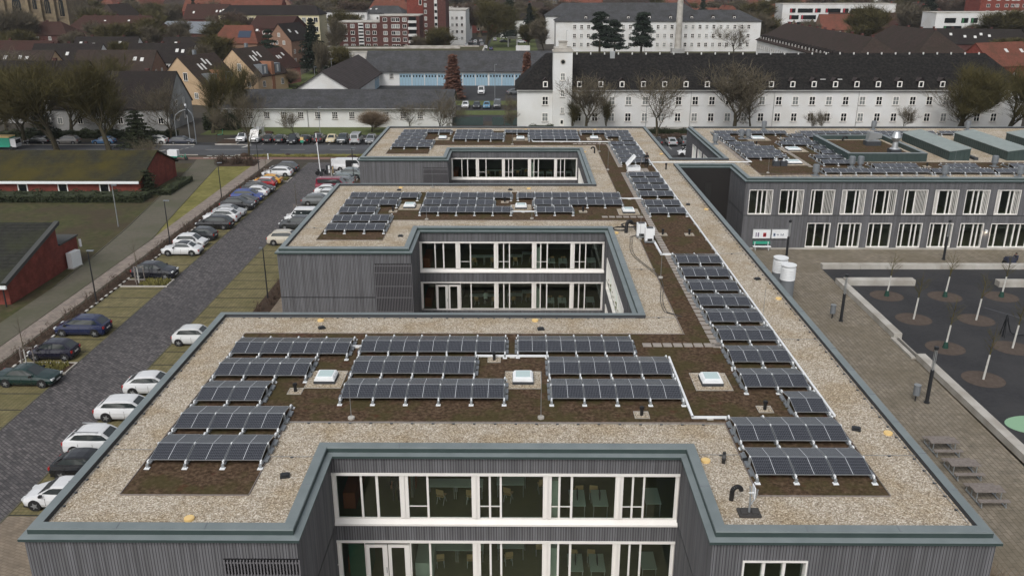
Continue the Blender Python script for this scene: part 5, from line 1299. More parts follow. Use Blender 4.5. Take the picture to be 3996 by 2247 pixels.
# hedge plants
HM = []
for s_ in range(4):
    rn = random.Random(40 + s_); b = MB()
    for i in range(15):
        a = rn.uniform(0, 6.3); p = Vector((rn.uniform(-.25, .25), rn.uniform(-.3, .3), 0)); q = p + Vector((math.cos(a) * .25, math.sin(a) * .25, rn.uniform(.5, 1.25)))
        b.tube(p, q, .016, .006, 3)
        for j in range(4):
            r2 = p.lerp(q, rn.uniform(.35, 1)); a2 = rn.uniform(0, 6.3); d = Vector((math.cos(a2) * .12, math.sin(a2) * .12, .10)); n_ = Vector((-d.y, d.x, .05)) * .3
            b.face([r2, r2 + d + n_, r2 + d * 1.3, r2 + d - n_])
    HM.append(b.mesh('hedge_plant', X['twigr']))
rn = random.Random(77)
y = 46.0; k = 0
while y < 137:
    tag(inst('hedge_plant', HM[k % 4], None, (-40.55 + rn.uniform(-.15, .15), y, 0), rn.uniform(0, 6), rn.uniform(.55, .95)), 'leafless reddish hedge plant in the long row beside the left bays', 'hedge plant', 'hedge plants left of the car park'); y += 1.05; k += 1
for k in range(26): tag(inst('hedge_plant', HM[k % 4], None, (rn.uniform(-50, -43.8), rn.uniform(138.9, 142.3), 0), rn.uniform(0, 6), 1.2), 'red brown hedge plant in the bed at the street end of the grass wedge', 'hedge plant', 'hedge plants by the street')
for k in range(40): tag(inst('hedge_plant', HM[k % 4], None, (rn.uniform(-24.2, -23.2), 66 + k * 1.5, 0), rn.uniform(0, 6), rn.uniform(.7, 1.0)), 'brown hedge plant in the strip beside the school wall', 'hedge plant', 'hedge plants along the school')
# ------------------------------------------------------------ people
def person(name_loc, rz, label, pose, cloth, skin='skin', hair='hair', s=1.0, trousers='jacket', seat=False, hood=False):
    x, y, z = name_loc
    t = empty('person', label, 'person', name_loc, rz, None, s)
    V = []; Ed = []; Rr = []; 
    def v(p, r): V.append(p); Rr.append(r); return len(V) - 1
    def e(a, b_): Ed.append((a, b_))
    P = pose
    pel = v(P['pelvis'], (.15, .12)); sp = v(P['spine'], (.15, .11)); ch = v(P['chest'], (.19, .13)); nk = v(P['neck'], (.06, .06)); hd0 = v(P['chin'], (.07, .075)); hd = v(P['head'], (.09, .105)); ht = v(P['top'], (.06, .07))
    for a, b_ in ((pel, sp), (sp, ch), (ch, nk), (nk, hd0), (hd0, hd), (hd, ht)): e(a, b_)
    for s_ in ('l', 'r'):
        sh, el, wr, ha = [P[k + s_] for k in ('sh', 'el', 'wr', 'ha')]
        a = v(sh, (.075, .075)); b_ = v(el, (.055, .055)); c_ = v(wr, (.036, .036)); d = v(ha, (.042, .028))
        e(ch, a); e(a, b_); e(b_, c_); e(c_, d)
        h = Vector(ha); dr = (Vector(ha) - Vector(wr)).normalized(); sd = dr.orthogonal().normalized()
        for i in range(4):
            f0 = v(tuple(h + dr * .045 + sd * (i - 1.5) * .02), (.011, .011)); f1 = v(tuple(h + dr * (.10 + .01 * (i in (1, 2))) + sd * (i - 1.5) * .023 + Vector((0, 0, -.015))), (.008, .008)); e(d, f0); e(f0, f1)
        th = v(tuple(h + sd * .05 + dr * .03), (.011, .011)); e(d, th)
        hp, kn, an, to = [P[k + s_] for k in ('hp', 'kn', 'an', 'to')]
        a = v(hp, (.10, .10)); b_ = v(kn, (.068, .068)); c_ = v(an, (.05, .05)); d = v(to, (.045, .04))
        e(pel, a); e(a, b_); e(b_, c_); e(c_, d)
    me = bpy.data.meshes.new('body'); me.from_pydata(V, Ed, []); 
    o = inst('body', me, t)
    m_ = o.modifiers.new('skin', 'SKIN'); m_.use_smooth_shade = True
    for i, r_ in enumerate(Rr): me.skin_vertices[0].data[i].radius = r_
    me.skin_vertices[0].data[0].use_root = True
    o.modifiers.new('sub', 'SUBSURF').levels = 1; o.modifiers['sub'].render_levels = 1
    bpy.context.view_layer.update()
    dg = bpy.context.evaluated_depsgraph_get()
    me2 = bpy.data.meshes.new_from_object(o.evaluated_get(dg)); o.modifiers.clear(); o.data = me2
    me2.materials.clear()
    for m2 in (X[cloth], X[skin], X[trousers], X['black']): me2.materials.append(m2)
    nk_, hl, hr = Vector(P['neck']), Vector(P['hal']), Vector(P['har']); wl, wr_ = Vector(P['wrl']), Vector(P['wrr']); hz = P['pelvis'][2]
    for pl in me2.polygons:
        c_ = pl.center; k = 0
        if c_.z > nk_.z + .01 and (c_ - Vector(P['head'])).length < .3: k = 1
        if (c_ - hl).length < (wl - hl).length + .06 or (c_ - hr).length < (wr_ - hr).length + .06: k = 1
        if k == 0 and min((c_ - Vector(P['kn' + q])).length for q in 'lr') < .5 and c_.z < hz + .02: k = 2
        if min((c_ - Vector(P['to' + q])).length for q in 'lr') < .14: k = 3
        pl.material_index = k; pl.use_smooth = True
    hd_ = Vector(P['head']); fw = (Vector(P['toL']) - Vector(P['anL'])) if False else Vector((0, -1, 0))
    b = MB()
    for i in range(7):      # hair or hood shell
        for j in range(12):
            a0, a1 = PI * (.02 + .5 * i / 7), PI * (.02 + .5 * (i + 1) / 7); p0, p1 = 2 * PI * j / 12, 2 * PI * (j + 1) / 12
            f = lambda a, p_: (hd_.x + .118 * math.sin(a) * math.cos(p_), hd_.y + .02 + .128 * math.sin(a) * math.sin(p_), hd_.z + .0 + .14 * math.cos(a))
            b.face([f(a0, p0), f(a0, p1), f(a1, p1), f(a1, p0)])
    b.build('hood' if hood else 'hair', X[cloth] if hood else X[hair], t, smooth=60)
    b = MB()
    for dx in (-.035, .035): b.box(hd_.x + dx - .012, hd_.x + dx + .012, hd_.y - .112, hd_.y - .098, hd_.z + .0, hd_.z + .014, 0)
    b.box(hd_.x - .03, hd_.x + .03, hd_.y - .108, hd_.y - .095, hd_.z - .07, hd_.z - .06, 1)
    b.face([(hd_.x - .015, hd_.y - .1, hd_.z - .035), (hd_.x + .015, hd_.y - .1, hd_.z - .035), (hd_.x, hd_.y - .13, hd_.z - .035)], 2); b.face([(hd_.x - .015, hd_.y - .1, hd_.z - .035), (hd_.x, hd_.y - .13, hd_.z - .035), (hd_.x, hd_.y - .1, hd_.z + .02)], 2); b.face([(hd_.x + .015, hd_.y - .1, hd_.z - .035), (hd_.x, hd_.y - .13, hd_.z - .035), (hd_.x, hd_.y - .1, hd_.z + .02)], 2)
    b.build('face', [X['hair'], X['red'], X['skin']], t)
    return t
def stand(look=0.0, arms='hold'):
    P = dict(pelvis=(0, 0, .92), spine=(0, .0, 1.12), chest=(0, -.01, 1.34), neck=(0, -.03, 1.50), chin=(0, -.07, 1.56), head=(0, -.06, 1.64), top=(0, -.05, 1.72),
             hpl=(-.11, 0, .86), knl=(-.12, -.03, .48), anl=(-.13, .02, .09), tol=(-.14, -.13, .05), hpr=(.11, 0, .86), knr=(.12, -.02, .48), anr=(.14, .03, .09), tor=(.16, -.12, .05),
             shl=(-.2, 0, 1.40), shr=(.2, 0, 1.40))
    if arms == 'hold': P.update(ell=(-.27, -.02, 1.14), wrl=(-.12, -.24, 1.10), hal=(-.06, -.30, 1.11), elr=(.27, -.02, 1.14), wrr=(.12, -.24, 1.10), har=(.06, -.30, 1.11), head=(0, -.10, 1.62), chin=(0, -.10, 1.54), top=(0, -.09, 1.70))
    else: P.update(ell=(-.26, .03, 1.12), wrl=(-.26, -.04, .88), hal=(-.26, -.06, .80), elr=(.26, .03, 1.12), wrr=(.26, -.04, .88), har=(.26, -.06, .80))
    return P
person((14.95, 99.75, ZS), R(8), 'worker in a black hooded jacket on the roof beside the open hatch', stand(), 'jacket', hood=True)
o = MB().box(14.85, 15.0, 99.38, 99.46, ZS + 1.08, ZS + 1.13).build('remote_control', X['galv']); tag(o, 'small grey device in the hands of the worker on the roof', 'device')
person((-6.15, 37.0, 3.97), R(175), 'person in a dark top standing inside the upper front room, seen through the glass', stand(arms='down'), 'jacket')
SIT = dict(pelvis=(0, .1, .50), spine=(0, .08, .72), chest=(0, .0, .93), neck=(0, -.06, 1.08), chin=(0, -.10, 1.13), head=(0, -.1, 1.21), top=(0, -.09, 1.29), hpl=(-.1, .06, .48), knl=(-.13, -.36, .50), anl=(-.13, -.34, .09), tol=(-.13, -.48, .05), hpr=(.1, .06, .48), knr=(.13, -.36, .50), anr=(.13, -.34, .09), tor=(.13, -.48, .05),
           shl=(-.2, 0, .99), shr=(.2, 0, .99), ell=(-.25, -.12, .76), wrl=(-.15, -.38, .78), hal=(-.12, -.46, .79), elr=(.25, -.12, .76), wrr=(.15, -.38, .78), har=(.12, -.46, .79))
person((-3.1, 75.1, .13), R(190), 'person in a pale top sitting at a desk in the lower middle court room', SIT, 'teal')
person((-1.0, 112.6, 3.97), R(120), 'person in a white shirt sitting by the window of the farthest court', SIT, 'whitep')
person((52.9, 87.25, .12), R(-60), 'person in a navy jacket bending over a dark covered trolley in the yard', dict(SIT), 'navy')
t = empty('trolley', 'dark covered trolley with black sides in the yard, held by the person', 'trolley', (52.1, 86.95, 0.01), .2)
MB().box(-.5, .5, -.35, .35, .25, .95).box(-.4, .4, -.3, .3, .95, 1.05).build('cover', X['navy'], t)
for x in (-.55, .55): MB().tube((x - .06, -.0, .36), (x + .06, -.0, .36), .36, n=14).build('wheel', X['tyre'], t)
# ------------------------------------------------------------ school furniture behind the glass
def desk_mesh():
    b = MB(); b.box(-.7, .7, -.38, .38, .72, .75, 0)
    for x in (-.65, .65):
        for y in (-.33, .33): b.box(x - .02, x + .02, y - .02, y + .02, 0, .72, 1)
    return b.mesh('desk', [X['teal'], X['alu']])
def chair_mesh():
    b = MB(); b.box(-.2, .2, -.2, .2, .44, .47, 0); b.box(-.2, .2, .18, .21, .58, .86, 0)
    for x in (-.18, .18):
        b.path([(x, -.2, 0), (x, 0, .44), (x, .2, 0)], .014, 4, 1); b.path([(x, .1, .45), (x, .2, .86)], .014, 4, 1)
    return b.mesh('chair', [X['wood'], X['alu']])
DK, CH = desk_mesh(), chair_mesh()
rn = random.Random(21)
FL = {0: .13, 1: 3.96}; NM = {35.2: 'nearest court', 73.1: 'middle court', 111.0: 'farthest court'}
for y0 in (35.2, 73.1, 111.0):
    for fl in (0, 1):
        if y0 == 111.0 and fl == 0: continue
        for k, (x, dy) in enumerate(((-3.9, 2.4), (-2.5, 2.4), (-.4, 2.6), (1.0, 3.4), (2.9, 1.1), (4.0, 1.1), (6.6, 1.3))):
            lb = 'pale desk behind the %s glass, %s, %s' % ('upper' if fl else 'lower', NM[y0], ('left', 'second from left', 'centre', 'centre right', 'by the window right', 'second at the window', 'rightmost')[k])
            d = empty('desk', lb, 'desk', (x, y0 + dy, FL[fl]), 0 if k < 4 else PI / 2, 'pale school desks behind the glass'); inst('desk_body', DK, d)
            if k in (4, 5): tag(MB().box(x - .02, x + .02, y0 + dy - .25, y0 + dy + .25, FL[fl] + .76, FL[fl] + 1.15).build('screen', X['black']), 'computer screen on the %s desk, %s floor, %s' % ('left window' if k == 4 else 'right window', 'upper' if fl else 'lower', NM[y0]), 'screen')
            if k != 6:
                c_ = empty('chair', lb.replace('pale desk', 'wooden chair'), 'chair', (x + rn.uniform(-.2, .2), y0 + dy - (.65 if k < 4 else 0) + (.0 if k < 4 else 1.1), FL[fl]), PI + rn.uniform(-.4, .4), 'wooden school chairs behind the glass'); inst('chair_body', CH, c_)
        tag(MB().box(1.6, 1.95, y0 + .3, y0 + .7, FL[fl], FL[fl] + 2.2).build('shelf', X['teal']), 'narrow teal shelf at the %s glass of the %s' % ('upper' if fl else 'lower', NM[y0]), 'shelf')
        tag(MB().box(-8.7, -8.1, y0 + 1.2, y0 + 4.0, FL[fl], FL[fl] + .9).build('cabinet', X['ochrew']), 'orange brown cabinet left behind the %s glass of the %s' % ('upper' if fl else 'lower', NM[y0]), 'cabinet')
tag(MB().box(-6.6, -5.3, 38.2, 38.9, 3.96, 4.6).build('cabinet', X['ochrew']), 'orange brown low cabinet behind the standing person', 'cabinet')
for x0 in (-5.2, -8.5): tag(MB().box(x0, x0 + (.9 if x0 > -6 else 1.0), 35.9, 37.5, .13, 1.1 if x0 > -6 else 2.2).build('cupboard', X['teal'] if x0 > -6 else flat('green_wall', (.06, .2, .13), .6)), 'pale green cupboard in the lower nearest court room, %s of the door' % ('right' if x0 > -6 else 'left'), 'cupboard')
# ------------------------------------------------------------ buildings behind
WC = {}
def wmesh(w_, h, kind='cross', cur=False):
    k = (round(w_, 2), round(h, 2), kind, cur)
    if k in WC: return WC[k]
    b = MB(); f = .05 if kind in ('grid', 'half') else (.15 if kind == 'dorm' else .09)
    b.box(-w_ / 2, w_ / 2, -.02, .0, -h / 2, h / 2, 1)                       # dark pane
    for a in ((-w_ / 2 - .06, -w_ / 2 + f, -h / 2, h / 2), (w_ / 2 - f, w_ / 2 + .06, -h / 2, h / 2), (-w_ / 2 + f, w_ / 2 - f, h / 2 - f, h / 2 + .05), (-w_ / 2 + f, w_ / 2 - f, -h / 2 - .04, -h / 2 + f)): b.box(a[0], a[1], -.07, -.021, a[2], a[3], 0)
    if kind == 'cross': b.box(-.05, .05, -.06, -.021, -h / 2 + f, h / 2 - f, 0); b.box(-w_ / 2 + f, -.05, -.06, -.021, .0, .09, 0); b.box(.05, w_ / 2 - f, -.06, -.021, .0, .09, 0)
    if kind == 'grid':
        for i in (1, 2): x = -w_ / 2 + w_ * i / 3; b.box(x - .035, x + .035, -.06, -.021, -h / 2 + f, h / 2 - f, 0)
        for i in (1, 2): z = -h / 2 + h * i / 3; b.box(-w_ / 2 + f, w_ / 2 - f, -.063, -.0605, z - .03, z + .03, 0)
    if kind == 'half': b.box(-.04, .04, -.06, -.021, -h / 2 + f, h / 2 - f, 0)
    b.box(-w_ / 2 - .1, w_ / 2 + .1, -.14, -.0, -h / 2 - .12, -h / 2 - .041, 2)
    WC[k] = b.mesh('window', [X['white'], X['curtain'] if cur else X['dglass'], X['conc']])
    return WC[k]
WR = random.Random(12)
def win(t, x, y, z, w_, h, kind='cross', rz=0.0): return inst('window', wmesh(w_, h, kind, kind not in ('plain', 'grid') and WR.random() < .38), t, (x, y, z), rz)
def house(label, x, y, rz, L, W_, he, hr, wall, roof, cat='house', name='house', hip=0.0, over=.35, front=None, back=None, gable=None, chim=(), sky=(), group=None, base=0.0):
    """ridge along local x; front = local -y side. front: list of (z, [xs], w, h, kind)"""
    t = empty(name, label, cat, (x, y, base), rz, group)
    a, c = L / 2, W_ / 2
    b = MB(); b.box(-a, a, -c, c, 0, he, 0, False)
    if hip < .01:
        for s in (-1, 1): b.face([(s * a, -c, he), (s * a, c, he), (s * a, 0, hr)])
    b.build('wall', [wall], t)
    b = MB(); o = over; sl = (hr - he) / c; ze = he - o * sl
    A, Cc = a + o * (.6 if hip < .01 else 1), c + o
    th = .16
    if hip < .01:
        for s in (-1, 1):
            q = [(-A, s * Cc, ze), (A, s * Cc, ze), (A, 0, hr), (-A, 0, hr)]; q2 = [(p[0], p[1], p[2] + th) for p in q]
            b.face(q2 if s < 0 else q2[::-1]); b.face(q[::-1] if s < 0 else q)
            b.face([q[0], q[1], q2[1], q2[0]]); b.face([q[1], q[2], q2[2], q2[1]]); b.face([q[3], q[0], q2[0], q2[3]])
    else:
        r0, r1 = (-a + hip, 0, hr + th), (a - hip, 0, hr + th); z = he
        E4 = [(-A, -Cc, z), (A, -Cc, z), (A, Cc, z), (-A, Cc, z)]; E5 = [(p[0], p[1], z + .2) for p in E4]
        b.face([E5[0], E5[1], r1, r0]); b.face([E5[2], E5[3], r0, r1]); b.face([E5[1], E5[2], r1]); b.face([E5[3], E5[0], r0])
        for i in range(4): b.face([E4[i], E4[(i + 1) % 4], E5[(i + 1) % 4], E5[i]])
        b.face(E4[::-1])
    rf = b.build('roof', [roof], t)
    for z, xs, w_, h, k in (front or []):
        for x_ in xs: win(t, x_, -c, z, w_, h, k)
    for z, ys, w_, h, k, s in (gable or []):
        for y_ in ys: win(t, s * a, y_, z, w_, h, k, PI / 2 * s)
    for cx, cy, hh in chim:
        inst('chimney', MB().box(-.35, .35, -.35, .35, -.8, hh).box(-.42, .42, -.42, .42, hh, hh + .12).mesh('chimney', wall if wall in (X['brick'], X['brickd']) else X['brickd']), rf, (cx, cy, hr - abs(cy) * sl))
    for cx, cy, w_, h in sky:
        ang = math.atan(sl); s = 1 if cy > 0 else -1
        inst('roof_window', MB().box(-w_ / 2, w_ / 2, -h / 2, h / 2, 0, .1).mesh('roof_window', X['plate']), rf, (cx, cy, hr - abs(cy) * sl + th), rot=(-s * ang, 0, 0))
    return t, rf
def lin(a, b, n): return [a + (b - a) * i / (n - 1) for i in range(n)] if n > 1 else [(a + b) / 2]
def dormer(rf, x, y, z, w_=1.1, h=1.35, d=2.2, roofm=None):
    b = MB(); b.box(-w_ / 2, w_ / 2, 0, d, 0, h, 0); b.face([(-w_ / 2, 0, h), (w_ / 2, 0, h), (0, 0, h + .55)], 0)
    o = .15
    for s in (-1, 1): b.face([(s * (w_ / 2 + o), -o, h - .1), (0, -o, h + .62), (0, d + 1.0, h + .62), (s * (w_ / 2 + o), d, h - .1)], 1)
    do = inst('dormer', b.mesh('dormer', [X['tiledark'], roofm or X['slatebrown']]), rf, (x, y, z)); return do
# white barracks with the square tower
L = 104.0
t, rf = house('long white two storey building with a black mossy roof and a square tower', -.4 + L / 2, 186.3, 0, L, 15.6, 7.5, 14.0, X['render'], X['slateb'], 'building', 'barracks_building', hip=6.0, over=.5,
              front=[(5.35, [5.35 - 51.6] + [12.2 + 3.415 * i - 51.6 for i in range(26)], 1.22, 1.72, 'cross'), (2.0, [5.35 - 51.6] + [12.2 + 3.415 * i - 51.6 for i in range(26)], 1.22, 1.72, 'cross')])
dx = [5.35] + [12.3 + 4.34 * i for i in range(20)]
DB, DW = None, wmesh(.9, 1.15, 'dorm')
for x_ in dx:
    d = dormer(rf, x_ - 51.6, -7.75, 7.95, 1.1, 1.35, 2.6); inst('window', DW, d, (0, -.01, .68))
for x_ in (62.3, 65.7): inst('roof_window', MB().box(-.55, .55, -.75, .75, 0, .1).mesh('roof_window', X['plate']), rf, (x_ - 51.6, -6.5, 8.95), rot=(math.atan(6.5 / 7.8), 0, 0))
b = MB()
for i in range(30): b.box(12.0 + i * 2.9 - 51.6, 12.25 + i * 2.9 - 51.6, -.35, -.15, 13.9, 14.35)
b.build('ridge_hooks', X['plate'], rf); MB().box(19.0 - 51.6, 20.0 - 51.6, -1.3, -.5, 13.2, 14.6).build('chimney', X['alu'], rf)
b = MB(); b.box(-.4 - 51.7, 51.9, -8.32, -8.2, 7.35, 7.55)
for x_ in (11.0, 18.0, 35.2, 52.2, 69.4): b.cyl(x_ - 51.6, -7.95, 0, 7.3, .06, 6)
b.build('gutter', X['renderg'], t)
b = MB(); b.box(6.85 - 51.6, 10.7 - 51.6, -9.3, -5.0, 0, 15.1, 0); b.box(6.7 - 51.6, 10.85 - 51.6, -9.45, -4.85, 15.1, 15.35, 1); b.box(7.0 - 51.6, 10.5 - 51.6, -9.2, -5.1, 15.35, 15.9, 1); b.box(8.0 - 51.6, 9.6 - 51.6, -8.2, -6.2, 15.9, 17.0, 1); b.box(7.85 - 51.6, 9.75 - 51.6, -8.35, -6.05, 17.0, 17.15, 1)
tw = b.build('tower', [X['render'], X['conc']], t)
for z, w_, h in ((10.3, .95, 1.45), (7.0, .8, 1.35), (3.6, .75, 1.25)): win(tw, 8.8 - 51.6, -9.3, z, w_, h)
MB().tube((8.8 - 51.6, -9.36, 13.2), (8.8 - 51.6, -9.3, 13.2), .55, n=20).build('round_frame', X['conc'], tw); MB().tube((8.8 - 51.6, -9.38, 13.2), (8.8 - 51.6, -9.36, 13.2), .38, n=20).build('round_window', X['dglass'], tw)
MB().box(8.3 - 51.6, 9.2 - 51.6, -9.36, -9.3, 0, 1.9).build('door', X['white'], tw); MB().box(8.52 - 51.6, 8.98 - 51.6, -9.38, -9.36, .9, 1.6).build('door_pane', X['dglass'], tw)
# long low white building
xs = [-55.6 + 3.52 * i for i in range(11)]
t, rf = house('long low white building with a slate roof and nine pane windows', -37.75, 184.0, 0, 47.7, 12.0, 4.2, 6.9, X['render'], X['slate'], 'building', 'long_building', over=.7, front=[(2.42, [x + 37.75 for x in xs], 1.15, 1.4, 'grid')])
MB().box(-24.2, 24.2, -6.82, -6.7, 3.78, 3.95).cyl(-12.9 + 7, -6.1, 0, 3.4, .07, 6).cyl(-21.7, -6.1, 0, 3.4, .07, 6).build('gutter', X['renderg'], t)
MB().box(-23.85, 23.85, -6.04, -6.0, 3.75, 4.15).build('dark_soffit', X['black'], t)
# garages
t, rf = house('L shaped garage building, main wing with light blue gates and a slate roof', -15.0, 259.5, 0, 58.0, 15.0, 4.4, 9.0, X['render'], X['slate'], 'building', 'garage_building', over=.8,
              front=[(2.65, [-36.7 + 15.0], 1.2, 1.5, 'grid')])
GT = MB()
GT.box(-1.7, 1.7, -.05, 0, 0, 3.35, 0)
for i in range(4):
    x = -1.27 + i * .85; GT.box(x - .2, x + .2, -.07, -.051, 2.35, 2.95, 1)
for i in range(5): x = -1.7 + i * .85; GT.box(x - .03, x + .03, -.062, -.051, 0, 2.3, 2)
GM = GT.mesh('gate', [X['bluedoor'], X['dglass'], X['galvroof']])
for i in range(12): inst('gate', GM, t, (-32.7 + 3.66 * i + 15 + (.25 if i > 6 else 0), -7.5, 0))
t, rf = house('side wing of the garages with a big white gable and brownish roof', -46.8, 232, R(90), 48.5, 13.6, 3.9, 8.2, X['render'], X['slatebrown'], 'building', 'garage_wing', over=.75)
t.location = (-46.8, 232.0, 0); 
for y_ in (-21, -17.2, -13.4, 12.0, 15.8): inst('gate', GM, t, (y_, -6.8, 0), 0)
# white flat hall behind
t = empty('flat_hall', 'pale flat roofed hall behind the garages', 'building', (0, 0, 0))
MB().box(-66.8, -12, 290, 313, 0, 6.4).build('wall', X['renderg'] if False else noisy('pale_panels', [(.50, .48, .45), (.58, .56, .53)], .5), t)
b = MB(); b.box(-67.0, -11.8, 289.8, 313.2, 6.4, 6.75); b.build('roof_edge', X['conc'], t); MB().box(-66.5, -12.3, 290.3, 312.7, 6.76, 6.78).build('mossy_roof', X['grassb'], t)
MB().box(-60, -20, 300, 300.6, 6.79, 7.3).box(-40, -14, 308, 308.6, 6.79, 7.2).build('roof_light', X['conc'], t)
b = MB()
for i in range(6): b.box(-66.5 + i * 4, -66.1 + i * 4, 289.6, 289.99, 0, 6.4)
b.build('pilaster', X['conc'], t)
# far barracks
for lb, cx, y, L, he, hr, fr in (('second white three storey building with a grey hipped roof behind the tower', 58.4, 384, 86, 12.1, 16.4, True), ('third white building with a dark roof, showing only its roof above the second', 49, 428, 73, 12.5, 18.2, True)):
    xs2 = [23.3 - cx + i * 2.92 for i in range(26)]
    xs2 = [v for v in xs2 if v < L / 2 - 2]
    t, rf = house(lb, cx, y, 0, L, 16, he, hr, X['render'], X['slate'], 'building', 'barracks_building', hip=8, over=.5, front=[(z, xs2, 1.3, 1.7, 'cross') for z in (10.0, 6.4, 2.8)] if y < 400 else [(10.6, xs2[:3], 1.3, 1.7, 'cross')])
    for i in range(8): d = dormer(rf, 28 - cx + i * 8.9, -6.4, he + .8, 1.3, 1.2, 2.5); inst('window', DW, d, (0, -.01, .6))
# brown roofed barracks at right
for lb, cx, cy, L, W_, he, hr, nd in (('long white building with a brown roof and a dense line of dormers at right', 95.5, 281, 96, 15.5, 7.6, 13.9, 26), ('white building with a brown hipped roof and a row of six dormers', 119.5, 272, 46, 19, 6.6, 14.8, 6), ('low brown roofed wing behind the right end of the black roof', 135, 278, 40, 12, 4.2, 8.0, 0)):
    t, rf = house(lb, cx, cy, R(-90), L, W_, he, hr, X['render'], X['tilebrown'], 'building', 'barracks_building', hip=8 if L > 42 else 0.0, over=.5, front=[(5.6, lin(-L / 2 + 2, L / 2 - 2, int(L / 2.6)), .8, 1.3, 'plain')] if nd else [],
                  chim=[(x_, .6, 1.0) for x_ in lin(-L / 2 + 9, L / 2 - 10, 11 if L > 50 else 4)] if nd else ())
    for x_ in (lin(-L / 2 + 4, L / 2 - 6, nd) if nd > 10 else lin(-14, 2, nd) if nd else []): d = dormer(rf, x_, -W_ / 2 + .35, he + .3, 1.1, 1.3, 2.6, X['tiledark']); inst('window', DW, d, (0, -.01, .65))
# concrete mast
t = empty('concrete_chimney', 'tall weathered concrete chimney in front of the far white building', 'chimney', (65.3, 366, 0))
MB().cyl(0, 0, 0, 34, 1.45, 18, 0, 1.0).build('shaft', X['conc'], t, smooth=40); MB().box(-2.6, 2.6, -1.9, 1.9, 0, 2.0).build('base', X['renderg'], t)
# brick apartments
def flats(label, x0, x1, y0, y1, h, wall, rows, cols, cap=True, stair=None, wk='half', ww=1.5, name='apartment_block'):
    t = empty(name, label, 'apartment block', (0, 0, 0))
    MB().box(x0, x1, y0, y1, 0, h).build('wall', wall, t)
    if cap: MB().box(x0 - .15, x1 + .15, y0 - .15, y1 + .15, h, h + .35).build('roof_edge', X['conc'], t)
    for z in rows:
        for c in cols: win(t, c, y0, z, ww if not isinstance(c, tuple) else c[1], 1.35, wk)
    return t
ZR5 = [2.0, 4.5, 6.95, 9.4, 11.9]
t = flats('red brick apartment block, lower left part with a pale stair strip', -69.8, -53.7, 345, 358, 13.2, X['brickd'], ZR5, [-67.4, -64.5, -58.6, -56.0])
b = MB(); b.box(-62.2, -60.2, 344.7, 344.95, 0, 13.0, 0)
for i in range(10): b.box(-62.1, -60.3, 344.6, 344.69, .9 + i * 1.22, 1.45 + i * 1.22, 1)
b.build('stair_glazing', [X['plate'], X['dglass']], t)
t = flats('red brick apartment block, taller right part with corner balconies', -53.5, -38.3, 343, 358, 15.6, X['brickd'], [4.5, 6.95, 9.4, 11.9, 14.3], [-51.5, -48.3, -46.7, -44.0])
for z in (3.3, 5.75, 8.2, 10.7, 13.1): MB().box(-42.6, -39.4, 341.9, 342.99, z, z + .9).build('balcony', X['plate'], t); MB().box(-42.4, -39.6, 342.9, 342.99, z + .95, z + 2.2).build('balcony_window', X['dglass'], t)
t = flats('tall red brick tower block cut by the top of the picture, left half', -46.5, -39.6, 372, 388, 38, X['brick'], [], [])
for z in lin(20, 36, 6): win(t, -40.9, 372, z, 1.1, 2.2, 'plain')
t = flats('tall red brick tower block, right half with a pale window strip', -39.2, -30, 366, 384, 33, X['brickd'], [6 + 2.6 * i for i in range(9)], [-38.2], ww=.9)
b = MB(); b.box(-34.6, -33.4, 365.7, 365.95, 0, 32, 0)
for i in range(13): b.box(-34.5, -33.5, 365.6, 365.69, 1 + i * 2.5, 2.1 + i * 2.5, 1)
b.build('window_strip', [X['plate'], X['dglass']], t)
flats('white flat block with a grey hipped roof right of the brick tower', -36, -24.8, 415, 470, 15.3, X['render'], [3, 6, 9, 12], [-34.5, -31, -29, -26.6], ww=1.1)
t = flats('brick high rise at the right top corner', 224, 262, 440, 455, 30, X['brick'], [13.6, 16.6, 19.6, 22.6], [228, 232.5, 236.8, 239.8, 242, 245.5], ww=1.6)
for lb, x0, x1, y, h, cols_ in (('long white modern block with red panels at the right', 140, 200, 480, 16.2, 'r'), ('long white modern block with green glazing at the right edge', 186, 262, 402, 14.5, 'g')):
    t = flats(lb, x0, x1, y, y + 14, h, X['render'], [], [])
    rn = random.Random(int(x0))
    for z in (h - 4.2, h - 7.6, h - 11):
        x = x0 + 4
        while x < x1 - 6:
            w_ = rn.choice((3, 5, 8)); b = MB().box(x, x + w_, y - .1, y - .02, z, z + 2.1, 0)
            if rn.random() < .6: b.box(x + .3, x + 1.1, y - .14, y - .101, z, z + 2.1, 1)
            b.build('window', [X['dglass'], flat('accent', (.35, .02, .04) if cols_ == 'r' else (.04, .16, .07))], t); x += w_ + rn.choice((1.2, 2.5))
# kiosk, wall
t = empty('shelter', 'small white shelter with a flat concrete roof beyond the garages', 'shelter', (-3.0, 407, 0)); MB().box(-2.3, 2.3, -2, 2, 3.2, 4.2).build('roof', X['conc'], t)
for x in (-2.0, 2.0): MB().box(x - .3, x + .3, -1.8, -1.2, 0, 3.2).box(x - .3, x + .3, 1.2, 1.8, 0, 3.2).build('post', X['render'], t)
tag(MB().box(-1.4, 4.6, 380, 380.4, 0, 2.2).build('garden_wall', X['render']), 'short white wall piece above the garage ridge', 'wall')
house('white house with a flat extension behind the big bare tree, beyond the garages', -3, 470, 0, 14, 10, 9, 12, X['render'], X['tiledark'], front=[(3, [-4, 0, 4], 1.2, 1.5, 'half'), (6.5, [-4, 4], 1.2, 1.5, 'half')])
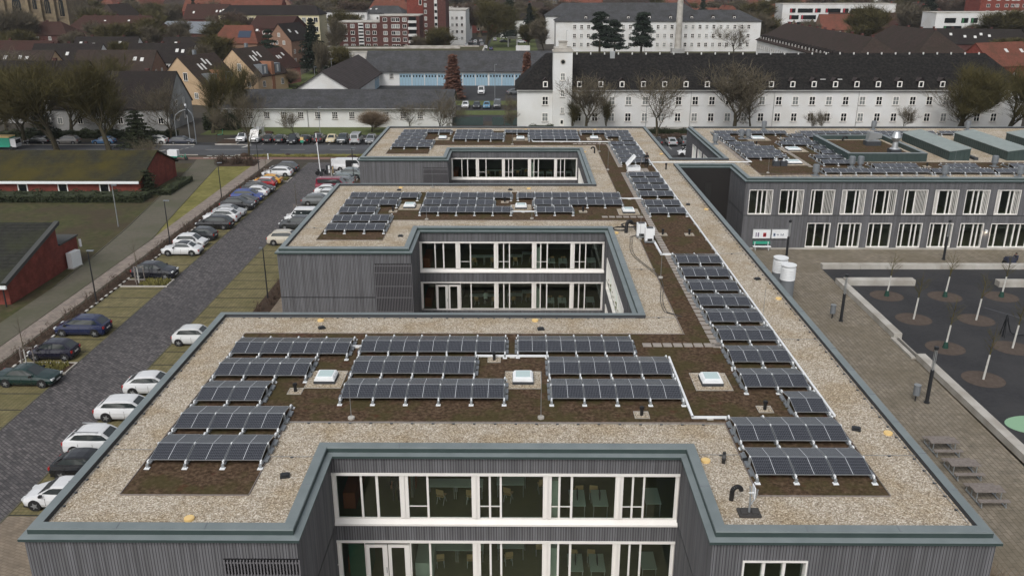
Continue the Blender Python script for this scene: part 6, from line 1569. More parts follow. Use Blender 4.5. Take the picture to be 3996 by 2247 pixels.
# red brick low house with mossy roof
t, rf = house('low red brick house with a moss covered roof and white framed windows', -78.3, 124.7, 0, 49.8, 13.2, 2.35, 5.1, X['brick'], X['mossroof'], over=.55,
              front=[(1.12, [x + .3 for x in (23.1 - 3.6, 23.1 - 9.5, 23.1 - 15.2, 23.1 - 21.2, 23.1 - 27.2, 23.1 - 33, 23.1 - 39)], 1.3, 1.2, 'plain')])
MB().box(-25, 25, -7.25, -7.14, 1.85, 2.2).build('gutter_board', X['whitep'], t)

# lower left brick building with monopitch roof
t = empty('brick_building', 'dark red brick building at the left edge with a sloping corrugated roof', 'house', (0, 0, 0))
b = MB()
F_ = [(-47.8, 75.0), (-47.8, 84.7), (-66, 84.7), (-66, 75.0)]
zt = [2.3, 5.0, 5.0, 2.3]
for i in range(4):
    j = (i + 1) % 4; b.face([(*F_[i], 0), (*F_[j], 0), (*F_[j], zt[j]), (*F_[i], zt[i])])
b.box(-51.0, -47.85, 84.71, 88.6, 0, 2.75)
b.build('wall', X['brick'], t)
b = MB(); o = [(-47.5, 74.3, 2.15), (-47.5, 84.9, 5.1), (-67, 84.9, 5.1), (-67, 74.3, 2.15)]
b.face([(x, y, z + .18) for x, y, z in o]); b.face([(x, y, z) for x, y, z in o[::-1]])
for i in range(4): j = (i + 1) % 4; b.face([o[i], o[j], (o[j][0], o[j][1], o[j][2] + .18), (o[i][0], o[i][1], o[i][2] + .18)])
b.build('roof', X['sheetroof'], t)
b = MB(); d = .5
b.face([(-47.4, 74.2, 2.4), (-47.9, 74.2, 2.4), (-47.9, 85.0, 5.4), (-47.4, 85.0, 5.4)][::-1]); b.face([(-47.4, 74.2, 2.4), (-47.4, 85.0, 5.4), (-47.4, 85.0, 5.05), (-47.4, 74.2, 2.05)])
b.box(-51.1, -47.7, 84.95, 88.7, 2.75, 2.9)
b.build('verge_board', flat('verge_dark', (.06, .062, .06), .8), t)
MB().box(-67, -47.4, 74.05, 74.25, 1.85, 2.15).build('gutter_board', X['whitep'], t); MB().cyl(-47.9, 74.4, 0, 1.9, .07, 8).build('downpipe', X['blackm'], t)
MB().cyl(-47.65, 88.8, 1.5, 2.3, .14, 8).build('white_outlet', X['whitep'], t)
t = empty('electric_cabinet', 'white electric cabinet against the dark red brick building', 'cabinet', (-47.2, 86.2, 0), R(80))
MB().box(-.75, .75, -.3, .3, .12, 1.75).build('casing', X['whitep'], t); MB().box(-.7, -.01, .3, .31, .2, 1.65).box(.01, .7, .3, .31, .2, 1.65).build('door', X['whitep'], t); MB().box(-.8, .8, -.35, .35, 0, .12).build('base', X['conc'], t)
# named houses behind the left street
W1 = lambda z, xs, k='half', w_=1.0, h=1.3: (z, xs, w_, h, k)
def HS(label, x, y, rz, L, W_, he, hr, wall, roof, nx=4, rows=(1.6, 4.4), sk=3, ch=2, gb=((2.0, (-2, 2)), (5.0, (-2, 2))), hip=0.0, side=1, seed=0, group=None):
    rn = random.Random(seed + int(x)); c = W_ / 2; sl = (hr - he) / c
    return house(label, x, y, R(rz), L, W_, he, hr, X[wall], X[roof], hip=hip, group=group,
        front=[W1(z, lin(-L / 2 + 1.8, L / 2 - 1.8, nx)) for z in rows if z < he - .3],
        gable=[(z, [y_ for y_ in ys if abs(y_) < c - 1 and (hip < .01 or z < he - 1)], .9, 1.2, 'half', side) for z, ys in gb if z < hr - 2.2 and hip < 5],
        sky=[(rn.uniform(-L / 2 + 2, L / 2 - 2), -c * rn.uniform(.35, .6), .9, 1.3) for i in range(sk)], chim=[(x_, 0.4, .9) for x_ in lin(-L / 4, L / 4, ch)] if ch else ())
HS('big white house with a dark brown roof behind the olive trees', -82.5, 180, 0, 24, 13, 4.6, 11.0, 'renderg', 'tiledark', 6, (2.0,), 2, 2)
t, rf = HS('white house with a dark roof and three dormers behind the leftmost trees', -108, 190, 0, 30, 13, 6.5, 12.2, 'renderg', 'tiledark', 6, (1.6, 4.4), 0, 2)
for x_ in (2.5, 6.0, 9.5): d = dormer(rf, x_, -5.8, 6.9, 1.4, 1.4, 2.0); inst('window', DW, d, (0, -.01, .7))
HS('row house with an ochre gable end at the left edge', -141, 243, 0, 26, 12, 5.5, 10.4, 'ochre', 'tilebrown', 5, (2,), 3, 0)
HS('brown roofed house with a pale ochre gable, in the middle of the row houses', -110.6, 243, 0, 21.5, 12, 5.2, 10.5, 'tan', 'tilebrown', 4, (2,), 2, 0)
HS('dark roofed white gabled terrace behind the ochre gable house', -139, 273, 0, 21, 11, 5.2, 10.2, 'render', 'tiledark', 5, (2,), 4, 3)
HS('dark roofed white gabled terrace with three chimneys, centre', -110, 273, 0, 20, 11, 5.2, 10.3, 'render', 'tiledark', 4, (1.6, 3.8), 2, 3)
HS('rear dark roofed white gabled terrace, left', -140.5, 303, 0, 21.5, 11, 5.2, 10.4, 'render', 'tiledark', 4, (2,), 4, 2)
HS('rear dark roofed white gabled terrace, right, beside the red roof with solar panels', -111.7, 303, 0, 19, 11, 5.2, 10.3, 'render', 'tiledark', 4, (2,), 4, 2)
def ochre_house(label, x, y, rz):
    t, rf = house(label, x, y, R(rz), 13, 15, 4.4, 11.2, X['ochre'], X['tilebrown'], gable=[(2.2, (-4.5, 4.5), 1.1, 1.4, 'half', -1), (6.6, (-1.8,), 1.2, 1.9, 'half', -1)], front=[(2.2, (-4, 0, 4), 1.1, 1.5, 'half')], sky=[(-2.5, -3.0, .5, 2.0), (-1.2, -3.0, .5, 2.0), (1.6, -2.2, .5, 2.0), (.3, -1.8, .5, 1.8)])
    for x_ in (-3.0, 2.5):
        MB().box(x_ - 1.2, x_ + 1.2, -7.4, -3.5, 4.3, 7.2).build('dormer', X['galvroof'], rf); MB().box(x_ - .3, x_ + .3, -7.45, -7.41, 5.0, 6.8).build('window', X['plate'], rf)
    MB().box(-.6, .6, -7.75, -3.0, 0, 7.8).build('orange_bay', flat('orange_render', (.30, .14, .08), .9), t)
    MB().box(-.35, .35, .2, .9, 11.0, 12.4).build('chimney', X['galvroof'], rf)
house_rz = 68
ochre_house('nearer ochre house with grey dormers behind the bare branches', -80.2, 219, house_rz)
ochre_house('farther ochre house with a white balcony door beside the pink house', -74.5, 243, house_rz)
t, rf = house('pink house with a dark red roof and white verge', -72.5, 258, R(75), 12, 11.5, 4.6, 9.8, X['pink'], X['tiledr'], gable=[(2.4, (-2.5, 2.5), 1.3, 1.3, 'half', -1), (6.2, (-1.3, 1.3), 1.6, 1.5, 'half', -1)], front=[(2.4, (-3, 3), 1.2, 1.3, 'half')], sky=[(-1, -2.6, .7, 1.2), (.3, -2.6, .7, 1.2), (3, -2.0, .7, 1.2)])
HS('tan brick gabled house with a dark roof above the pink house', -82, 318, 72, 14, 9.5, 8.8, 14.2, 'tan', 'tiledark', 3, (2, 5), 2, 0, gb=((10.6, (0,)), (8.0, (-1.8, 1, 3))), side=-1)
t, rf = house('dark brick hall with a glazed gable and a grey metal roof', -142, 388, R(-18), 26, 20, 7.5, 11.6, X['brickd'], X['galvroof'], 'building', 'hall')
b = MB()
for i in range(8):
    y_ = -8 + i * 2.25; zt_ = 7.3 + (1 - abs(y_ + .9) / 10) * 3.2; b.box(-13.12, -13.02, y_, y_ + 1.8, 4.5, zt_, 0)
b.build('gable_glazing', X['plate'], t)
t, rf = house('cream school with white framed window bands and a grey roof', -107, 390, 0, 43, 15, 14.5, 18.2, flat('cream_panels', (.62, .56, .36), .8), X['tiledark'], 'building', 'school_block', hip=3)
for z in (12.6, 8.8):
    for x_ in lin(-20, 20, 17): win(t, x_, -7.5, z, 1.7, 1.9, 'half')
RSOL, rf = house('red tiled hipped house with a blue solar panel', -100, 318, 0, 16, 14, 7.6, 13.4, X['tan'], X['tilered'], hip=3, sky=[(-4, -3.5, .9, 1.1), (1, -5.5, .9, 1.0), (7, -2, .9, 1.0)])
o = MB().box(-2.2, 2.2, -1.7, 1.7, 0, .12).build('solar_panel', flat('blue_panel', (.03, .045, .075), .3), RSOL); o.location = (3.0, -3.8, 10.6); o.rotation_euler = (R(39), 0, 0)
house('low red brick hall with a pale roof verge left of the conifer', -93.5, 346, R(-6), 16, 20, 11.5, 15.5, X['brickd'], X['tiledr'], front=[(10.0, lin(-6, 4, 6), .8, 1.1, 'plain')])
HS('dark brick terrace with a red brown hipped roof and chimneys below the church, left', -197, 352, -4, 44, 13, 8.5, 13.2, 'brickd', 'tiledr', 9, (2, 5, 7.4), 5, 6, hip=5)
HS('dark brick terrace with a red brown hipped roof right of the church', -168, 374, -6, 40, 13, 9.0, 14.6, 'brickd', 'tiledr', 8, (2, 5, 7.6), 6, 3, hip=5)
HS('dark brick house row in front of the church terraces, far left', -165, 296, -2, 22, 11, 5.4, 9.6, 'brickd', 'tiledr', 5, (2, 4), 2, 2)
# church
t = empty('church', 'yellow sandstone church with tall pointed windows at the top left', 'church', (0, 0, 0))
MB().box(-275, -217, 432, 452, 0, 34).build('wall', X['sand'], t)
b = MB()
for x in (-262, -247.5, -236, -230, -223.5, -217.5): b.box(x - .6, x + .6, 430.2, 431.95, 0, 20).box(x - .5, x + .5, 431, 431.95, 20, 27)
b.build('buttress', X['sand'], t); MB().box(-275, -217, 431.6, 431.95, 11.6, 12.2).box(-275, -217, 431.6, 431.95, 24, 24.8).build('cornice', X['sand'], t)
def gothic(x, w_, z0, z1):
    b = MB(); k = 8; P_ = [(x - w_ / 2, z0), (x + w_ / 2, z0), (x + w_ / 2, z1 - w_)] + [(x + w_ / 2 * math.cos(PI / 2 * i / k) , z1 - w_ + w_ * math.sin(PI / 2 * i / k)) for i in range(1, k)] + [(x, z1)] + [(x - w_ / 2 * math.cos(PI / 2 * i / k), z1 - w_ + w_ * math.sin(PI / 2 * i / k)) for i in range(k - 1, 0, -1)] + [(x - w_ / 2, z1 - w_)]
    b.face([(a, 431.9, c) for a, c in P_])
    wo = b.build('gothic_window', X['dglass'], t); b = MB()
    for s in range(1, int(w_ / .8)): xx = x - w_ / 2 + s * .8; b.box(xx - .07, xx + .07, 431.8, 431.88, z0, z1 - w_ * .6)
    b.build('tracery', X['sand'], wo)
for x, w_, z0, z1 in ((-242, 4.2, 12.5, 21.5), (-233.2, 1.9, 15.5, 20.5), (-227.2, 2.6, 13.5, 20.6), (-220.5, 2.2, 12.2, 20.4), (-255, 4.2, 12.5, 21.5)): gothic(x, w_, z0, z1)
# scattered named far houses and the town
HS('dark red roofed house row left of the cream school', -152, 440, -8, 22, 12, 11, 17.5, 'brickd', 'tiledr', 5, (9,), 4, 2)
house('orange roofed long building behind the church terrace', -150, 475, R(-3), 52, 14, 13.5, 20, X['brick'], X['tilered'], front=[(12, lin(-22, 22, 10), 1.4, 1.6, 'half')])
HS('black roofed house with white dormers below the orange roof', -130, 425, -5, 20, 12, 8.5, 14.5, 'render', 'tiledark', 4, (7,), 2, 2, hip=3)
HS('white villa with a blue grey hipped roof beside the brick tower', -66, 445, -6, 20, 13, 13, 16.5, 'render', 'slate', 4, (11,), 2, 0, hip=4)
HS('white villa with a red hipped roof, top centre left', -69, 480, 3, 22, 13, 13, 20, 'render', 'tilered', 4, (11,), 0, 1, hip=4)
HS('blue roofed small house with skylights beside the cream school', -93, 440, -12, 12, 10, 10, 14, 'renderg', 'slate', 3, (8,), 4, 0, hip=2)
house('low white hall with a flat dark roof left of the blue roof villa', -84, 440, 0, 20, 9, 14, 14.4, X['render'], X['tiledark'], front=[(12, lin(-8, 8, 7), 1.8, 1.6, 'half')])
HS('dark red brick house with white windows at the right edge', 128, 238, 20, 16, 13, 7.5, 12.8, 'brick', 'tilered', 3, (5,), 2, 0, gb=((6.6, (0,)),), side=-1)
t, rf = house('dark red mansard roofed block before the white modern block', 178, 462, R(-2), 38, 16, 5, 12.5, X['brickd'], X['tiledr'], 'building', 'mansard_block')
for x_ in (-12, -4, 5, 8): d = dormer(rf, x_, -6, 6.6, 2.4, 1.8, 2.5); inst('window', wmesh(1.6, 1.3, 'half'), d, (0, -.01, .9))
HS('brown roofed house cluster behind the brown barracks', 168, 340, -14, 40, 14, 6, 11, 'brickd', 'tiledark', 6, (3,), 6, 4)
HS('dark roofed houses below the green glazed white block', 190, 352, -10, 46, 14, 4, 9, 'brickd', 'tiledark', 6, (2,), 8, 3)
# ------------------------------------------------------------ trees
def grow(rn, tr, cr, p, d, L, r, depth, maxd, fork, spread, up, tw, ts=.009):
    segs = 4 if depth < 2 else 3; q = p
    for i in range(segs):
        dd = (d + Vector((rn.uniform(-1, 1), rn.uniform(-1, 1), rn.uniform(-.3, .7))) * .17 + Vector((0, 0, up * .09))).normalized()
        e = q + dd * (L / segs); r1 = max(r * .88, .012)
        (tr if depth < 2 else cr).tube(q, e, r, r1, 7 if depth == 0 else (5 if depth < 3 else 3), cap=False)
        q, r, d = e, r1, dd
        if depth >= maxd or (depth == maxd - 1 and tw > 3):
            for _ in range(tw if depth == maxd else max(1, tw // 2)):
                a = (d * .6 + Vector((rn.uniform(-1, 1), rn.uniform(-1, 1), rn.uniform(-.4, 1.0)))).normalized(); l = rn.uniform(.35, .95); m_ = q - d * rn.uniform(0, L / segs)
                s = Vector((rn.uniform(-1, 1), rn.uniform(-1, 1), rn.uniform(-1, 1))).normalized() * rn.uniform(.7, 1.5) * ts
                bnd = Vector((rn.uniform(-.15, .15), rn.uniform(-.15, .15), .12)); n_ = m_ + a * l * .55 + bnd * .4
                cr.face([m_ - s, m_ + s, n_ + s * .7, n_ - s * .7]); cr.face([n_ - s * .7, n_ + s * .7, m_ + a * l + bnd])
                a2 = (a + Vector((rn.uniform(-1, 1), rn.uniform(-1, 1), rn.uniform(-.3, .8)))).normalized() * l * .5; cr.face([n_ - s * .6, n_ + s * .6, n_ + a2])
        if depth < maxd and (i >= 1 or depth > 0) and rn.random() < (.95 if depth < 2 else .7):
            o = d.orthogonal().normalized(); o2 = d.cross(o); a = rn.uniform(0, 2 * PI); sp = spread * rn.uniform(1.0, 1.6)
            nd = (d * math.cos(sp) + (o * math.cos(a) + o2 * math.sin(a)) * math.sin(sp)).normalized()
            grow(rn, tr, cr, q, nd, L * rn.uniform(.55, .8), r * rn.uniform(.42, .6), depth + 1, maxd, fork, spread, up, tw, ts)
    if depth < maxd:
        k = rn.choice(fork)
        for i in range(k):
            a = 2 * PI * (i + rn.uniform(-.3, .3)) / k; o = d.orthogonal().normalized(); o2 = d.cross(o)
            sp = spread * rn.uniform(.6, 1.2); nd = (d * math.cos(sp) + (o * math.cos(a) + o2 * math.sin(a)) * math.sin(sp)).normalized()
            grow(rn, tr, cr, q, nd, L * rn.uniform(.70, .9), r * rn.uniform(.6, .76), depth + 1, maxd, fork, spread, up, tw, ts)
TM = {}
def tree_proto(key, seed, L0, r0, maxd, fork, spread, up, tw, mat, ts=.009):
    rn = random.Random(seed); a, c = MB(), MB()
    grow(rn, a, c, Vector((0, 0, -.1)), Vector((rn.uniform(-.06, .06), rn.uniform(-.06, .06), 1)), L0, r0, 0, maxd, fork, spread, up, tw, ts)
    h = max(v[2] for v in c.v); wd = sorted(math.hypot(v[0], v[1]) for v in c.v)[int(len(c.v) * .97)]
    TM[key] = (a.mesh('trunk', X['bark'], 60), c.mesh('crown', X[mat]), h, wd)
tree_proto('wide1', 1, 1.9, .13, 4, (2, 3), .50, .5, 1, 'twig', .008)
tree_proto('wide2', 2, 1.8, .13, 4, (2, 3), .40, .9, 1, 'twig', .008)
tree_proto('dense', 3, 1.5, .15, 4, (3, 3), .42, .9, 2, 'twigo', .008)
tree_proto('open', 4, 2.0, .12, 4, (2, 2), .55, .5, 1, 'twig', .008)
tree_proto('tall', 5, 1.6, .12, 4, (2, 2), .34, 1.1, 2, 'twigo', .005)
tree_proto('bush', 6, .55, .05, 3, (4, 5), .6, .9, 4, 'bushc', .006)
tree_proto('small', 7, 1.8, .07, 3, (2, 3), .5, .7, 4, 'twig', .006)
tree_proto('far1', 8, 1.8, .13, 3, (3, 3), .5, .7, 10, 'twig', .02)
tree_proto('far2', 9, 1.6, .13, 3, (3, 3), .52, .8, 10, 'twigo', .02)
tree_proto('far3', 10, 1.8, .12, 3, (3, 3), .42, .9, 10, 'twigr', .02)
def tree(key, x, y, h, label, wid=None, rz=0.0, group='bare winter trees', cat='tree', name='bare_tree'):
    a, c, hh, wd = TM[key]; s = h / hh; sx = (wid / 2 / wd) if wid else s
    t = empty(name, label, cat, (x, y, 0), rz, group); t.scale = (sx, sx, s)
    inst('trunk', a, t); inst('crown', c, t); return t
for key, x, y, h, wid, lb in (
  ('dense', -82.5, 151.5, 18, 17, 'big olive brown bare tree at the left, trunk in front of the black parked estate'), ('dense', -95, 152, 17.5, 15, 'bare tree at the left picture edge'),
  ('dense', -73.2, 151.5, 18, 16, 'big olive brown bare tree with its trunk beside the light blue hatchback'), ('wide1', -66.5, 163.5, 13, 12, 'bare tree with spreading twisted branches before the white house wall'), ('tall', -61.0, 170.5, 15.5, 12, 'tall fan shaped bare tree right of the white house'),
  ('dense', -88, 168, 13, 13, 'bare tree between the two white houses'), ('tall', -103, 172, 13, 11, 'bare tree before the dark dormers at far left'),
  ('open', -46.9, 147.2, 12.3, 9, 'slender bare street tree on the verge'), ('small', -43.9, 167.4, 5.8, 6.5, 'small round bare tree on the lawn before the long white building'), ('small', -57.2, 161.4, 7.5, 6, 'thin bare tree on the street island'),
  ('wide1', -15.5, 166.5, 9.8, 13, 'spreading bare tree at the right end of the long white building'), ('open', -22.0, 171.5, 6.5, 8, 'low bare tree behind the far left roof'),
  ('wide2', 13.2, 171.5, 12.6, 11, 'bare tree before the barracks, right of the tower'), ('open', 26.4, 163.5, 13.6, 14, 'bare tree standing in the gap between the roofs'), ('wide2', 42.4, 170.5, 15.5, 14, 'large bare tree before the white barracks, right of the gap'), ('wide1', 46.0, 171.5, 13, 12, 'bare tree close beside the large one before the barracks'),
  ('small', 57.8, 171.5, 5.0, 4, 'little bare tree before the barracks, left of a pair'), ('small', 60.2, 171.5, 5.2, 3.5, 'little bare tree before the barracks, right of a pair'), ('small', 76.0, 171.5, 6.2, 6, 'small bare tree left of the big right hand trees'),
  ('dense', 85.5, 168.5, 15.3, 15, 'big bare tree covering the right end of the barracks'), ('dense', 95, 168, 15, 15, 'big bare tree at the right picture edge'), ('wide2', 88.5, 172, 11, 12, 'bare tree behind the two big right ones'),
  ('wide1', -2.5, 186, 6.5, 7, 'low bare tree left of the tower building'), ('small', -1.0, 174, 5.0, 4.5, 'small pale bare tree at the left corner of the tower building'),
  ('small', -70, 230, 8, 7, 'small bare tree before the ochre houses'), ('far1', -60.5, 262, 13, 8, 'pale bare tree right of the pink house'), ('far2', -57, 275, 10, 9, 'bushy bare tree by the fence behind the garages'),
  ('far1', -69, 330, 17, 12, 'bare tree left of the brick apartments'), ('far2', -74, 380, 18, 16, 'bare tree group behind the brick apartments'), ('far2', -33, 340, 13, 14, 'wide bare tree before the white block'), ('far1', -40, 338, 10, 9, 'low bare tree at the foot of the brick tower'),
  ('dense', -15, 398, 23, 28, 'very broad bare tree behind the far car park'), ('far3', -26, 450, 20, 16, 'bare tree behind the parked cars'), ('far1', 10.5, 378, 15, 14, 'bare tree at the left end of the second barracks'), ('far2', 4.5, 400, 11, 10, 'bare tree on the far lawn'),
  ('wide1', 87.5, 362, 13.5, 17, 'bare tree before the right part of the second barracks'), ('far1', 104, 380, 17, 14, 'bare tree right of the second barracks'),
  ('far2', -118, 350, 15, 20, 'broad bare tree between the terraces and the hall'), ('far1', -128, 345, 16, 16, 'bare tree before the glazed hall'), ('far3', -108, 362, 16, 14, 'reddish bare tree left of the cream school'), ('far2', -182, 322, 13, 16, 'bare tree before the left brick terrace'),
  ('far3', -152, 330, 15, 18, 'bare tree before the right brick terrace'), ('far1', 126, 400, 13, 16, 'bare tree left of the modern white block'), ('far2', 151, 430, 10, 14, 'bare tree before the modern white block'), ('far3', 212, 372, 12, 18, 'reddish bare tree before the green glazed block'), ('far1', 196, 384, 12, 16, 'bare tree before the green glazed block, left'),
  ('far2', 180, 320, 10, 18, 'bare tree behind the right end of the black roof'), ('far2', 150, 292, 7, 14, 'olive bare tree behind the brown roofs'),
  ('far3', -204, 336, 13, 18, 'reddish bare tree at the far left below the church'), ('far2', -190, 408, 18, 20, 'bare tree right of the church wall'), ('far1', -205, 415, 20, 22, 'bare tree against the church wall'), ('far1', -168, 345, 15, 18, 'bare tree between the brick terraces'),
  ('far2', -150, 352, 16, 18, 'bare tree left of the glazed hall'), ('far1', -135, 330, 14, 18, 'bare tree behind the rear terrace, left'), ('far3', -122, 372, 18, 18, 'bare tree behind the glazed hall'), ('far2', -180, 300, 12, 16, 'bare tree among the left row houses'), ('far1', -158, 318, 13, 16, 'bare tree before the far left brick row'), ('far2', -128, 288, 11, 12, 'bare tree between the two terraces'),
  ('far1', -92, 262, 12, 12, 'bare tree behind the nearer ochre house'), ('far2', -98, 290, 13, 14, 'bare tree left of the red hipped roof'), ('wide2', -120, 205, 15, 15, 'bare tree behind the dormer house'), ('tall', -97, 204, 14, 12, 'bare tree behind the big white house'),
  ('dense', -112, 150, 15, 17, 'bare tree cut off by the left picture edge'), ('wide1', -78.5, 165, 14, 13, 'bare tree standing close before the big white house'), ('wide2', -93, 160.5, 12, 12, 'bare tree behind the slim dark conifer'), ('tall', -58.5, 178, 14, 9, 'narrow bare tree at the left end of the long white building')):
    tree(key, x, y, h, lb, wid, (x * 7.3) % 6.28)
tree('bush', -29.5, 171.8, 5.2, 'round brown leafless bush before the long white building', 6.5, 1.0, None, 'shrub', 'bare_bush'); tree('tall', 11.0, 174.0, 6.5, 'brown thicket at the foot of the barracks wall', 6, 2.0, None, 'shrub', 'bare_bush'); tree('tall', 17.8, 174.0, 7.5, 'tall thin thicket right of the tower', 5, 2.5, None, 'shrub', 'bare_bush')
tree('bush', -66, 248, 6, 'brown shrub before the pink house', 8, 2.0, None, 'shrub', 'bare_bush'); tree('bush', -50, 238, 4.5, 'red brown shrub by the lane fence', 7, 2.0, None, 'shrub', 'bare_bush')
# leafy crowns as many small faces
def cloud(b, rn, c, rx, ry, rz_, n_, s, m=0):
    for i in range(n_):
        u = Vector((rn.gauss(0, 1), rn.gauss(0, 1), rn.gauss(0, 1))).normalized() * (rn.random() ** .4)
        p = Vector((c[0] + u.x * rx, c[1] + u.y * ry, c[2] + u.z * rz_)); a = Vector((rn.uniform(-1, 1), rn.uniform(-1, 1), rn.uniform(-.6, .6))).normalized() * s * rn.uniform(.5, 1.2); d = a.orthogonal().normalized() * s * rn.uniform(.3, .7)
        b.face([p - a - d * .4, p + a - d * .2, p + d], m)
def conifer(key, seed, h, r, layers, mat='ever', top=True, base=.15):
    rn = random.Random(seed); a = MB(); a.tube((0, 0, 0), (0, 0, h * .95), r * .07 + .12, .04, 7); b = MB()
    for i in range(layers):
        f = i / layers; z = h * (base + (1 - base) * f); rr_ = r * (1 - f) ** .75 * rn.uniform(.75, 1.15) + .22 * (1 - f); k = max(4, int(10 * (1 - f) + 4))
        for j in range(k):
            an = 2 * PI * (j + rn.random()) / k; L_ = rr_ * rn.uniform(.55, 1.1)
            for m_ in range(5): q = .3 + .7 * m_ / 4; cloud(b, rn, (math.cos(an) * L_ * q, math.sin(an) * L_ * q, z - L_ * q * .22), .3 + .12 * r * .5, .3 + .06 * r, .22 + .03 * h * .3, 9, .26 + h * .007)
    TM[key] = (a.mesh('trunk', X['bark'], 60), b.mesh('crown', X[mat]), h, r)
def pine(key, seed, h, r):
    rn = random.Random(seed); a = MB(); a.tube((0, 0, 0), (.2, 0, h * .9), .4, .1, 7); b = MB()
    for i in range(60):
        f = rn.random(); z = h * (.24 + .73 * f); an = rn.uniform(0, 2 * PI); L_ = r * (1 - f * .72) * rn.uniform(.35, 1.0)
        c = (math.cos(an) * L_, math.sin(an) * L_, z); a.tube((0, 0, z - .6), c, .09, .03, 4); cloud(b, rn, c, r * .31, r * .31, h * .045, 170, .36); 
    TM[key] = (a.mesh('trunk', X['bark'], 60), b.mesh('crown', X['ever']), h, r)
conifer('spruce', 3, 14, 4.6, 17); pine('pine1', 4, 15, 4.6); pine('pine2', 5, 15, 4.9)
conifer('column', 8, 10, 1.0, 20, 'copper', base=.05); conifer('yew', 9, 8, 2.8, 9, 'ever', base=.05); conifer('ivy', 10, 9, 3.0, 10, 'evergb', base=.03)
for key, x, y, h, wid, lb, nm in (('pine1', 31.9, 352, 17.0, 11.5, 'left of three dark pines before the second barracks', 'pine_tree'), ('pine2', 37.6, 350, 14.2, 10, 'middle and lowest of the three dark pines', 'pine_tree'), ('pine1', 48.3, 352, 16.8, 12, 'right of three dark pines before the second barracks', 'pine_tree'),
   ('spruce', -66.8, 286, 17.5, 12, 'large dark spruce above the lane left of the garages', 'spruce_tree'), ('yew', -82.5, 292, 14.5, 10, 'broad dark conifer above the pink house', 'conifer'), ('spruce', -4.7, 432, 27, 11, 'tall dark spruce at the top centre', 'spruce_tree'), ('spruce', 4.9, 432, 18.5, 9, 'second dark spruce at the top centre', 'spruce_tree'),
   ('column', -16.8, 222.5, 11.2, 4.6, 'tall copper brown column shaped tree before the garages', 'column_tree'), ('column', 1.9, 214, 12.4, 3.4, 'second copper brown column tree left of the black roof', 'column_tree'), ('ivy', -69.5, 155.8, 7.0, 7.5, 'dark ivy grown shrub on the street at left', 'shrub'), ('yew', -95.5, 171.5, 8.5, 4, 'slim dark conifer before the white house wall', 'conifer'),
   ('yew', -44, 338, 6, 6, 'dark round conifer at the foot of the apartments', 'conifer'), ('spruce', 200, 440, 24, 16, 'big dark conifer right of the modern white block', 'spruce_tree'), ('spruce', -165, 455, 24, 5, 'narrow dark conifer before the orange roof', 'spruce_tree'), ('ivy', -78, 262, 7, 9, 'dark garden shrubs left of the pink house', 'shrub')):
    tree(key, x, y, h, lb, wid, x % 6, None, 'tree' if nm != 'shrub' else 'shrub', nm)
def hedge(name, x0, x1, y0, y1, h, mat, label, seed, n_=None, s=.16):
    rn = random.Random(seed); b = MB(); n_ = n_ or int((x1 - x0) * (y1 - y0) * 55)
    b.box(x0 + .2, x1 - .2, y0 + .2, y1 - .2, 0, h * .72)
    for i in range(n_):
        x, y = rn.uniform(x0, x1), rn.uniform(y0, y1); hh = h * (.75 + .3 * math.sin(x * 1.7) * math.sin(y * 1.3 + x * .6)); e = rn.random()
        z = hh * rn.uniform(.8, 1.05) if e < .6 else rn.uniform(0, hh)
        if e >= .6: y = y0 + rn.uniform(-.1, .15)
        a = Vector((rn.uniform(-1, 1), rn.uniform(-1, 1), rn.uniform(-.5, .5))).normalized() * s * rn.uniform(.6, 1.3); d = a.orthogonal().normalized() * s * .6; p = Vector((x, y, z)); b.face([p - a, p + a, p + d * 1.4])
    tag(b.build(name, X[mat]), label, 'hedge')
hedge('hedge', -75, -51.5, 114.0, 117.4, 1.2, 'evergb', 'low dark hedge along the red brick house', 1); hedge('hedge', -100, -75.3, 114.0, 117.4, 1.3, 'evergb', 'low dark hedge continuing to the left picture edge', 2)
hedge('hedge', -51.3, -49.4, 118.5, 128, .9, 'evergb', 'low shrubs at the gable end of the red brick house', 3)
hedge('hedge', -64, -57.3, 174, 184, 3.6, 'evergb', 'tall dark hedge left of the long white building', 4, 3600, .3); hedge('hedge', -100, -66, 164.3, 166.5, 1.6, 'evergb', 'dark hedge along the left street in front of the houses', 5, 4000, .25)
hedge('hedge', 19.5, 40, 167, 169, 1.6, 'evergb', 'clipped green hedge in the gap between the roofs', 6); hedge('hedge', 24, 40, 164.6, 166.8, .8, 'twigr', 'reddish ground shrubs in the gap between the roofs', 7); hedge('hedge', 2.0, 7.0, 174.5, 176, 1.1, 'evergb', 'short clipped hedge left of the tower door', 8)
hedge('hedge', -59, -56.5, 205, 262, 2.4, 'evergb', 'dark fence hedge along the lane left of the garages', 9, 5000, .3); hedge('hedge', -46, -24, 146.4, 147.8, .35, 'grassy', 'low rough grass on the verge by the street', 10, 1600, .12)
tree('ivy', -53.2, 119.6, 3.6, 'dark reddish shrub at the corner of the red brick house', 4.6, 0, None, 'shrub', 'shrub'); tree('small', -55.6, 128.5, 7.5, 'bare tree over the mossy roof corner', 7, 0)
tree('bush', 19.6, 30.4, 6.4, 'bare twiggy young tree at the lower right corner by the school wall', 5.2, 0, None, 'tree', 'bare_tree')
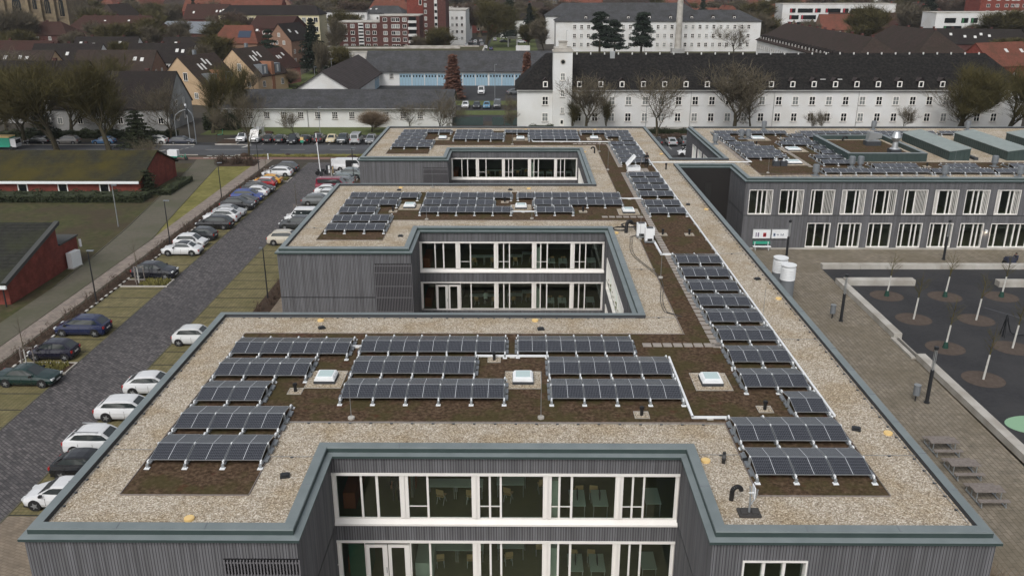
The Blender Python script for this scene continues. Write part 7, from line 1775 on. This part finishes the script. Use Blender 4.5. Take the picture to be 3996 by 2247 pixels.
for x, y, s_, lb in ((-47.6, 147.3, .8, 'mossy boulder on the verge'), (-40.1, 147.2, .6, 'dark boulder on the verge, middle'), (-49.7, 170.2, .9, 'dark boulder on the lawn, left'), (-40.1, 170.0, .6, 'brown stone on the lawn, middle'), (-28.6, 145.3, .9, 'log like boulder by the crossing')):
    rn = random.Random(int(x * 10)); bm = bmesh.new(); bmesh.ops.create_icosphere(bm, subdivisions=2, radius=1)
    for v_ in bm.verts: v_.co *= rn.uniform(.85, 1.1); v_.co.z = max(v_.co.z * .55, -.2)
    me = bpy.data.meshes.new('boulder'); bm.to_mesh(me); bm.free(); me.materials.append(X['soil']); me.shade_smooth(); tag(inst('boulder', me, None, (x, y, .1), 0, s_), lb, 'boulder')
# lane fence, wall by the entrance
b = MB(); b.box(-55.6, -55.5, 206, 288, .1, 2.0)
for i in range(34): b.cyl(-55.55, 206 + i * 2.5, 0, 2.1, .05, 5)
tag(b.build('fence', X['blackm']), 'dark mesh fence along the lane left of the garages', 'fence')
b = MB(); b.box(19.5, 60, 172.0, 172.2, 0, 1.0)
tag(b.build('garden_wall', X['conc']), 'low pale wall before the barracks', 'wall')
t = empty('entrance_gates', 'dark green fence panels at the yard entrance behind the far roof', 'fence', (0, 0, 0))
for x0, x1 in ((-14, -7.5), (-5.6, -3.2), (-3.0, 1.5)): MB().box(x0, x1, 180.0, 180.1, .1, 1.8).build('fence_panel', X['zincdark'], t)
# ------------------------------------------------------------ the town beyond
FT = {'left': 'at the far left', 'cl': 'left of the centre', 'cr': 'right of the centre', 'right': 'at the far right'}
def sect(x, y):
    r_ = x / y
    s_ = 'at the far left' if r_ < -.33 else 'left of centre' if r_ < -.08 else 'near the centre' if r_ < .12 else 'right of centre' if r_ < .34 else 'at the far right'
    return s_ + (', nearer rows' if y < 560 else ', middle distance' if y < 760 else ', on the skyline')
FIX = [(o.location.x, o.location.y) for o in C.objects if o.parent is None and o.get('category') in ('house', 'building', 'apartment block', 'church')] + [(-68, 350), (-46, 350), (-40, 380), (-30, 440), (243, 447), (170, 487), (225, 409), (-245, 440), (100, 384), (20, 384), (30, 384)]
rn = random.Random(2024)
TOWN = []
for k in range(4):
    t, rf = house('proto', 0, -900 - 60 * k, 0, 15 + 3 * k, 11, 6.5, 12.0 + .4 * k, X[('brickd', 'render', 'tan', 'brick')[k]], X[('tiledr', 'tilered', 'tilered', 'tilebrown')[k]], hip=(0, 3, 0, 3)[k], front=[(2, (-5, 0, 5), 1.4, 1.5, 'plain'), (4.9, (-5, -1.5, 1.5, 5), 1.4, 1.5, 'plain')], chim=[(2, .4, 1)])
    TOWN.append(t)
used = []
n_h = 0
for tr_ in range(2600):
    y = rn.uniform(395, 1250) if rn.random() < .8 else rn.uniform(395, 600); x = rn.uniform(-.66, .66) * y
    if n_h >= 150: break
    if any(abs(x - a) < 34 and abs(y - c_) < 30 for a, c_ in FIX): continue
    if any((x - a) ** 2 + (y - c_) ** 2 < (21 + y * .012) ** 2 for a, c_ in used): continue
    if -30 < x < 12 and y < 470: continue
    if 10 < x < 110 and y < 450: continue
    used.append((x, y)); q = TOWN[rn.randrange(4)]; s_ = rn.uniform(.9, 1.35)
    wall_ = {0: 'dark brick', 1: 'white', 2: 'tan', 3: 'red brick'}[TOWN.index(q)]; rf_ = {0: 'dark red', 1: 'red', 2: 'red', 3: 'brown'}[TOWN.index(q)]
    clone(q, (x, y, 0), R(rn.choice((0, 12, -14, 90, 78, 100, 35))), 'distant %s house, %s roof, %s' % (wall_, rf_, sect(x, y)), 'distant houses of the town', s_); n_h += 1
for t in TOWN:
    for c_ in list(t.children):
        for g_ in list(c_.children): bpy.data.objects.remove(g_)
        bpy.data.objects.remove(c_)
    bpy.data.objects.remove(t)
n_t = 0
for tr_ in range(4000):
    if n_t >= 285: break
    y = rn.uniform(392, 1150) if rn.random() < .55 else rn.uniform(330, 600); x = rn.uniform(-.66, .66) * y
    if y < 390 and (-110 < x < 118 or (x > 118 and y < 350)): continue
    if 118 < x < 262 and 370 < y < 480 and rn.random() < .75: continue
    if -40 < x < 120 and y < 700 and rn.random() < .3: continue
    if any((x - a) ** 2 + (y - c_) ** 2 < 80 for a, c_ in used): continue
    if any(abs(x - a) < 22 and abs(y - c_) < 9 for a, c_ in FIX): continue
    if -34 < x < 12 and y < 450: continue
    if 16 < x < 100 and y < 440: continue
    key = rn.choice(('far1', 'far2', 'far3', 'far1', 'far2')); nm_ = {'far1': 'brown', 'far2': 'olive', 'far3': 'reddish'}[key]
    if rn.random() < .05: tree('spruce', x, y, rn.uniform(14, 22), 'dark conifer among the distant houses ' + sect(x, y), rn.uniform(7, 10), x % 6, 'distant conifers', 'tree', 'conifer')
    else: tree(key, x, y, rn.uniform(13, 21), 'distant bare %s tree among the roofs %s' % (nm_, sect(x, y)), rn.uniform(16, 27), x % 6, 'distant bare trees')
    n_t += 1
b = MB(); rn = random.Random(5)
for i in range(9000):
    y = rn.uniform(450, 1900); x = rn.uniform(-.7, .7) * y; z = rn.uniform(0, 11) ; s_ = rn.uniform(.8, 2.2)
    a = rn.uniform(0, 6.3); b.face([(x - s_, y, z * .6), (x + s_, y + rn.uniform(-1, 1), z * .6), (x + rn.uniform(-.5, .5), y + rn.uniform(-1, 1), z * .6 + s_ * 1.6)])
tag(b.build('undergrowth', X['twig']), 'brown undergrowth and hedges filling the gardens of the distant town', 'undergrowth', None, 'stuff')
# thin damp winter air over the whole scene
hz = MB().box(-1700, 1700, -260, 2400, -1.0, 60.0).build('haze', None)
hm = bpy.data.materials.new('haze_air'); hm.use_nodes = True; nt = hm.node_tree
for n_ in list(nt.nodes):
    if n_.type == 'BSDF_PRINCIPLED': nt.nodes.remove(n_)
pv_ = nt.nodes.new('ShaderNodeVolumePrincipled'); pv_.inputs['Color'].default_value = (.8, .83, .87, 1); pv_.inputs['Density'].default_value = 0.00012; pv_.inputs['Anisotropy'].default_value = 0.2
nt.links.new(pv_.outputs[0], nt.nodes['Material Output'].inputs['Volume'])
hz.data.materials.clear(); hz.data.materials.append(hm); hz['kind'] = 'stuff'
# labels stay within sixteen words
for o in C.objects:
    if o.parent is None and o.get('label') and len(o['label'].split()) > 16: print('LONG', o.name, o['label'])
